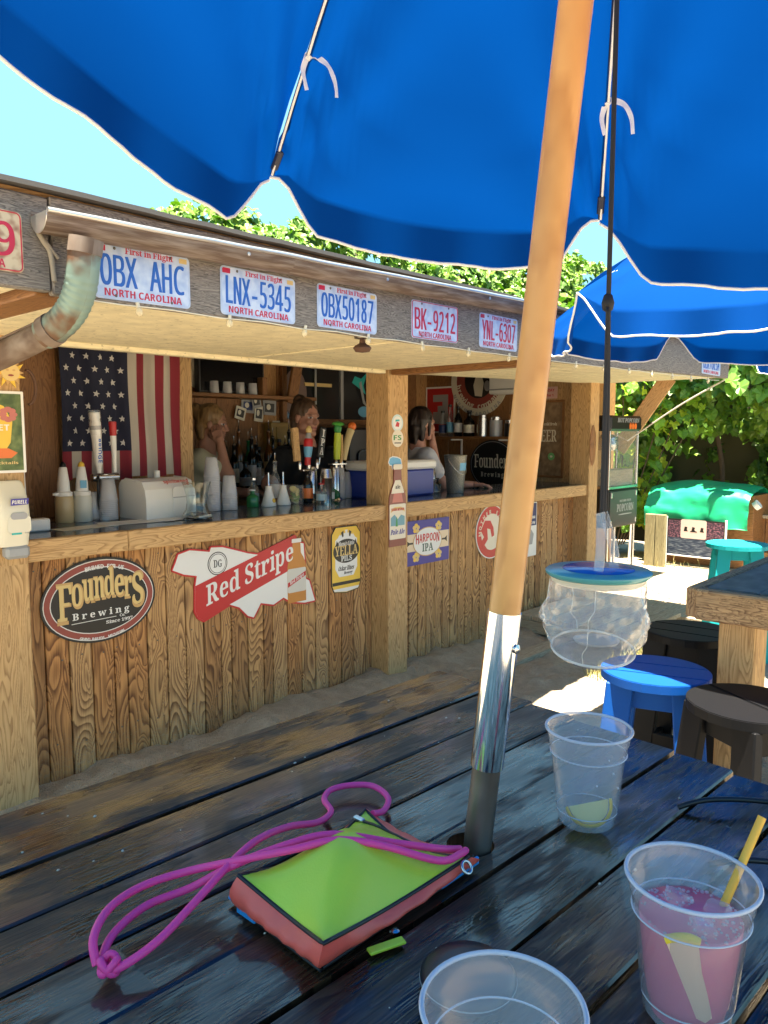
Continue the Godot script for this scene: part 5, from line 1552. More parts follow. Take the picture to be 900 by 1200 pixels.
func counter_things() -> void:
	rng.seed = 91
	var sp := clear_mat("stack_plastic", Color(0.74, 0.76, 0.80, 0.42), 0.2)
	var clear := clear_mat("clear_glass", Color(0.75, 0.80, 0.80, 0.10), 0.04)
	mat("green_glass", Color(0.02, 0.16, 0.05), 0.08)
	mat("dark_glass", Color(0.016, 0.013, 0.011), 0.08)
	mat("amber_glass", Color(0.14, 0.05, 0.014), 0.08)
	mat("lime_fruit", Color(0.34, 0.42, 0.05), 0.4)
	# two juice jugs with tall spouts
	for q in [[1.687, -3.655, "white pour jug with yellowish juice, left of two by the flag", 0.50, 0.38, 0.20], [1.772, -3.640, "white pour jug with blue mark on its neck, right of two by the flag", 0.60, 0.60, 0.52]]:
		var j := thing("pour_jug", q[2], "jug", Vector3(q[0], C, q[1]), 0.0, "pour jugs on the counter")
		put("body", turned([Vector2(0, 0), Vector2(0.041, 0), Vector2(0.044, 0.006), Vector2(0.044, 0.115), Vector2(0.040, 0.128), Vector2(0.036, 0.135), Vector2(0, 0.135)], 24), mat("jug_body" + str(q[0]), Color(q[3], q[4], q[5]), 0.3), j)
		put("collar", turned([Vector2(0.039, 0.128), Vector2(0.040, 0.132), Vector2(0.040, 0.148), Vector2(0.030, 0.152)], 24), M.white_plastic, j)
		put("spout_neck", turned([Vector2(0.030, 0.150), Vector2(0.0285, 0.19), Vector2(0.019, 0.265), Vector2(0.015, 0.27), Vector2(0, 0.27)], 20), M.white_plastic, j)
		put("spout_cap", turned([Vector2(0.016, 0.27), Vector2(0.015, 0.283), Vector2(0.006, 0.293), Vector2(0, 0.295)], 16), M.black_plastic if q[0] < 1.7 else M.yellow_paint, j)
		if q[0] > 1.7:
			put("blue_mark", bx(Vector3(0.030, 0.038, 0.004), 0.001), M.sky_paint, j, Vector3(-0.006, 0.185, 0.0285), Basis(Vector3.UP, -0.35))
		else:
			put("side_cap", turned([Vector2(0, 0), Vector2(0.014, 0), Vector2(0.014, 0.012), Vector2(0, 0.012)], 14), M.white_plastic, j, Vector3(-0.045, 0.135, 0.01))
	stack("short stack of upturned clear cups between jugs and white box", Vector3(1.905, C, -3.635), 11)
	stack("single column of a few clear cups hidden behind the short stack", Vector3(1.855, C, -3.70), 4)
	# white rounded dispenser box
	var d := thing("drink_box", "white rounded plastic drink box with red lettering on the counter", "box", Vector3(2.145, C, -3.57), 0.06)
	var pr := PackedVector2Array()
	for v in [[-0.12, 0.0], [0.12, 0.0], [0.12, 0.155], [0.112, 0.178], [0.09, 0.195], [0.06, 0.2], [-0.045, 0.2], [-0.085, 0.188], [-0.11, 0.150], [-0.12, 0.10]]: pr.append(Vector2(v[0], v[1]))
	var b := MB.new()
	# profile runs front to back; pushed out along the counter
	b.extrude(pr, 0.30, Vector3(-0.15, 0, 0), Basis(Vector3(0, 0, -1), Vector3.UP, Vector3.RIGHT))
	put("shell", b.mesh(), M.white_plastic, d)
	put("front_panel", slab(rounded(0.135, 0.150, 0.014), 0.006), M.white_paint, d, Vector3(0.075, 0.085, 0.119))
	put("panel_seam", bx(Vector3(0.134, 0.004, 0.004), 0.001), M.grey_plastic, d, Vector3(0.075, 0.105, 0.1255))
	write_on(d, "spiritwood", 0.03, M.red_paint, Vector3(0.035, 0.185, 0.112), 0.15, 0.0, "sans", 0.0, Basis(Vector3.RIGHT, -0.75))
	for e in [-1, 1]: put("rim_bead", rope([Vector3(e * 0.148, 0.196, 0.04), Vector3(e * 0.148, 0.200, -0.06)], 0.006, 8, 1), M.white_plastic, d)
	put("knob", turned([Vector2(0, 0), Vector2(0.016, 0), Vector2(0.016, 0.035), Vector2(0.0, 0.038)], 14), M.white_plastic, d, Vector3(0.04, 0.2, -0.06))
	# papers under it
	for q in [[1.66, -3.395, 0.28, 0.12, 0.12], [1.93, -3.42, 0.34, 0.16, -0.10], [2.12, -3.40, 0.2, 0.14, 0.2]]:
		var p := thing("paper_sheet", ["pale printed sheet nearest the left post on the counter", "large white sheet in the middle of the papers on the counter", "white sheet under the glass vase on the counter"][int(q[0] > 1.8) + int(q[0] > 2.0)], "paper", Vector3(q[0], C + 0.0005 + (0.0012 if q[0] > 1.8 else 0.0) + (0.0012 if q[0] > 2.0 else 0.0), q[1]), q[4], "papers on the counter")
		put("sheet", bx(Vector3(q[2], 0.0009, q[3]), 0.0), M.white_paint if q[0] > 1.8 else M.ivory_plastic, p)
	var v := thing("glass_vase", "clear flared glass vase with thick base in front of the white box", "vase", Vector3(2.215, C, -3.32))
	var gl := mat("thick_glass", Color(0.86, 0.92, 0.92, 0.0), 0.02)
	gl.refraction_enabled = true
	gl.refraction_scale = 0.05
	put("vase_glass", turned([Vector2(0, 0.001), Vector2(0.072, 0.0), Vector2(0.078, 0.006), Vector2(0.074, 0.018), Vector2(0.056, 0.05), Vector2(0.050, 0.085), Vector2(0.055, 0.13), Vector2(0.072, 0.185), Vector2(0.0735, 0.188), Vector2(0.0705, 0.188), Vector2(0.0535, 0.13), Vector2(0.0475, 0.085), Vector2(0.052, 0.05), Vector2(0.060, 0.022), Vector2(0.04, 0.014), Vector2(0, 0.013)], 40), gl, v)
	stack("tall stack of upturned clear cups in front of the blonde woman", Vector3(2.518, C, -3.62), 21)
	stack("lower stack of upturned clear cups right of the tall stack", Vector3(2.612, C, -3.59), 10)
	# taps on the left: a chrome tower with two tall handles
	var tp := thing("tap_tower", "small chrome beer tap tower before the flag with two tall handles", "beer tap", Vector3(1.915, C, -3.70))
	put("column", turned([Vector2(0, 0), Vector2(0.05, 0), Vector2(0.05, 0.012), Vector2(0.030, 0.02), Vector2(0.030, 0.20), Vector2(0.036, 0.205), Vector2(0.036, 0.225), Vector2(0, 0.23)], 24), M.steel, tp)
	put("cross_pipe", rope([Vector3(-0.07, 0.21, 0.02), Vector3(0.07, 0.21, 0.02)], 0.02, 16, 1), M.steel, tp)
	put("pump_wire", rope([Vector3(-0.045, 0.22, 0.04), Vector3(-0.06, 0.17, 0.06), Vector3(-0.055, 0.10, 0.05), Vector3(-0.05, 0.05, 0.05)], 0.006, 8), M.black_plastic, tp)
	var h1 := put("tap_handle", turned([Vector2(0, -0.0), Vector2(0.010, 0.0), Vector2(0.014, 0.03), Vector2(0.020, 0.05), Vector2(0.024, 0.17), Vector2(0.027, 0.20), Vector2(0.027, 0.25), Vector2(0.022, 0.262), Vector2(0.026, 0.27), Vector2(0.026, 0.30), Vector2(0, 0.305)], 20), M.white_plastic, tp, Vector3(-0.045, 0.235, 0.05), Basis(Vector3.BACK, 0.05))
	h1.set_meta("label", "white bottle-shaped tap handle with blue letters")
	write_on(h1, "BRIDGE", 0.026, M.plate_blue, Vector3(0.0, 0.11, 0.0232), 0.12, -PI / 2, "sans", 0.0, Basis(Vector3.UP, -0.5))
	put("clear_collar", turned([Vector2(0.0285, 0.19), Vector2(0.031, 0.24), Vector2(0.030, 0.31), Vector2(0.0, 0.315)], 20), clear, h1)
	put("neck_band", turned([Vector2(0.0275, 0.215), Vector2(0.0275, 0.235)], 20), M.grey_plastic, h1)
	var h2 := put("tap_handle", turned([Vector2(0, 0), Vector2(0.0085, 0.0), Vector2(0.010, 0.03), Vector2(0.016, 0.19), Vector2(0, 0.192)], 18), M.white_plastic, tp, Vector3(0.045, 0.235, 0.04), Basis(Vector3.BACK, 0.02))
	h2.set_meta("label", "white tap handle with red top")
	put("red_top", turned([Vector2(0.0165, 0.185), Vector2(0.0195, 0.255), Vector2(0, 0.258)], 18), M.red_paint, h2)
	# middle group of taps
	var tm := thing("tap_tower", "beer tap tower by the dark-shirted woman with five odd handles", "beer tap", Vector3(3.33, C, -3.62))
	for x in [-0.06, 0.14]:
		put("column", turned([Vector2(0, 0), Vector2(0.05, 0), Vector2(0.045, 0.012), Vector2(0.034, 0.02), Vector2(0.034, 0.215), Vector2(0.030, 0.222), Vector2(0, 0.225)], 24), M.steel, tm, Vector3(x, 0, 0))
	put("drip_plate", bx(Vector3(0.13, 0.012, 0.05), 0.003), M.steel, tm, Vector3(0.135, 0.235, 0.035))
	put("drip_plate", bx(Vector3(0.11, 0.012, 0.04), 0.003), M.steel, tm, Vector3(-0.13, 0.205, 0.045))
	for x in [-0.195, -0.12, -0.05, 0.115, 0.165]:
		put("faucet", turned([Vector2(0, 0), Vector2(0.009, 0.0), Vector2(0.012, 0.03), Vector2(0.007, 0.06), Vector2(0, 0.065)], 12), M.steel, tm, Vector3(x, 0.21, 0.04))
	var q1 := put("tap_handle", bx(Vector3(0.048, 0.205, 0.022), 0.003, Vector2(1.0, 0.3)), M.lumber, tm, Vector3(-0.225, 0.365, 0.04), Basis(Vector3.BACK, 0.10))
	q1.set_meta("label", "flat pale wooden tap handle")
	write_on(q1, "SALT", 0.034, M.tan_paint, Vector3(0.0, 0.02, 0.0116), 0.10, -PI / 2)
	var q2 := put("tap_handle", turned([Vector2(0, 0), Vector2(0.018, 0.0), Vector2(0.021, 0.05), Vector2(0.0, 0.051)], 14), M.red_paint, tm, Vector3(-0.135, 0.235, 0.045), Basis(Vector3.BACK, -0.06))
	q2.set_meta("label", "red, blue and white carved tap handle with round top")
	put("blue_ring", turned([Vector2(0.021, 0.05), Vector2(0.027, 0.085), Vector2(0.029, 0.115), Vector2(0, 0.116)], 14), M.sky_paint, q2)
	put("red_ring", turned([Vector2(0.029, 0.115), Vector2(0.030, 0.150), Vector2(0.024, 0.165), Vector2(0, 0.17)], 14), M.red_paint, q2)
	put("striped_neck", turned([Vector2(0.022, 0.165), Vector2(0.014, 0.20), Vector2(0, 0.2)], 14), M.grey_paint, q2)
	put("round_top", turned([Vector2(0, 0.195), Vector2(0.018, 0.205), Vector2(0.020, 0.222), Vector2(0.010, 0.242), Vector2(0, 0.245)], 14), M.gold_paint, q2)
	var q3 := put("tap_handle", bx(Vector3(0.050, 0.19, 0.022), 0.004), M.black_paint, tm, Vector3(-0.012, 0.375, 0.04), Basis(Vector3.BACK, -0.16))
	q3.set_meta("label", "black tap handle with white letters IPA")
	for k in 3: write_on(q3, "IPA"[k], 0.062, M.white_paint, Vector3(0, 0.058 - 0.056 * k, 0.0118), 0.030 if k else 0.022, 0.0, "serif")
	put("handle_stem", rope([Vector3(0, -0.095, 0), Vector3(0, -0.14, 0)], 0.005, 8, 1), M.steel, q3)
	var q4 := put("tap_handle", turned([Vector2(0, 0), Vector2(0.020, 0.0), Vector2(0.024, 0.10), Vector2(0.022, 0.17), Vector2(0, 0.172)], 14), mat("lime_paint", Color(0.50, 0.60, 0.04), 0.4), tm, Vector3(0.122, 0.265, 0.04), Basis(Vector3.BACK, -0.05))
	q4.set_meta("label", "yellow-green tap handle with bright green carved head")
	put("carved_head", turned([Vector2(0.013, 0.165), Vector2(0.024, 0.182), Vector2(0.026, 0.205), Vector2(0.018, 0.225), Vector2(0, 0.23)], 12), M.green_paint, q4)
	put("leaf_brim", turned([Vector2(0.020, 0.215), Vector2(0.042, 0.222), Vector2(0.036, 0.236), Vector2(0, 0.245)], 9), mat("leaf_paint", Color(0.12, 0.50, 0.08), 0.45), q4)
	put("side_stick", rope([Vector3(0.034, -0.02, 0.004), Vector3(0.036, 0.05, 0.006), Vector3(0.030, 0.16, 0.004)], 0.010, 10), M.tan_paint, q4)
	var q5 := put("tap_handle", rope([Vector3(0.185, 0.26, 0.04), Vector3(0.20, 0.32, 0.04), Vector3(0.225, 0.40, 0.04), Vector3(0.252, 0.455, 0.04)], [0.018, 0.0182, 0.0184, 0.0186, 0.019, 0.0195, 0.020, 0.0205, 0.021, 0.0215, 0.022, 0.0225, 0.023, 0.0235, 0.024, 0.0245, 0.025, 0.0255, 0.026], 14), mat("beige_paint", Color(0.58, 0.47, 0.24), 0.5), tm)
	q5.set_meta("label", "curved beige tap handle with orange ball")
	put("orange_ball", turned([Vector2(0, -0.029), Vector2(0.016, -0.024), Vector2(0.027, -0.010), Vector2(0.029, 0.004), Vector2(0.022, 0.019), Vector2(0.010, 0.027), Vector2(0, 0.029)], 18), M.orange_paint, q5, Vector3(0.262, 0.478, 0.04))
	stack("clear cup stack under the yellow-green tap handle", Vector3(3.545, C, -3.66), 14)
	stack("clear cup stack beside the blue cooler", Vector3(3.625, C, -3.68), 8)
	# bottles and jars along the middle
	var shaker := thing("steel_shaker", "tall steel cocktail shaker below the IPA handle", "shaker", Vector3(3.31, C, -3.53))
	put("cup", turned([Vector2(0, 0), Vector2(0.034, 0), Vector2(0.040, 0.15), Vector2(0.042, 0.152), Vector2(0, 0.153)], 22), M.steel, shaker)
	put("upper_cup", turned([Vector2(0.040, 0.153), Vector2(0.038, 0.16), Vector2(0.030, 0.21), Vector2(0, 0.212)], 22), M.steel, shaker)
	var g := "bottles and jars on the counter between the posts"
	bottle("spirit_bottle", "small clear bottle of green liquid left of the white cone bottles", g, Vector3(2.80, C, -3.62), M.green_glass, 0.10, 0.036, null, false, M.white_plastic)
	bottle("spirit_bottle", "short clear glass bottle beside the small green one", g, Vector3(2.87, C, -3.70), clear, 0.16, 0.034, M.grey_paint, false, M.steel)
	for q in [[2.893, "white cone-shaped bottle with yellow mark and steel spout", true], [3.005, "plain white cone-shaped bottle with steel spout", false]]:
		var w := thing("cone_bottle", q[1], "bottle", Vector3(q[0], C, -3.585), 0.0, "white cone bottles on the counter")
		put("body", turned([Vector2(0, 0), Vector2(0.043, 0), Vector2(0.046, 0.006), Vector2(0.024, 0.085), Vector2(0.020, 0.105), Vector2(0.021, 0.12), Vector2(0, 0.122)], 22), M.white_plastic, w)
		put("pour_spout", turned([Vector2(0.012, 0.12), Vector2(0.006, 0.145), Vector2(0.005, 0.20), Vector2(0, 0.2)], 12), M.steel, w)
		if q[2]: put("yellow_mark", slab(ellipse(0.012, 0.014, 14), 0.003), M.yellow_paint, w, Vector3(0.008, 0.035, 0.036), Basis(Vector3.RIGHT, -0.3) * Basis(Vector3.UP, 0.1))
	bottle("spirit_bottle", "clear bottle with white label and spout behind the cone bottles", g, Vector3(3.03, C, -3.69), clear, 0.26, 0.033, M.white_paint)
	var jar := thing("citrus_jar", "glass jar of lime and lemon slices with tongs", "jar", Vector3(3.115, C, -3.60))
	put("jar_glass", turned([Vector2(0, 0.002), Vector2(0.05, 0), Vector2(0.056, 0.05), Vector2(0.052, 0.10), Vector2(0.058, 0.115)], 24), clear, jar)
	for k in 9:
		put("citrus_slice", turned([Vector2(0, -0.004), Vector2(0.024, -0.004), Vector2(0.026, 0), Vector2(0.024, 0.004), Vector2(0, 0.004)], 14), M.lime_fruit if k % 2 else M.lemon_flesh, jar, Vector3(rng.randf_range(-0.022, 0.022), 0.018 + 0.009 * k, rng.randf_range(-0.022, 0.022)), Basis(Vector3(rng.randf(), rng.randf(), rng.randf()).normalized(), rng.randf() * 3.0))
	bottle("spirit_bottle", "dark bottle with orange label and spout before the red tap handle", g, Vector3(3.215, C, -3.60), M.dark_glass, 0.20, 0.034, M.orange_paint)
	bottle("spirit_bottle", "clear bottle with pale label just left of the steel shaker", g, Vector3(3.26, C, -3.52), clear, 0.12, 0.034, M.pale_blue_print, false, M.red_paint)
	bottle("spirit_bottle", "clear bottle with red cap right of the steel shaker", g, Vector3(3.355, C, -3.545), clear, 0.13, 0.030, M.white_paint, false, M.red_paint)
	bottle("spirit_bottle", "small clear bottle with orange-red cap behind the shaker", g, Vector3(3.40, C, -3.62), clear, 0.14, 0.03, null, false, M.orange_paint)
	var gb := thing("green_bottle", "bulbous green bottle with red neck wrap beside the middle post", "bottle", Vector3(3.455, C, -3.62))
	put("glass", turned([Vector2(0, 0), Vector2(0.036, 0), Vector2(0.047, 0.02), Vector2(0.046, 0.045), Vector2(0.026, 0.075), Vector2(0.015, 0.095), Vector2(0.013, 0.13), Vector2(0, 0.13)], 24), M.green_glass, gb)
	put("neck_wrap", turned([Vector2(0.0145, 0.10), Vector2(0.014, 0.17), Vector2(0.010, 0.18), Vector2(0, 0.18)], 14), M.red_paint, gb)
	# cooler behind the post
	var c := thing("picnic_cooler", "blue and white picnic cooler behind the middle post", "cooler", Vector3(3.96, C, -3.56))
	put("body", bx(Vector3(0.62, 0.185, 0.26), 0.012), mat("cooler_blue", Color(0.018, 0.04, 0.28), 0.35), c, Vector3(0, 0.0925, 0))
	put("lid", bx(Vector3(0.65, 0.062, 0.285), 0.014), M.white_plastic, c, Vector3(0, 0.216, 0))
	var hf := MB.new()
	hf.box(Vector3(0, 0.05, 0), Vector3(0.16, 0.02, 0.02), 0.003)
	hf.box(Vector3(-0.07, 0, 0), Vector3(0.02, 0.0998, 0.0195), 0.003)
	hf.box(Vector3(0.07, 0, 0), Vector3(0.02, 0.0998, 0.0195), 0.003)
	hf.box(Vector3(0, -0.05, 0), Vector3(0.1596, 0.02, 0.019), 0.003)
	put("handle", hf.mesh(), M.white_plastic, c, Vector3(-0.20, 0.095, 0.138))
	var cf := thing("carafe", "short clear carafe with steel neck right of the cooler", "carafe", Vector3(4.385, C, -3.53))
	put("glass", turned([Vector2(0, 0.002), Vector2(0.048, 0), Vector2(0.052, 0.02), Vector2(0.02, 0.07), Vector2(0.014, 0.14)], 20), clear, cf)
	put("neck", turned([Vector2(0.015, 0.10), Vector2(0.014, 0.145), Vector2(0.008, 0.15), Vector2(0.008, 0.19), Vector2(0, 0.19)], 14), M.steel, cf)
	bottle("spirit_bottle", "small dark bottle between carafe and bucket", g, Vector3(4.47, C, -3.56), M.dark_glass, 0.10, 0.026, null, false, M.black_plastic)
	var bk := thing("metal_bucket", "galvanised metal bucket with blue label on the counter by the pole", "bucket", Vector3(4.475, C, -3.40))
	var zn := mat("galvanised", Color(1, 1, 1), 0.42, 0.7)
	var gn := noise(501, 0.09, 2, FastNoiseLite.TYPE_CELLULAR)
	zn.albedo_texture = make_tex(256, 256, func(x, y):
		var q := 0.68 + 0.22 * gn.get_noise_2d(x, y)
		return Color(q, q * 1.02, q * 1.0))
	zn.uv1_scale = Vector3(2, 6, 1)
	put("pail", turned([Vector2(0, 0.004), Vector2(0.056, 0.003), Vector2(0.059, 0.0), Vector2(0.061, 0.006), Vector2(0.082, 0.265), Vector2(0.086, 0.27), Vector2(0.082, 0.276), Vector2(0.079, 0.268), Vector2(0.058, 0.012), Vector2(0, 0.012)], 36), zn, bk)
	var lab := []
	for i in 2:
		var row := []
		for j in 13:
			var a := 0.55 + 1.5 * j / 12.0
			var r := 0.0745 + 0.0045 * i
			row.append(Vector3(r * cos(a), 0.165 + 0.055 * i, r * sin(a)))
		lab.append(row)
	b = MB.new(); b.grid(lab)
	put("blue_label", b.mesh(), M.sky_paint, bk)
	var bail := []
	for i in 17: bail.append(Vector3(0.084 * cos(PI * i / 16.0), 0.245 - 0.11 * sin(PI * i / 16.0), 0.084 * sin(PI * i / 16.0) * 0.9))
	put("bail_handle", rope(bail, 0.0022, 6, 1), M.steel, bk)

func inside_things() -> void:
	rng.seed = 93
	# flag hung upright: union above left, stripes falling
	var f := thing("flag", "starred and striped flag hung upright inside the left opening", "flag", Vector3(2.13, 1.26, -3.86))
	var fold := func(x: float, y: float) -> float:
		return 0.012 * sin(x * 34.0 + 0.6 * y) + 0.006 * sin(x * 71.0 + y * 3.0) + 0.006 * sin(y * 9.0 + x * 6.0)
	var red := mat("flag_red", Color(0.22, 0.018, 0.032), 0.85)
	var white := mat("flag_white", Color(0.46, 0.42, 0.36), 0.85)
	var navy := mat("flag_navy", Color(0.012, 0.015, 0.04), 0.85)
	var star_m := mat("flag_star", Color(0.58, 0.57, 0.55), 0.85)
	var W := 0.70
	for k in 13:
		var x0 := -W / 2 + W * k / 13.0
		var top := 0.155 if k < 7 else 0.86
		var low: float = 0.0 + 0.012 * sin(k * 1.9)
		var rows := []
		for i in 16:
			var row := []
			for j in 6:
				var x := x0 + W / 13.0 * j / 5.0
				var y := lerpf(top, low, i / 15.0)
				row.append(Vector3(x, y, fold.call(x, y)))
			rows.append(row)
		var b := MB.new(); b.grid(rows)
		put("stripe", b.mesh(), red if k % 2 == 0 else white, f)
	var u := []
	for i in 20:
		var row := []
		for j in 36:
			var x := -W / 2 + W * 7.0 / 13.0 * j / 35.0
			var y := lerpf(0.86, 0.148, i / 19.0)
			row.append(Vector3(x, y, fold.call(x, y) + 0.001))
		u.append(row)
	var ub := MB.new(); ub.grid(u)
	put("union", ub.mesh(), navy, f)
	var sp := PackedVector2Array()
	for i in 10:
		var r := 0.019 if i % 2 == 0 else 0.008
		sp.append(Vector2(r * sin(TAU * i / 10.0), r * cos(TAU * i / 10.0)))
	var sm := slab(sp, 0.001)
	for i in 11:
		for j in 5 - (i % 2):
			var x := -W / 2 + 0.038 + 0.075 * j + (0.0375 if i % 2 else 0.0)
			var y := 0.19 + 0.064 * i
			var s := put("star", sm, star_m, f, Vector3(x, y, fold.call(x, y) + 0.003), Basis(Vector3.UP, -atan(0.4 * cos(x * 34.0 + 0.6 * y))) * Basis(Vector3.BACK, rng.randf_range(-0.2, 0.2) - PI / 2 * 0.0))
	# back bar with its bottles
	var bb := thing("back_bar", "dark back bar shelf and cabinets along the back wall", "shelf", Vector3(4.1, 0.05, -4.85))
	put("worktop", bx(Vector3(3.0, 0.04, 0.36)), M.stained_board, bb, Vector3(0.2, 0.99, 0.02))
	put("cabinet", bx(Vector3(2.9, 0.95, 0.30)), M.stained_board, bb, Vector3(0.2, 0.49, 0.0))
	put("upper_shelf", bx(Vector3(1.3, 0.03, 0.22)), M.stained_board, bb, Vector3(-0.35, 1.735, -0.06))
	put("shelf_divider", bx(Vector3(0.05, 0.14, 0.14)), M.stained_board, bb, Vector3(-0.22, 1.82, -0.05))
	put("slanted_board", bx(Vector3(0.10, 0.46, 0.03)), M.stained_board, bb, Vector3(0.13, 1.92, -0.02), Basis(Vector3.BACK, -0.22))
	var tv := thing("dark_screen", "dark television screen in the niche above the blonde woman", "television", Vector3(3.62, 1.80, -4.93))
	put("case", bx(Vector3(0.62, 0.36, 0.06), 0.008), M.black_plastic, tv, Vector3(0, 0.18, 0))
	put("screen", bx(Vector3(0.58, 0.32, 0.004), 0.001), mat("screen_glass", Color(0.008, 0.008, 0.010), 0.12), tv, Vector3(0, 0.18, 0.032))
	var bg := "bottles along the back bar"
	var glassy := [M.dark_glass, M.amber_glass, M.dark_glass, M.dark_glass, M.amber_glass, M.dark_glass, M.dark_glass, M.dark_glass]
	var txt := ["dark bottle with pale label by the blonde woman's face", "short dark bottle second from the blonde woman on the back bar", "brown bottle with white label in the middle of the back bar", "tall dark bottle with white cap band on the back bar", "amber bottle right of the tall dark one", "dark bottle with red label on the back bar", "dark bottle with dull label near the yellow cabinet", "squat dark bottle nearest the dark-shirted woman"]
	for k in 8:
		bottle("back_bar_bottle", txt[k], bg, Vector3(3.50 + 0.083 * k, 1.085, -4.74 - 0.05 * (k % 2)), glassy[k], 0.33 + 0.05 * ((k * 5) % 3), 0.036, [M.ivory_plastic, M.grey_paint, M.white_paint, M.white_paint, M.gold_paint, M.red_paint, M.grey_paint, M.ivory_plastic][k])
	var low := ["dark jug bottle with round silver badge in front of the back bar", "short clear bottle in the front row of the back bar", "small dark bottle in the front row of the back bar", "dull brown bottle in the front row of the back bar"]
	for k in 4:
		bottle("front_row_bottle", low[k], "front row of bottles on the back bar", Vector3(3.52 + 0.14 * k, 1.085, -4.63), [M.dark_glass, M.clear_glass, M.dark_glass, M.amber_glass][k], 0.2, 0.045 if k == 0 else 0.034, [M.grey_paint, M.white_paint, M.ivory_plastic, M.tan_paint][k], false, M.black_plastic)
	var more := ["bottle", "first", "second", "third", "fourth", "fifth", "sixth", "seventh"]
	for k in 6:
		bottle("rear_bottle", more[k + 1] + " from the left of the rear row of bottles against the back wall", "rear row of bottles on the back bar", Vector3(3.53 + 0.105 * k, 1.085, -4.88), [M.clear_glass, M.amber_glass, M.green_glass, M.dark_glass, M.clear_glass, M.amber_glass][k], 0.30 + 0.03 * (k % 3), 0.035, [M.white_paint, M.tan_paint, M.ivory_plastic, M.gold_paint, M.sky_paint, M.ivory_plastic][k], k % 2 == 0, M.black_plastic)
	for k in 4:
		var gt := thing("glass_tumbler", more[k + 1] + " upturned tumbler from the left on the shelf under the dark screen", "glass", Vector3(3.42 + 0.12 * k, 1.80, -4.86), 0.0, "tumblers on the upper shelf")
		put("tumbler", turned([Vector2(0.036, 0.0), Vector2(0.037, 0.002), Vector2(0.031, 0.09), Vector2(0, 0.092)], 18), M.stack_plastic, gt)
	var yc := thing("yellow_cabinet", "small dull yellow cabinet on the back wall", "cabinet", Vector3(4.06, 1.42, -4.95))
	put("body", bx(Vector3(0.26, 0.24, 0.10), 0.006), mat("dull_yellow", Color(0.30, 0.19, 0.04), 0.5), yc, Vector3(0.06, 0.05, 0))
	put("door_panel", bx(Vector3(0.16, 0.17, 0.01), 0.004), M.dull_yellow, yc, Vector3(0.06, 0.05, 0.053))
	# pinned cards and photographs
	var spots := [[3.24, 1.83, -3.98, 0.11, 0.09], [3.36, 1.76, -3.98, 0.09, 0.11], [3.20, 1.66, -3.98, 0.10, 0.10], [3.84, 1.72, -5.005, 0.13, 0.11], [3.95, 1.66, -5.005, 0.09, 0.13], [4.06, 1.71, -5.005, 0.14, 0.12], [4.13, 1.56, -5.005, 0.08, 0.09]]
	var ct := ["pale card high on the wall left of the blonde woman's hair", "patterned card behind the blonde woman's hair", "black and white card beside the orange door casing", "photograph left of the pair pinned on the brown wall", "narrow photograph hanging between two others on the brown wall", "photograph right of the pair pinned on the brown wall", "little card above the yellow cabinet"]
	for k in 7:
		var s = spots[k]
		var cz: float = -4.985 if k < 3 else s[2]
		var c := thing("pinned_card", ct[k], "card", Vector3(s[0] + (0.55 if k < 3 else 0.0), s[1], cz), 0.0, "cards pinned on the back wall")
		c.rotation.z = rng.randf_range(-0.3, 0.3)
		layer(c, "sheet", rounded(s[3], s[4], 0.004), M.grey_paint if k % 2 else M.ivory_plastic, 0.0, 0.002)
		layer(c, "print", rounded(s[3] * 0.7, s[4] * 0.6, 0.004), M.black_paint if k % 3 else M.navy_paint, 0.002, 0.0006)
		layer(c, "print", ellipse(s[3] * 0.16, s[4] * 0.2, 12, Vector2(-0.01, 0.005)), M.ivory_plastic, 0.0026, 0.0006)
	var hat := thing("straw_hat", "round pale straw hat hung at the top of the casing", "hat", Vector3(3.40, 2.0, -4.99))
	put("brim", turned([Vector2(0, 0), Vector2(0.17, 0.0), Vector2(0.175, 0.006), Vector2(0.1, 0.014), Vector2(0.085, 0.05), Vector2(0, 0.06)], 28), M.ivory_plastic, hat, Vector3.ZERO, Basis(Vector3.RIGHT, PI / 2))
	# wall mirror with things stuck to it, in the middle
	var mr := thing("back_window", "dark window with frame behind the taps, bright decals on its panes", "window", Vector3(4.75, 1.62, -5.0))
	put("pane", bx(Vector3(1.05, 0.62, 0.008), 0.001), mat("dark_pane", Color(0.02, 0.022, 0.025), 0.08), mr, Vector3(0, 0.31, 0))
	for s in [-1, 1]: put("frame_side", bx(Vector3(0.05, 0.70, 0.04), 0.004), M.stained_board, mr, Vector3(s * 0.55, 0.31, 0.01))
	put("frame_sill", bx(Vector3(1.15, 0.05, 0.05), 0.004), M.stained_board, mr, Vector3(0, -0.02, 0.01))
	put("mullion", bx(Vector3(0.035, 0.62, 0.03), 0.003), M.grey_plastic, mr, Vector3(0.12, 0.31, 0.012))
	put("inner_frame", bx(Vector3(0.32, 0.03, 0.012), 0.002), M.gold_paint, mr, Vector3(-0.16, 0.30, 0.012))
	put("inner_frame", bx(Vector3(0.02, 0.30, 0.012), 0.002), M.grey_paint, mr, Vector3(-0.20, 0.28, 0.022))
	put("decal", slab(ellipse(0.13, 0.20, 24), 0.002), mat("dull_pink", Color(0.16, 0.10, 0.085), 0.5), mr, Vector3(-0.42, 0.22, 0.006))
	put("decal", slab(pts2([-0.10, 0.0, -0.06, 0.06, 0.02, 0.04, 0.10, 0.10, 0.05, -0.02, 0.08, -0.10, 0.0, -0.05]), 0.002), M.teal_paint, mr, Vector3(0.36, 0.34, 0.006))
	put("decal", slab(pts2([-0.03, 0.1, 0.0, 0.12, 0.04, -0.05, 0.08, -0.12, 0.02, -0.08]), 0.002), M.grey_paint, mr, Vector3(0.38, 0.24, 0.009))
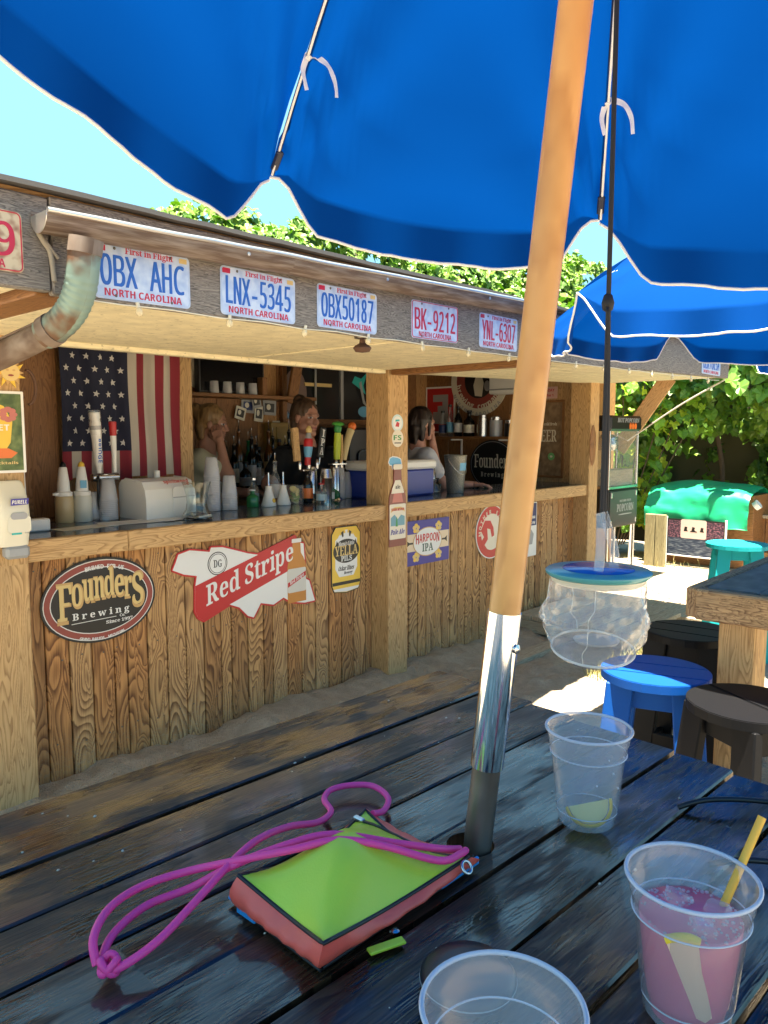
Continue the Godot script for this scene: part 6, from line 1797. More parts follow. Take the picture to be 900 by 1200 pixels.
	put("decal", slab(ellipse(0.08, 0.05, 18), 0.002), M.sky_paint, mr, Vector3(0.42, 0.08, 0.006))
	var fr := thing("dark_oven", "dark low oven with rounded door and oval badge behind the orange-ball handle", "oven", Vector3(4.86, 1.06, -4.70))
	put("case", bx(Vector3(0.72, 0.48, 0.34), 0.02), mat("oven_case", Color(0.030, 0.018, 0.016), 0.3), fr, Vector3(0, 0.25, 0))
	put("door", slab(rounded(0.50, 0.26, 0.05), 0.012), M.black_plastic, fr, Vector3(0, 0.17, 0.17))
	var dl := []
	for p in rounded(0.50, 0.26, 0.05): dl.append(Vector3(p.x, p.y, 0))
	dl.append(dl[0])
	var db := MB.new(); db.tube(dl, 0.006, 6, false)
	put("door_trim", db.mesh(), M.grey_plastic, fr, Vector3(0, 0.17, 0.183))
	put("badge", slab(ellipse(0.055, 0.02, 20), 0.004), M.grey_paint, fr, Vector3(0, 0.39, 0.171))
	# right-hand end wall, seen square on through the second opening
	var T := -PI / 2
	var fs := thing("letter_sign", "square red sign with pale block letter on the end wall", "sign", Vector3(6.105, 1.735, -4.83), T)
	layer(fs, "sheet", rounded(0.37, 0.46, 0.006), M.trim_cloth, 0.0, 0.008)
	layer(fs, "red_field", rounded(0.335, 0.425, 0.004), M.red_paint, 0.008, 0.001)
	layer(fs, "block_letter", pts2([-0.09, -0.14, 0.10, -0.14, 0.10, 0.15, -0.09, 0.15, -0.09, 0.08, 0.03, 0.08, 0.03, 0.04, -0.03, 0.04, -0.03, -0.02, -0.09, -0.02]), M.grey_paint, 0.009, 0.001)
	var cs := thing("round_sign", "large round brewery sign with dark red ring on the end wall", "sign", Vector3(6.105, 2.0, -4.36), T)
	layer(cs, "pale_disc", ellipse(0.33, 0.33, 44), M.ivory_plastic, 0.0, 0.012)
	layer(cs, "red_disc", ellipse(0.262, 0.262, 44), M.maroon_paint, 0.012, 0.001)
	layer(cs, "dark_disc", ellipse(0.165, 0.165, 40), M.black_paint, 0.013, 0.001)
	layer(cs, "pale_figure", pts2([-0.04, -0.14, 0.04, -0.15, 0.06, -0.02, 0.03, 0.06, 0.0, 0.10, -0.03, 0.05, -0.06, -0.04]), M.ivory_plastic, 0.014, 0.001)
	layer(cs, "pale_figure", ellipse(0.035, 0.05, 16, Vector2(0.10, -0.05)), M.grey_paint, 0.0145, 0.001)
	write_arc(cs, "brewing company", 0.075, M.ivory_plastic, Vector3(0, 0, 0.0145), 0.215, 0.215, 262, 150, "sans", true)
	write_arc(cs, "NORTH CAROLINA", 0.05, M.grey_plastic, Vector3(0, 0, 0.0135), 0.297, 0.297, 262, 120, "sans", true)
	var fo := thing("oval_sign", "dark round brewery sign low on the end wall inside", "sign", Vector3(6.10, 1.205, -4.19), T)
	layer(fo, "board", ellipse(0.262, 0.235, 44), M.black_paint, 0.0, 0.008)
	layer(fo, "ring", ellipse(0.25, 0.222, 44), M.grey_paint, 0.008, 0.0006)
	layer(fo, "field", ellipse(0.243, 0.215, 44), M.black_paint, 0.0086, 0.0006)
	write_on(fo, "Founders", 0.17, M.ivory_plastic, Vector3(0.0, 0.035, 0.0096), 0.42, 0.0, "serif")
	write_on(fo, "B r e w i n g", 0.06, M.ivory_plastic, Vector3(0.0, -0.10, 0.0096), 0.26, 0.0, "serif")
	var sh := thing("wall_shelf", "wooden shelf with white bracket on the end wall", "shelf", Vector3(6.0, 1.46, -4.35), T)
	put("shelf_board", bx(Vector3(0.98, 0.025, 0.2)), M.stained_board, sh)
	for x in [-0.2, 0.35]:
		put("bracket", bx(Vector3(0.018, 0.2, 0.012), 0.002), M.white_paint, sh, Vector3(x, -0.11, -0.085))
		put("bracket", bx(Vector3(0.0175, 0.014, 0.17), 0.002), M.white_paint, sh, Vector3(x, -0.02, -0.005))
	var sg := "bottles and jars on the end wall shelf"
	var kinds := [[-4.72, "blue-capped clear bottle at the left of the end wall shelf", M.clear_glass, 0.24, 0.04, M.navy_paint], [-4.63, "tall blue bottle on the end wall shelf", M.clear_glass, 0.30, 0.035, M.sky_paint], [-4.53, "dark red bottle with white label on the end wall shelf", M.dark_glass, 0.28, 0.04, M.white_paint], [-4.40, "white squat jug on the end wall shelf", M.dark_glass, 0.24, 0.052, M.ivory_plastic]]
	for k in kinds:
		bottle("shelf_bottle", k[1], sg, Vector3(6.0, 1.4725, k[0]), k[2], k[3], k[4], k[5], false, M.black_plastic)
	for k in [[-4.24, "steel canister on the end wall shelf", 0.055, 0.17], [-4.09, "glass jar with steel lid on the end wall shelf", 0.06, 0.15], [-3.94, "black tin at the right of the end wall shelf", 0.05, 0.12]]:
		var j := thing("shelf_jar", k[1], "jar", Vector3(6.0, 1.4725, k[0]), 0.0, sg)
		put("body", turned([Vector2(0, 0), Vector2(k[2], 0), Vector2(k[2], k[3]), Vector2(0, k[3])], 20), M.steel if k[0] < -4.2 else (M.stack_plastic if k[0] < -4.0 else M.black_plastic), j)
		put("lid", turned([Vector2(k[2] * 0.8, k[3]), Vector2(k[2] * 0.8, k[3] + 0.03), Vector2(0, k[3] + 0.032)], 20), M.steel, j)
	var ac := thing("wall_cabinet", "white wall box near the ceiling of the end wall", "wall box", Vector3(6.02, 1.86, -3.99), T)
	put("case", bx(Vector3(0.30, 0.26, 0.16), 0.012), M.white_paint, ac, Vector3(0, 0.13, 0))
	put("lower_lip", bx(Vector3(0.28, 0.012, 0.012), 0.003), M.grey_paint, ac, Vector3(0, 0.04, 0.083))
	var be := thing("beer_board", "brown wooden-framed board lettered BEER on the end wall", "board", Vector3(6.105, 1.45, -3.595), T)
	var kraft := mat("kraft_board", Color(1, 1, 1), 0.7)
	var kn := noise(521, 0.04, 3)
	kraft.albedo_texture = make_tex(96, 192, func(x, y):
		return Color(0.46, 0.37, 0.27).lerp(Color(0.58, 0.49, 0.37), clampf(0.5 + kn.get_noise_2d(x, y), 0, 1)))
	layer(be, "panel", rounded(0.275, 0.66, 0.004), kraft, 0.0, 0.008)
	for e in [[0.0, 0.335, 0.31, 0.022], [0.0, -0.335, 0.31, 0.022], [-0.146, 0.0, 0.022, 0.648], [0.146, 0.0, 0.022, 0.648]]:
		put("frame_strip", bx(Vector3(e[2], e[3], 0.014), 0.003), M.stained_board, be, Vector3(e[0], e[1], 0.007))
	write_on(be, "BEER", 0.14, M.ivory_plastic, Vector3(-0.02, 0.03, 0.0090), 0.21, 0.0, "serif")
	write_on(be, "ice cold fresh", 0.035, M.ivory_plastic, Vector3(0.0, 0.135, 0.0090), 0.17, 0.0, "serif")
	layer(be, "green_disc", ellipse(0.034, 0.034, 24, Vector2(0.035, -0.155)), mat("mint_print", Color(0.16, 0.48, 0.16), 0.5), 0.008, 0.001)
	layer(be, "pale_mark", ellipse(0.014, 0.010, 14, Vector2(0.035, -0.155)), M.ivory_plastic, 0.009, 0.0006)
	var pn := thing("pink_notice", "small pink notice with red lines above the brown board", "notice", Vector3(6.105, 1.862, -3.60), T)
	layer(pn, "sheet", rounded(0.17, 0.105, 0.003), mat("pink_paper", Color(0.62, 0.40, 0.36), 0.6), 0.0, 0.003)
	write_on(pn, "TODAY", 0.035, M.red_paint, Vector3(0, 0.022, 0.0036), 0.11)
	write_on(pn, "2 for 1", 0.030, M.red_paint, Vector3(0, -0.022, 0.0036), 0.09)
	var sk := thing("round_sticker", "small oval black and white sticker on the right end boards", "sticker", Vector3(6.108, 1.80, -3.34), T)
	layer(sk, "disc", ellipse(0.042, 0.058, 24), M.white_paint, 0.0, 0.001)
	layer(sk, "disc", ellipse(0.030, 0.044, 24), M.black_paint, 0.001, 0.0005)
	write_on(sk, "N", 0.045, M.white_paint, Vector3(0, 0, 0.002))
	var ov := thing("carved_plaque", "oval carved dark wooden plaque on the right end post", "plaque", Vector3(5.98, 1.40, -3.098))
	put("plaque", turned([Vector2(0, 0.012), Vector2(0.04, 0.010), Vector2(0.052, 0.004), Vector2(0.054, 0.0), Vector2(0, 0)].map(func(q): return q), 28), M.stained_board, ov, Vector3.ZERO, Basis(Vector3.RIGHT, PI / 2) * Basis.from_scale(Vector3(1.0, 1.0, 3.2)))

# a smooth blend of tapered capsules and ellipsoids, meshed as surface nets into b
func blob(b: MB, prims: Array, k: float, cell: float, tint: Callable, cut: Array = []) -> void:
	var lo := Vector3.ONE * 1e9
	var hi := -lo
	for p in prims:
		var r: float = maxf(p[2], p[3]) if p.size() < 6 else maxf(p[2].x, maxf(p[2].y, p[2].z)) if p[2] is Vector3 else 0.1
		for e in [p[0], p[1]]:
			lo = lo.min(e - Vector3.ONE * (r + cell * 2)); hi = hi.max(e + Vector3.ONE * (r + cell * 2))
	var n := Vector3i(((hi - lo) / cell).ceil()) + Vector3i.ONE
	var F := PackedFloat32Array()
	F.resize(n.x * n.y * n.z)
	F.fill(1.0)
	var sx := n.y * n.z
	var sy := n.z
	for pass_ in 2:
		for p in (prims if pass_ == 0 else cut):
			var ell: bool = p[2] is Vector3
			var a: Vector3 = p[0]
			var ba: Vector3 = p[1] - a
			var l2 := maxf(ba.length_squared(), 1e-9)
			var r: float = maxf(p[2].x, maxf(p[2].y, p[2].z)) if ell else maxf(p[2], p[3])
			var inv := Basis()
			if ell: inv = (p[3] as Basis).inverse()
			var m := r + k + cell * 3.0
			var i0 := Vector3i(((a.min(p[1]) - Vector3.ONE * m - lo) / cell).floor()).clamp(Vector3i.ZERO, n - Vector3i.ONE)
			var i1 := Vector3i(((a.max(p[1]) + Vector3.ONE * m - lo) / cell).ceil()).clamp(Vector3i.ZERO, n - Vector3i.ONE)
			for x in range(i0.x, i1.x + 1):
				for y in range(i0.y, i1.y + 1):
					var at := x * sx + y * sy
					for z in range(i0.z, i1.z + 1):
						var q := lo + Vector3(x, y, z) * cell - a
						var d: float
						if ell:
							q = inv * q
							var rr: Vector3 = p[2]
							var s := q / rr
							var sl := s.length()
							d = (sl - 1.0) * sl / maxf((s / rr).length(), 1e-5) if sl > 0.01 else -r
						else:
							var t := clampf(q.dot(ba) / l2, 0.0, 1.0)
							d = (q - ba * t).length() - lerpf(p[2], p[3], t)
						var f := F[at + z]
						if pass_ == 0:
							var h := maxf(k - absf(d - f), 0.0) / k
							F[at + z] = minf(d, f) - h * h * k * 0.25
						else:
							F[at + z] = maxf(f, -d)
	var id := PackedInt32Array()
	id.resize(F.size())
	id.fill(-1)
	var corner := [0, 1, sy, sy + 1, sx, sx + 1, sx + sy, sx + sy + 1]
	var offs := [Vector3(0, 0, 0), Vector3(0, 0, 1), Vector3(0, 1, 0), Vector3(0, 1, 1), Vector3(1, 0, 0), Vector3(1, 0, 1), Vector3(1, 1, 0), Vector3(1, 1, 1)]
	var pairs := [[0, 1], [2, 3], [4, 5], [6, 7], [0, 2], [1, 3], [4, 6], [5, 7], [0, 4], [1, 5], [2, 6], [3, 7]]
	for x in n.x - 1:
		for y in n.y - 1:
			var base := x * sx + y * sy
			for z in n.z - 1:
				var at := base + z
				var neg := 0
				for c in 8:
					if F[at + corner[c]] < 0.0: neg += 1
				if neg == 0 or neg == 8: continue
				var sum := Vector3.ZERO
				var cnt := 0
				for e in pairs:
					var fa := F[at + corner[e[0]]]
					var fb := F[at + corner[e[1]]]
					if (fa < 0.0) != (fb < 0.0):
						sum += offs[e[0]].lerp(offs[e[1]], fa / (fa - fb)); cnt += 1
				var P := lo + (Vector3(x, y, z) + sum / cnt) * cell
				var g := Vector3(F[at + sx] + F[at + sx + sy + 1] - F[at] - F[at + sy + 1], F[at + sy] + F[at + sx + sy + 1] - F[at] - F[at + sx + 1], F[at + 1] + F[at + sx + sy + 1] - F[at] - F[at + sx + sy])
				id[at] = b.vert(P, g.normalized(), Vector2(P.x, P.y), tint.call(P))
	for x in range(1, n.x - 1):
		for y in range(1, n.y - 1):
			for z in range(1, n.z - 1):
				var at := x * sx + y * sy + z
				var s := F[at] < 0.0
				for ax in 3:
					var st: int = [sx, sy, 1][ax]
					if s == (F[at + st] < 0.0): continue
					var u: int = [sy, 1, sx][ax]
					var w: int = [1, sx, sy][ax]
					var q: Array = [id[at], id[at - u], id[at - u - w], id[at - w]]
					if q.min() < 0: continue
					b.face(q[0], q[1], q[2]); b.face(q[0], q[2], q[3])

func limb(a: Vector3, b: Vector3, ra: float, rb: float) -> Array: return [a, b, ra, rb]
func ball(c: Vector3, r: Vector3, basis := Basis()) -> Array: return [c, c, r, basis, 0, 0]

# hand: palm and five fingers from the wrist along dir; palm faces n; curl in radians per joint
func hand(b: MB, wrist: Vector3, dir: Vector3, n: Vector3, curl: float, left: bool, tint: Callable) -> void:
	dir = dir.normalized()
	var side := dir.cross(n).normalized() * (1.0 if left else -1.0)
	n = side.cross(dir).normalized() * (1.0 if left else -1.0)
	var P := [limb(wrist - dir * 0.03, wrist + dir * 0.02, 0.024, 0.024)]
	for k in 4:
		var o := (k - 1.5) * 0.019
		P.append(limb(wrist + dir * 0.015 + side * o * 0.7, wrist + dir * (0.082 - 0.005 * absf(k - 1.3)) + side * o, 0.014, 0.0105))
	for k in 4:
		var o := (k - 1.5) * 0.019
		var p := wrist + dir * (0.082 - 0.005 * absf(k - 1.3)) + side * o
		var L: float = [0.040, 0.045, 0.042, 0.033][k]
		var a := curl * 0.7
		for j in 3:
			var dd := dir * cos(a) + n * sin(a)
			var q: Vector3 = p + dd * L * [1.0, 0.62, 0.5][j]
			P.append(limb(p, q, 0.0092 - 0.0006 * j, 0.0086 - 0.0008 * j))
			p = q
			a += curl
	var t0 := wrist + dir * 0.03 - side * 0.026
	var t1 := t0 + (dir * 0.7 - side * 0.6 + n * 0.4).normalized() * 0.038
	P.append(limb(wrist + dir * 0.012 - side * 0.012, t0, 0.015, 0.013))
	P.append(limb(t0, t1, 0.0115, 0.0105))
	P.append(limb(t1, t1 + (dir * 0.9 - side * 0.1 + n * 0.5).normalized() * 0.032, 0.0105, 0.0085))
	blob(b, P, 0.007, 0.004, tint)

# J: joints. f: where the face looks. Returns the figure; clothing and hair are its children
func person(label: String, J: Dictionary, f: Vector3, up: Vector3, skin: Color, hair_c: Color, hair: Array, shirt: Color, legs: Color) -> Node3D:
	var t := thing("person", label, "person", Vector3(J.hip.x, 0.05, J.hip.z))
	var o := t.position
	f = f.normalized()
	var s := f.cross(up).normalized()
	up = s.cross(f).normalized()
	var H: Vector3 = J.head - o
	var hb := Basis(s, up, f)
	var hp := func(x: float, y: float, z: float) -> Vector3: return H + hb * Vector3(x, y, z)
	var j := {}
	for k in J:
		if J[k] is Vector3: j[k] = J[k] - o
	var plain_tint := func(_p: Vector3) -> Color: return skin
	var eye_l: Vector3 = hp.call(-0.031, 0.006, 0.083)
	var eye_r: Vector3 = hp.call(0.031, 0.006, 0.083)
	var mouth: Vector3 = hp.call(0, -0.060, 0.083)
	var face_tint := func(p: Vector3) -> Color:
		for e in [eye_l, eye_r]:
			var d: Vector3 = hb.inverse() * (p - e)
			if absf(d.x) < 0.0055 and absf(d.y) < 0.0055 and absf(d.z) < 0.03: return Color(0.02, 0.02, 0.025)
			if absf(d.x) < 0.014 and absf(d.y) < 0.006 and absf(d.z) < 0.03: return Color(0.55, 0.52, 0.50)
			if absf(d.x) < 0.019 and absf(d.y - 0.022) < 0.004 and absf(d.z) < 0.03: return hair_c.lerp(skin, 0.45)
		var m: Vector3 = hb.inverse() * (p - mouth)
		if absf(m.x) < 0.022 and absf(m.y) < 0.008 - absf(m.x) * 0.18 and absf(m.z) < 0.03: return Color(0.36, 0.09, 0.085) if absf(m.y) > 0.0015 else Color(0.12, 0.03, 0.03)
		return skin
	var b := MB.new()
	b.use_color = true
	# trunk, arms and legs
	var up_v := Vector3.UP
	var chest: Vector3 = j.chest
	var across: Vector3 = (j.sr - j.sl).normalized()
	var P := [
		limb(j.neck, H + up * -0.07 - f * 0.015, 0.052, 0.048),
		limb(j.hip + across * 0.06, chest + across * 0.05 - up_v * 0.05, 0.115, 0.105), limb(j.hip - across * 0.06, chest - across * 0.05 - up_v * 0.05, 0.115, 0.105),
		limb(chest + across * 0.05, j.sr - across * 0.02, 0.10, 0.062), limb(chest - across * 0.05, j.sl + across * 0.02, 0.10, 0.062),
		limb(j.neck - up_v * 0.02, chest, 0.06, 0.09),
		limb(j.sl, j.el, 0.052, 0.040), limb(j.sr, j.er, 0.052, 0.040), limb(j.el, j.wl, 0.040, 0.027), limb(j.er, j.wr, 0.040, 0.027)]
	for e in [-1, 1]:
		var hip: Vector3 = j.hip + across * 0.09 * e
		var foot := Vector3(hip.x, 0.06, hip.z)
		var knee := (hip + foot) / 2.0 + Vector3(f.x, 0, f.z) * 0.03
		P.append(limb(hip, knee, 0.085, 0.058)); P.append(limb(knee, foot, 0.056, 0.040)); P.append(limb(foot - up_v * 0.02, foot + Vector3(f.x, -0.02, f.z).normalized() * 0.15, 0.04, 0.03))
	blob(b, P, 0.05, 0.014, plain_tint)
	# head
	var Q := [ball(hp.call(0, 0.035, -0.012), Vector3(0.074, 0.088, 0.094), hb), ball(hp.call(0, -0.035, 0.022), Vector3(0.060, 0.075, 0.066), hb),
		limb(hp.call(-0.016, -0.098, 0.060), hp.call(0.016, -0.098, 0.060), 0.022, 0.022), limb(hp.call(-0.042, -0.058, 0.015), hp.call(0.042, -0.058, 0.015), 0.030, 0.030),
		limb(hp.call(0, 0.012, 0.084), hp.call(0, -0.026, 0.101), 0.0075, 0.0115), ball(hp.call(-0.011, -0.029, 0.092), Vector3(0.008, 0.007, 0.009), hb), ball(hp.call(0.011, -0.029, 0.092), Vector3(0.008, 0.007, 0.009), hb),
		limb(hp.call(-0.030, 0.026, 0.078), hp.call(0.030, 0.026, 0.078), 0.012, 0.012), ball(hp.call(-0.036, -0.020, 0.068), Vector3(0.020, 0.020, 0.016), hb), ball(hp.call(0.036, -0.020, 0.068), Vector3(0.020, 0.020, 0.016), hb),
		limb(hp.call(-0.016, -0.058, 0.080), hp.call(0.016, -0.058, 0.080), 0.009, 0.009), limb(hp.call(-0.011, -0.068, 0.079), hp.call(0.011, -0.068, 0.079), 0.009, 0.009),
		ball(hp.call(-0.077, -0.008, -0.006), Vector3(0.010, 0.030, 0.018), hb), ball(hp.call(0.077, -0.008, -0.006), Vector3(0.010, 0.030, 0.018), hb),
		limb(hp.call(0, -0.06, -0.02), hp.call(0, -0.14, -0.035), 0.048, 0.050)]
	blob(b, Q, 0.014, 0.0048, face_tint)
	for e in ["l", "r"]:
		hand(b, j["w" + e], J["h" + e][0], J["h" + e][1], J["h" + e][2], e == "l", plain_tint)
	var sk := mat("skin" + label.left(12), Color(1, 1, 1), 0.5)
	sk.vertex_color_use_as_albedo = true
	put("body", b.mesh(), sk, t)
	# shirt with short sleeves
	var sh := MB.new()
	var cut_l: Vector3 = j.sl.lerp(j.el, 0.55)
	var cut_r: Vector3 = j.sr.lerp(j.er, 0.55)
	var S := [limb(j.hip + across * 0.07, chest + across * 0.055 - up_v * 0.05, 0.130, 0.116), limb(j.hip - across * 0.07, chest - across * 0.055 - up_v * 0.05, 0.130, 0.116),
		limb(chest + across * 0.05, j.sr - across * 0.02, 0.110, 0.070), limb(chest - across * 0.05, j.sl + across * 0.02, 0.110, 0.070), limb(j.neck - up_v * 0.035, chest, 0.070, 0.10),
		limb(j.sl, cut_l, 0.064, 0.066), limb(j.sr, cut_r, 0.064, 0.066)]
	var wn := noise(611, 9.0, 2)
	blob(sh, S, 0.05, 0.013, func(_p): return shirt, [limb(j.neck + up_v * 0.03, H, 0.062, 0.07)])
	for i in sh.v.size():
		var w := wn.get_noise_3d(sh.v[i].x, sh.v[i].y * 0.6, sh.v[i].z)
		sh.v[i] += sh.n[i] * 0.008 * w
		sh.n[i] = (sh.n[i] + Vector3(wn.get_noise_3d(sh.v[i].x + 5, sh.v[i].y, sh.v[i].z), w * 0.4, wn.get_noise_3d(sh.v[i].x, sh.v[i].y, sh.v[i].z + 5)) * 0.35).normalized()
	put("shirt", sh.mesh(), mat("shirt" + label.left(12), shirt, 0.85), t)
	var tr := MB.new()
	var TP := [limb(j.hip - across * 0.05, j.hip + across * 0.05, 0.132, 0.132)]
	for e in [-1, 1]:
		var hip: Vector3 = j.hip + across * 0.09 * e
		TP.append(limb(hip, Vector3(hip.x, 0.40, hip.z) + Vector3(f.x, 0, f.z) * 0.03, 0.10, 0.078))
	blob(tr, TP, 0.04, 0.016, func(_p): return legs)
	put("shorts", tr.mesh(), mat("shorts" + label.left(12), legs, 0.85), t)
	# hair
	var hr := MB.new()
	var hn := noise(613, 40.0, 2)
	var HP := [ball(hp.call(0, 0.045, -0.022), Vector3(0.084, 0.094, 0.098), hb)]
	for q in hair: HP.append(limb(hp.call(q[0], q[1], q[2]), hp.call(q[3], q[4], q[5]), q[6], q[7]))
	blob(hr, HP, 0.018, 0.006, func(_p): return hair_c, [ball(hp.call(0, -0.030, 0.085), Vector3(0.066, 0.098, 0.075), hb)])
	for i in hr.v.size():
		var l: Vector3 = hb.inverse() * (hr.v[i] - H)
		var w := hn.get_noise_3d(l.x * 1.0, l.y * 0.18, l.z * 1.0)
		hr.v[i] += hr.n[i] * 0.006 * w
		hr.c[i] = hair_c * (1.0 + 0.55 * w)
		hr.n[i] = (hr.n[i] + hb * Vector3(w, 0, hn.get_noise_3d(l.z, l.y * 0.18, l.x)) * 0.5).normalized()
	hr.use_color = true
	var hm := mat("hair" + label.left(12), Color(1, 1, 1), 0.5)
	hm.vertex_color_use_as_albedo = true
	put("hair", hr.mesh(), hm, t)
	return t

func people() -> void:
	var right := Vector3(0.676, 0, 0.737)    # towards the photo's right
	var away := Vector3(0.737, 0, -0.676)
	var up := Vector3.UP
	# blonde woman seen in profile, hand at her ear
	var H := Vector3(3.005, 1.560, -4.30)
	var p1 := person("blonde woman in pale yellow tee, in profile with hand at her ear", {
		"head": H, "neck": H - up * 0.175 - right * 0.045, "chest": H - up * 0.33 - right * 0.07, "hip": H - up * 0.72 - right * 0.06,
		"sl": H - up * 0.235 - right * 0.075 + away * 0.17, "sr": H - up * 0.235 - right * 0.055 - away * 0.16,
		"el": H - up * 0.46 + right * 0.02 + away * 0.22, "er": H - up * 0.335 + right * 0.125 - away * 0.16,
		"wl": H - up * 0.47 + right * 0.26 + away * 0.16, "wr": H - up * 0.118 + right * 0.075 - away * 0.125,
		"hl": [right, -up, 0.35], "hr": [up * 0.85 - right * 0.30 + away * 0.2, away, 0.62]},
		right + away * 0.12 - up * 0.10, up, Color(0.42, 0.215, 0.145), Color(0.24, 0.145, 0.06),
		[[0, 0.06, -0.09, 0, 0.09, -0.115, 0.045, 0.04], [0.03, -0.02, -0.075, 0.03, -0.09, -0.06, 0.035, 0.02], [-0.03, -0.02, -0.075, -0.03, -0.09, -0.06, 0.035, 0.02], [0.072, 0.02, 0.02, 0.074, -0.05, -0.01, 0.012, 0.006], [0, -0.03, -0.085, 0, -0.10, -0.075, 0.03, 0.02]],
		Color(0.52, 0.50, 0.34), Color(0.05, 0.06, 0.10))
	put("hair_tie", turned([Vector2(0, -0.016), Vector2(0.022, -0.012), Vector2(0.030, 0.0), Vector2(0.022, 0.012), Vector2(0, 0.016)], 14), M.sky_paint, p1, H - p1.position + up * 0.100 - right * 0.045 - away * 0.03)
	# dark-shirted woman looking to the right
	H = Vector3(3.50, 1.600, -3.93)
	var look := right * 0.80 - away * 0.62 - up * 0.05
	person("woman in black tee with pulled-back hair, looking right behind the taps", {
		"head": H, "neck": H - up * 0.17 - away * -0.03, "chest": H - up * 0.35 + away * 0.03, "hip": H - up * 0.75 + away * 0.10,
		"sl": H - up * 0.26 - right * 0.17 + away * 0.02, "sr": H - up * 0.26 + right * 0.17 + away * 0.02,
		"el": H - up * 0.44 - right * 0.25 - away * 0.06, "er": H - up * 0.50 + right * 0.22 - away * 0.02,
		"wl": H - up * 0.50 - right * 0.07 - away * 0.17, "wr": H - up * 0.52 + right * 0.05 - away * 0.16,
		"hl": [right - away * 0.3, -up, 0.5], "hr": [-right - away * 0.3, -up, 0.5]},
		look, up + right * 0.1, Color(0.44, 0.22, 0.155), Color(0.085, 0.05, 0.03),
		[[0, 0.085, -0.06, 0, 0.12, -0.07, 0.05, 0.042], [0.05, 0.0, -0.06, 0.03, -0.09, -0.07, 0.035, 0.025], [-0.05, 0.0, -0.06, -0.03, -0.09, -0.07, 0.035, 0.025], [-0.072, 0.03, 0.03, -0.077, -0.05, 0.0, 0.014, 0.008]],
		Color(0.010, 0.010, 0.012), Color(0.02, 0.02, 0.03))
	# woman in white, turned away, leaning on the counter
	H = Vector3(4.70, 1.575, -3.90)
	person("dark-haired woman in white tee turned away behind the bucket", {
		"head": H, "neck": H - up * 0.17 - right * 0.04, "chest": H - up * 0.36 - right * 0.06, "hip": H - up * 0.76 - right * 0.08,
		"sl": H - up * 0.25 - right * 0.10 + away * 0.17, "sr": H - up * 0.255 + right * 0.03 - away * 0.15,
		"el": H - up * 0.36 + right * 0.13 + away * 0.20, "er": H - up * 0.47 + right * 0.16 - away * 0.10,
		"wl": H - up * 0.13 + right * 0.085 + away * 0.10, "wr": H - up * 0.475 + right * 0.40 - away * 0.04,
		"hl": [up + right * 0.05, -right, 0.5], "hr": [right, -up, 0.4]},
		right * 0.93 + away * 0.38 - up * 0.12, up, Color(0.42, 0.21, 0.15), Color(0.024, 0.015, 0.012),
		[[0.05, 0.02, -0.03, 0.06, -0.12, -0.02, 0.045, 0.02], [-0.05, 0.02, -0.03, -0.06, -0.12, -0.02, 0.045, 0.02], [0, 0.0, -0.07, 0, -0.14, -0.065, 0.06, 0.03], [0.07, 0.03, 0.03, 0.078, -0.09, 0.03, 0.016, 0.008], [0.03, -0.05, -0.07, 0.035, -0.16, -0.06, 0.04, 0.012], [-0.03, -0.05, -0.07, -0.035, -0.16, -0.06, 0.04, 0.012]],
		Color(0.60, 0.61, 0.66), Color(0.12, 0.15, 0.24))

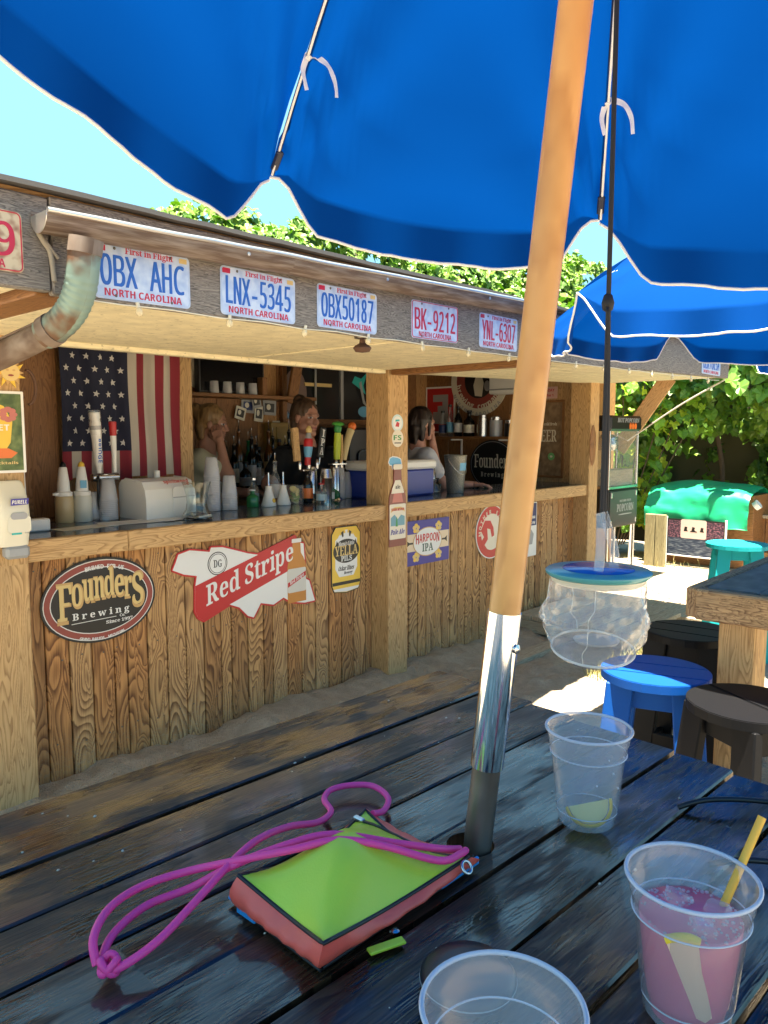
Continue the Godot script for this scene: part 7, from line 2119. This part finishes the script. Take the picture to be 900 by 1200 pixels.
func far_things() -> void:
	rng.seed = 61
	var p := thing("popcorn_machine", "black popcorn machine with glass cabinet on steel legs past the bar end", "popcorn machine", Vector3(6.98, 0.06, -3.40))
	for x in [-0.28, 0.28]:
		for z in [-0.10, 0.10]:
			put("leg", rope([Vector3(x, 0, z), Vector3(x, 0.57, z)], 0.014, 10, 1), M.steel, p)
	put("lower_cabinet", bx(Vector3(0.62, 0.36, 0.24), 0.008), M.black_paint, p, Vector3(0, 0.73, 0))
	put("front_panel", bx(Vector3(0.58, 0.33, 0.008), 0.003), mat("charcoal_panel", Color(0.055, 0.055, 0.058), 0.35), p, Vector3(0, 0.73, 0.124))
	write_on(p, "POPCORN", 0.095, M.grey_paint, Vector3(0.03, 0.735, 0.1285), 0.36, 0.0, "serif")
	write_on(p, "HOT AND FRESH", 0.03, M.grey_paint, Vector3(0.03, 0.80, 0.1285), 0.24)
	put("underline", slab(ellipse(0.15, 0.006, 20), 0.001), M.grey_paint, p, Vector3(0.03, 0.67, 0.1282))
	for x in [-0.26, 0.26]:
		for y in [0.60, 0.86]: put("hinge", bx(Vector3(0.02, 0.05, 0.012), 0.003), M.steel, p, Vector3(x, y, 0.128))
	put("floor_tray", bx(Vector3(0.62, 0.03, 0.24), 0.004), M.steel, p, Vector3(0, 0.93, 0))
	for x in [-0.298, 0.298]:
		for z in [-0.108, 0.108]:
			put("corner_post", bx(Vector3(0.024, 0.52, 0.024), 0.004), M.steel, p, Vector3(x, 1.205, z))
	var gl := clear_mat("machine_glass", Color(0.7, 0.8, 0.75, 0.10), 0.04)
	put("glass_front", bx(Vector3(0.57, 0.515, 0.004), 0.0), gl, p, Vector3(0, 1.205, 0.112))
	put("glass_side", bx(Vector3(0.004, 0.515, 0.19), 0.0), gl, p, Vector3(-0.302, 1.205, 0))
	put("kettle", turned([Vector2(0, 0), Vector2(0.09, 0.0), Vector2(0.10, 0.02), Vector2(0.10, 0.12), Vector2(0.06, 0.15), Vector2(0, 0.15)], 20), M.steel, p, Vector3(-0.08, 1.28, -0.02))
	put("kettle_arm", rope([Vector3(-0.08, 1.46, -0.02), Vector3(-0.08, 1.40, -0.02)], 0.012, 8, 1), M.steel, p)
	put("wooden_box", bx(Vector3(0.50, 0.15, 0.16), 0.004), M.deck_board, p, Vector3(0.03, 1.02, 0))
	put("top_sign", bx(Vector3(0.66, 0.145, 0.27), 0.02), M.black_paint, p, Vector3(0, 1.535, 0.0))
	write_on(p, "HOT POPCORN", 0.055, M.grey_paint, Vector3(0.03, 1.565, 0.1365), 0.46, 0.0, "serif", 0.2)
	for k in 3:
		put("flame_mark", slab(pts2([-0.02, -0.03, 0.02, -0.03, 0.03, 0.0, 0.016, 0.03, 0.008, 0.012, -0.006, 0.036, -0.022, 0.004]), 0.001), M.orange_paint, p, Vector3(0.07 + 0.055 * k, 1.512, 0.136))
	put("handle", rope([Vector3(-0.33, 0.84, 0.08), Vector3(-0.37, 0.80, 0.08), Vector3(-0.36, 0.72, 0.08), Vector3(-0.32, 0.70, 0.08)], 0.012, 8), M.steel, p)
	# green cover over a long box, hanging down in front
	var c := thing("green_cover", "bright green plastic cover draped over a long box against the vines", "cover", Vector3(8.30, 0.45, -3.02))
	var gm := mat("green_tarp", Color(0.015, 0.40, 0.19), 0.38)
	gm.backlight_enabled = true
	gm.backlight = lin(0.01, 0.10, 0.05)
	var gn := noise(701, 2.4, 3)
	var prof := [[-0.10, 0.06], [-0.095, 0.20], [-0.07, 0.34], [0.0, 0.44], [0.10, 0.49], [0.25, 0.52], [0.42, 0.52], [0.55, 0.48], [0.60, 0.36], [0.62, 0.16]]
	var rows := []
	for i in 40:
		var t := i / 39.0 * (prof.size() - 1)
		var k := mini(int(t), prof.size() - 2)
		var row := []
		for j in 60:
			var z := lerpf(-0.58, 0.50, j / 59.0)
			var a: Vector2 = Vector2(prof[k][0], prof[k][1]).lerp(Vector2(prof[k + 1][0], prof[k + 1][1]), t - k)
			var q := Vector3(a.x, a.y, z)
			var e := pow(absf(z + 0.04) / 0.54, 4.0)
			q.y -= 0.05 * e * clampf(a.y - 0.2, 0.0, 1.0) * 3.0
			q += Vector3(-0.018, 0.012, 0) * gn.get_noise_2d(z * 0.7, t * 0.15) * 2.0
			q.x += 0.012 * sin(z * 16.0 + t) * clampf(1.0 - t / 3.0, 0.0, 1.0)
			q.y += 0.02 * z * clampf(1.0 - t / 5.0, 0.0, 1.0)
			row.append(q)
		rows.append(row)
	var b := MB.new(); b.grid(rows)
	put("sheet", b.mesh(), gm, c)
	put("hem", rope(rows[0], 0.006, 6, 1), gm, c)
	put("white_roll", rope([Vector3(0.12, 0.30, 0.50), Vector3(0.12, 0.33, 0.54)], 0.05, 14, 1), M.white_paint, c)
	var bx_ := thing("storage_box", "dark wooden box under the green cover", "box", Vector3(8.62, 0.05, -3.02))
	put("box_body", bx(Vector3(0.50, 0.80, 1.0)), M.stained_board, bx_, Vector3(0.02, 0.41, 0))
	# picture leaning below it
	var f := thing("framed_poster", "framed poster with pale label above dark water under the green cover", "poster", Vector3(8.17, 0.06, -3.02), -PI / 2)
	layer(f, "backing", rounded(0.62, 0.40, 0.004, Vector2(0, 0.33)), M.black_paint, 0.0, 0.012)
	var wm := mat("water_print", Color(1, 1, 1), 0.3)
	var wn := noise(711, 0.06, 3)
	wm.albedo_texture = make_tex(192, 96, func(x, y):
		var q := wn.get_noise_2d(x * 0.5, y * 2.0)
		return Color(0.16, 0.20, 0.28).lerp(Color(0.52, 0.55, 0.58), clampf(0.25 + q, 0, 1)))
	var fl := mat("flower_print", Color(1, 1, 1), 0.3)
	fl.albedo_texture = make_tex(192, 96, func(x, y):
		var q := wn.get_noise_2d(x * 1.6 + 70, y * 1.6)
		return Color(0.20, 0.17, 0.22).lerp(Color(0.62, 0.42, 0.48), clampf(0.3 + 1.2 * q, 0, 1)))
	layer(f, "water_picture", pts2([-0.29, 0.145, 0.29, 0.145, 0.29, 0.33, -0.29, 0.33]), wm, 0.012, 0.001)
	layer(f, "flower_picture", pts2([-0.29, 0.332, 0.29, 0.332, 0.29, 0.515, -0.29, 0.515]), fl, 0.012, 0.001)
	layer(f, "pale_label", rounded(0.27, 0.20, 0.02, Vector2(-0.02, 0.43)), mat("pale_pink_print", Color(0.66, 0.50, 0.46), 0.4), 0.013, 0.001)
	for x in [-0.10, -0.02, 0.07]:
		layer(f, "dark_mark", pts2([x - 0.022, 0.405, x + 0.022, 0.405, x + 0.012, 0.425, x + 0.016, 0.45, x - 0.012, 0.455]), M.black_paint, 0.014, 0.0006)
	layer(f, "dark_mark", pts2([-0.055, 0.40, 0.02, 0.40, 0.012, 0.412, -0.05, 0.412]), M.black_paint, 0.0142, 0.0006)
	for e in [-1, 1]: put("frame_strip", bx(Vector3(0.02, 0.56, 0.016), 0.003), M.white_paint, f, Vector3(e * 0.31, 0.27, 0.009))
	put("frame_strip", bx(Vector3(0.60, 0.014, 0.015), 0.003), M.white_paint, f, Vector3(0, 0.137, 0.009))
	var st := thing("white_stake", "thin white pipe standing between popcorn machine and fence", "pipe", Vector3(8.1, 0.05, -3.72))
	put("pipe", rope([Vector3(0, 0, 0), Vector3(0.01, 0.62, 0.02)], 0.014, 10, 1), M.white_paint, st)
	put("pipe_cap", turned([Vector2(0.016, 0), Vector2(0.016, 0.02), Vector2(0, 0.022)], 10), M.white_paint, st, Vector3(0.01, 0.615, 0.02))
	# slack line from the fascia end to the popcorn machine
	var ln := thing("slack_line", "thin pale line from the fascia end down to the popcorn machine", "line", Vector3(6.0, 1.90, -2.05))
	put("line", rope([Vector3.ZERO, Vector3(0.45, -0.16, -0.50), Vector3(0.92, -0.36, -1.02), Vector3(1.05, -0.47, -1.24)], 0.006, 6), M.trim_cloth, ln)

func leaf_mesh(kind: int) -> ArrayMesh:
	# a lobed vine leaf, folded along its midrib, stalk at the origin
	var b := MB.new()
	var out := [[0.0, 0.0], [0.22, -0.16], [0.48, -0.02], [0.42, 0.20], [0.56, 0.46], [0.30, 0.56], [0.17, 0.80], [0.0, 1.02]]
	if kind == 1: out = [[0.0, 0.0], [0.30, -0.10], [0.52, 0.16], [0.50, 0.42], [0.34, 0.70], [0.14, 0.92], [0.0, 1.0], [0.0, 1.04]]
	for s in [-1, 1]:
		var pts := []
		for i in out.size():
			var x: float = out[i][0] * s
			var y: float = out[i][1]
			pts.append(Vector3(x, y, 0.30 * absf(x) - 0.16 * y * y + (0.05 if i % 2 else -0.03)))
		var mid := Vector3(0.0, 0.40, -0.04)
		for i in out.size() - 1:
			b.flat([mid, pts[i], pts[i + 1]], Vector3(0, 0.4, -5))
	return b.mesh()

# leaves over a bumpy face. place(u, v) gives a point and an outward direction; the nearest leaves are parts, the rest one mass
func foliage(t: Node3D, n: int, place: Callable, size: Vector2, mats: Array, mass: Material, seed_: int) -> void:
	rng.seed = seed_
	var o := t.position
	var eye := Vector3(0, 1.5, 0)
	var items := []
	for i in n:
		var q: Array = place.call(rng.randf(), rng.randf())
		var p: Vector3 = q[0]
		var nrm: Vector3 = (q[1] as Vector3 + Vector3(rng.randfn(), rng.randfn() * 0.8 + 0.35, rng.randfn()) * 0.42).normalized()
		var down := (Vector3(rng.randfn() * 0.5, -1.0, rng.randfn() * 0.5) - nrm * nrm.dot(Vector3.DOWN)).normalized()
		down = (down - nrm * down.dot(nrm)).normalized()
		var s := rng.randf_range(size.x, size.y)
		var bs := Basis(down.cross(nrm).normalized(), down, nrm).scaled(Vector3.ONE * s)
		items.append([(p - eye).length() - (0.4 if q[2] else 0.0), Transform3D(bs, p - o)])
	items.sort_custom(func(a, b): return a[0] < b[0])
	var shapes := [leaf_mesh(0), leaf_mesh(1)]
	var parts := mini(290, items.size())
	for i in parts:
		var xf: Transform3D = items[i][1]
		put("leaf", shapes[i % 2], mats[i % mats.size()], t, xf.origin, xf.basis)
	var mm := MultiMesh.new()
	mm.transform_format = MultiMesh.TRANSFORM_3D
	mm.use_colors = true
	mm.mesh = shapes[0]
	mm.instance_count = items.size() - parts
	for i in range(parts, items.size()):
		mm.set_instance_transform(i - parts, items[i][1])
		var w := rng.randf()
		mm.set_instance_color(i - parts, Color(0.55 + 0.75 * w, 0.7 + 0.45 * w, 0.6 + 0.3 * rng.randf()))
	var mi := MultiMeshInstance3D.new()
	mi.name = "foliage"
	mi.multimesh = mm
	mi.material_override = mass
	mi.set_meta("kind", "stuff")
	t.add_child(mi)

func leaf_mat(key: String, col: Color, back: Color) -> StandardMaterial3D:
	var m := mat(key, col, 0.45)
	m.backlight_enabled = true
	m.backlight = lin(back.r, back.g, back.b)
	return m

func vines() -> void:
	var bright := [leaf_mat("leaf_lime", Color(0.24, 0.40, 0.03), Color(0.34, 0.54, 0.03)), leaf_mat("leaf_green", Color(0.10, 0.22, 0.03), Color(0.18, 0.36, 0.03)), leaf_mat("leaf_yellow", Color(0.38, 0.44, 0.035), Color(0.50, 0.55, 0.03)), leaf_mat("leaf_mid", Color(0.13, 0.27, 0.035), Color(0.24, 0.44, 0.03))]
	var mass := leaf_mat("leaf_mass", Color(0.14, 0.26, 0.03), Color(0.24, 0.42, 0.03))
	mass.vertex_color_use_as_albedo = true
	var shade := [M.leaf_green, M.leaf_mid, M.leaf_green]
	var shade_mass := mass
	var inner := mat("shade_backing", Color(0.075, 0.070, 0.035), 0.95)  # stem-brown backing, its dark colour standing for the shade between leaves
	var bark := mat("vine_bark", Color(0.10, 0.07, 0.045), 0.9)
	var n1 := noise(801, 0.55, 3)
	# tall vine bank behind the roof
	var t := thing("vine_bank", "sunlit lime green vine bank rising behind the bar roof", "vine", Vector3(7.6, 0, -6.9))
	var top := func(x: float) -> float:
		var h := 3.95 + 0.10 * (x - 5.0) + 0.35 * n1.get_noise_1d(x * 2.2)
		if x < 4.15: h = 3.55 + 0.3 * n1.get_noise_1d(x * 4.0)
		elif x < 4.6: h -= 0.55 * (4.6 - x)
		return h
	var bank := func(u: float, v: float) -> Array:
		var x := 3.3 + 10.7 * u
		if x > 4.02 and x < 4.22: x += 0.25
		var h: float = top.call(x)
		var y := lerpf(2.3, h, pow(v, 0.8))
		var bulge := 0.55 * n1.get_noise_2d(x * 1.6, y * 1.8) + 0.25 * n1.get_noise_2d(x * 5.0, y * 5.0)
		var z := -6.75 + bulge - 0.8 * pow(v, 3.0) + rng.randf_range(-0.25, 0.06)
		return [Vector3(x, y, z), Vector3(-0.25, 0.35 + 0.5 * v, 0.8), v > 0.15]
	foliage(t, 9800, bank, Vector2(0.085, 0.15), bright, mass, 811)
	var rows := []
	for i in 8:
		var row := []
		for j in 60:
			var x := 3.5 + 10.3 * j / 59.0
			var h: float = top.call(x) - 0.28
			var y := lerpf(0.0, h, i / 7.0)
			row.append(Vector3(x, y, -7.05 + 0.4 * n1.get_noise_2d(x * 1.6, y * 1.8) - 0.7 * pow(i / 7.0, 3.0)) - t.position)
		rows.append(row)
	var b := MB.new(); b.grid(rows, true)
	put("shade_backing", b.mesh(), inner, t)  # added dark sheet behind the bank, shade put into its colour
	for k in 6: put("trunk", rope([Vector3(-3.6 + 1.6 * k, 0, 0), Vector3(-3.5 + 1.6 * k, 1.2, 0.1), Vector3(-3.7 + 1.6 * k, 2.6, 0.0)], 0.045, 8), bark, t)
	# shaded vine wall at the right, hanging over the green cover
	var r := thing("vine_wall", "shaded broad-leaved vine wall hanging over the green cover at the right", "vine", Vector3(9.7, 0, -3.0))
	var wall := func(u: float, v: float) -> Array:
		var z := -6.3 + 6.0 * u
		var y := lerpf(0.35, 3.6, v)
		var over := smoothstep(1.35, 2.1, y + 0.25 * n1.get_noise_2d(z * 2.0, 3.0))
		var x := 9.80 - 1.35 * over + 0.35 * n1.get_noise_2d(z * 1.8, y * 1.8) + 0.18 * n1.get_noise_2d(z * 5.0, y * 5.0 + 9.0) + rng.randf_range(-0.08, 0.30)
		# thin where the hollow is
		if y < 1.55 and z > -4.1 and z < -3.0: x += 0.55
		if v > 0.72:  # added leaf roof, put above the wall to throw shade on it
			return [Vector3(lerpf(8.2, 10.6, rng.randf()), 2.75 + 0.5 * n1.get_noise_2d(z, x * 3.0) + 0.45 * rng.randf(), z), Vector3(-0.3, 0.9, 0.2), false]
		return [Vector3(x, y, z), Vector3(-0.8, 0.3 + 0.25 * over, 0.35), y > 0.9 and z < -1.4]
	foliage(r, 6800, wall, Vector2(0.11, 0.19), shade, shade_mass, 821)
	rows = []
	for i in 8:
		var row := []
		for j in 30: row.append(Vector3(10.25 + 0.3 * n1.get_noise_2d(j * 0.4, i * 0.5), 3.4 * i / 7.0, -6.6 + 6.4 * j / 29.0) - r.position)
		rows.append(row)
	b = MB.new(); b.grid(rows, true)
	put("shade_backing", b.mesh(), inner, r)  # same painted dark backing, behind the wall leaves
	for k in 5: put("trunk", rope([Vector3(0.15, 0, -2.6 + 1.1 * k), Vector3(0.0, 1.1, -2.5 + 1.1 * k), Vector3(-0.35, 2.3, -2.7 + 1.1 * k)], 0.03, 8), bark, r)
	# hanging sprays that catch the sun beside the popcorn machine
	var sp := thing("vine_spray", "sunlit vine spray trailing down right of the popcorn machine", "vine", Vector3(8.3, 0, -3.95))
	var spray := func(u: float, v: float) -> Array:
		var k := int(u * 5.0)
		var y := lerpf(0.45, 2.1, v)
		return [Vector3(8.25 + 0.16 * k - 0.25 * v + rng.randfn() * 0.06, y, -4.05 + 0.22 * k * (1.0 if v > 0.6 else 0.4) + 0.08 * sin(v * 7.0 + k) + rng.randfn() * 0.07), Vector3(-0.6, 0.6, 0.3), true]
	foliage(sp, 280, spray, Vector2(0.07, 0.14), bright, mass, 831)
	for k in 5:
		put("stem", rope([Vector3(0.1 * k, 2.1, 0.22 * k), Vector3(0.1 * k + 0.05, 1.2, 0.1 * k), Vector3(0.06 * k, 0.2, -0.05)], 0.008, 6), bark, sp)
	# dry grass along the deck edge and weeds by the poster
	var g := MultiMesh.new()
	g.transform_format = MultiMesh.TRANSFORM_3D
	g.use_colors = true
	var gb := MB.new()
	gb.flat([Vector3(-0.003, 0, 0), Vector3(0.003, 0, 0), Vector3(0.0015, 0.6, 0.1), Vector3(-0.0015, 0.6, 0.1)], Vector3(0, 0, -3))
	gb.flat([Vector3(-0.0015, 0.6, 0.1), Vector3(0.0015, 0.6, 0.1), Vector3(0, 1.0, 0.35)], Vector3(0, 0, -3))
	g.mesh = gb.mesh()
	g.instance_count = 900
	rng.seed = 841
	for i in 900:
		var p := Vector3(rng.randf_range(4.3, 5.9), -0.03, -2.24 + absf(rng.randfn()) * 0.09)
		if i % 5 == 0: p = Vector3(5.9 + rng.randf() * 0.25, -0.04, -2.6 + rng.randf() * 0.7)
		elif i % 17 == 0: p = Vector3(8.05 + rng.randfn() * 0.08, 0.08, -3.3 + rng.randfn() * 0.2)
		var h := rng.randf_range(0.04, 0.13)
		g.set_instance_transform(i, Transform3D(Basis(Vector3.UP, rng.randf() * TAU) * Basis(Vector3.RIGHT, rng.randf() * 0.5) * Basis.from_scale(Vector3(1.2, h, h)), p))
		var w := rng.randf()
		g.set_instance_color(i, Color(0.16 + 0.22 * w, 0.19 + 0.12 * w, 0.06 + 0.05 * w))
	var gi := MultiMeshInstance3D.new()
	gi.name = "dry_grass"
	gi.multimesh = g
	var gm := mat("grass_blade", Color(1, 1, 1), 0.7)
	gm.vertex_color_use_as_albedo = true
	gi.material_override = gm
	gi.set_meta("kind", "stuff")
	tag(gi, "dry grass growing along the edge of the deck", "grass")
	add_child(gi)
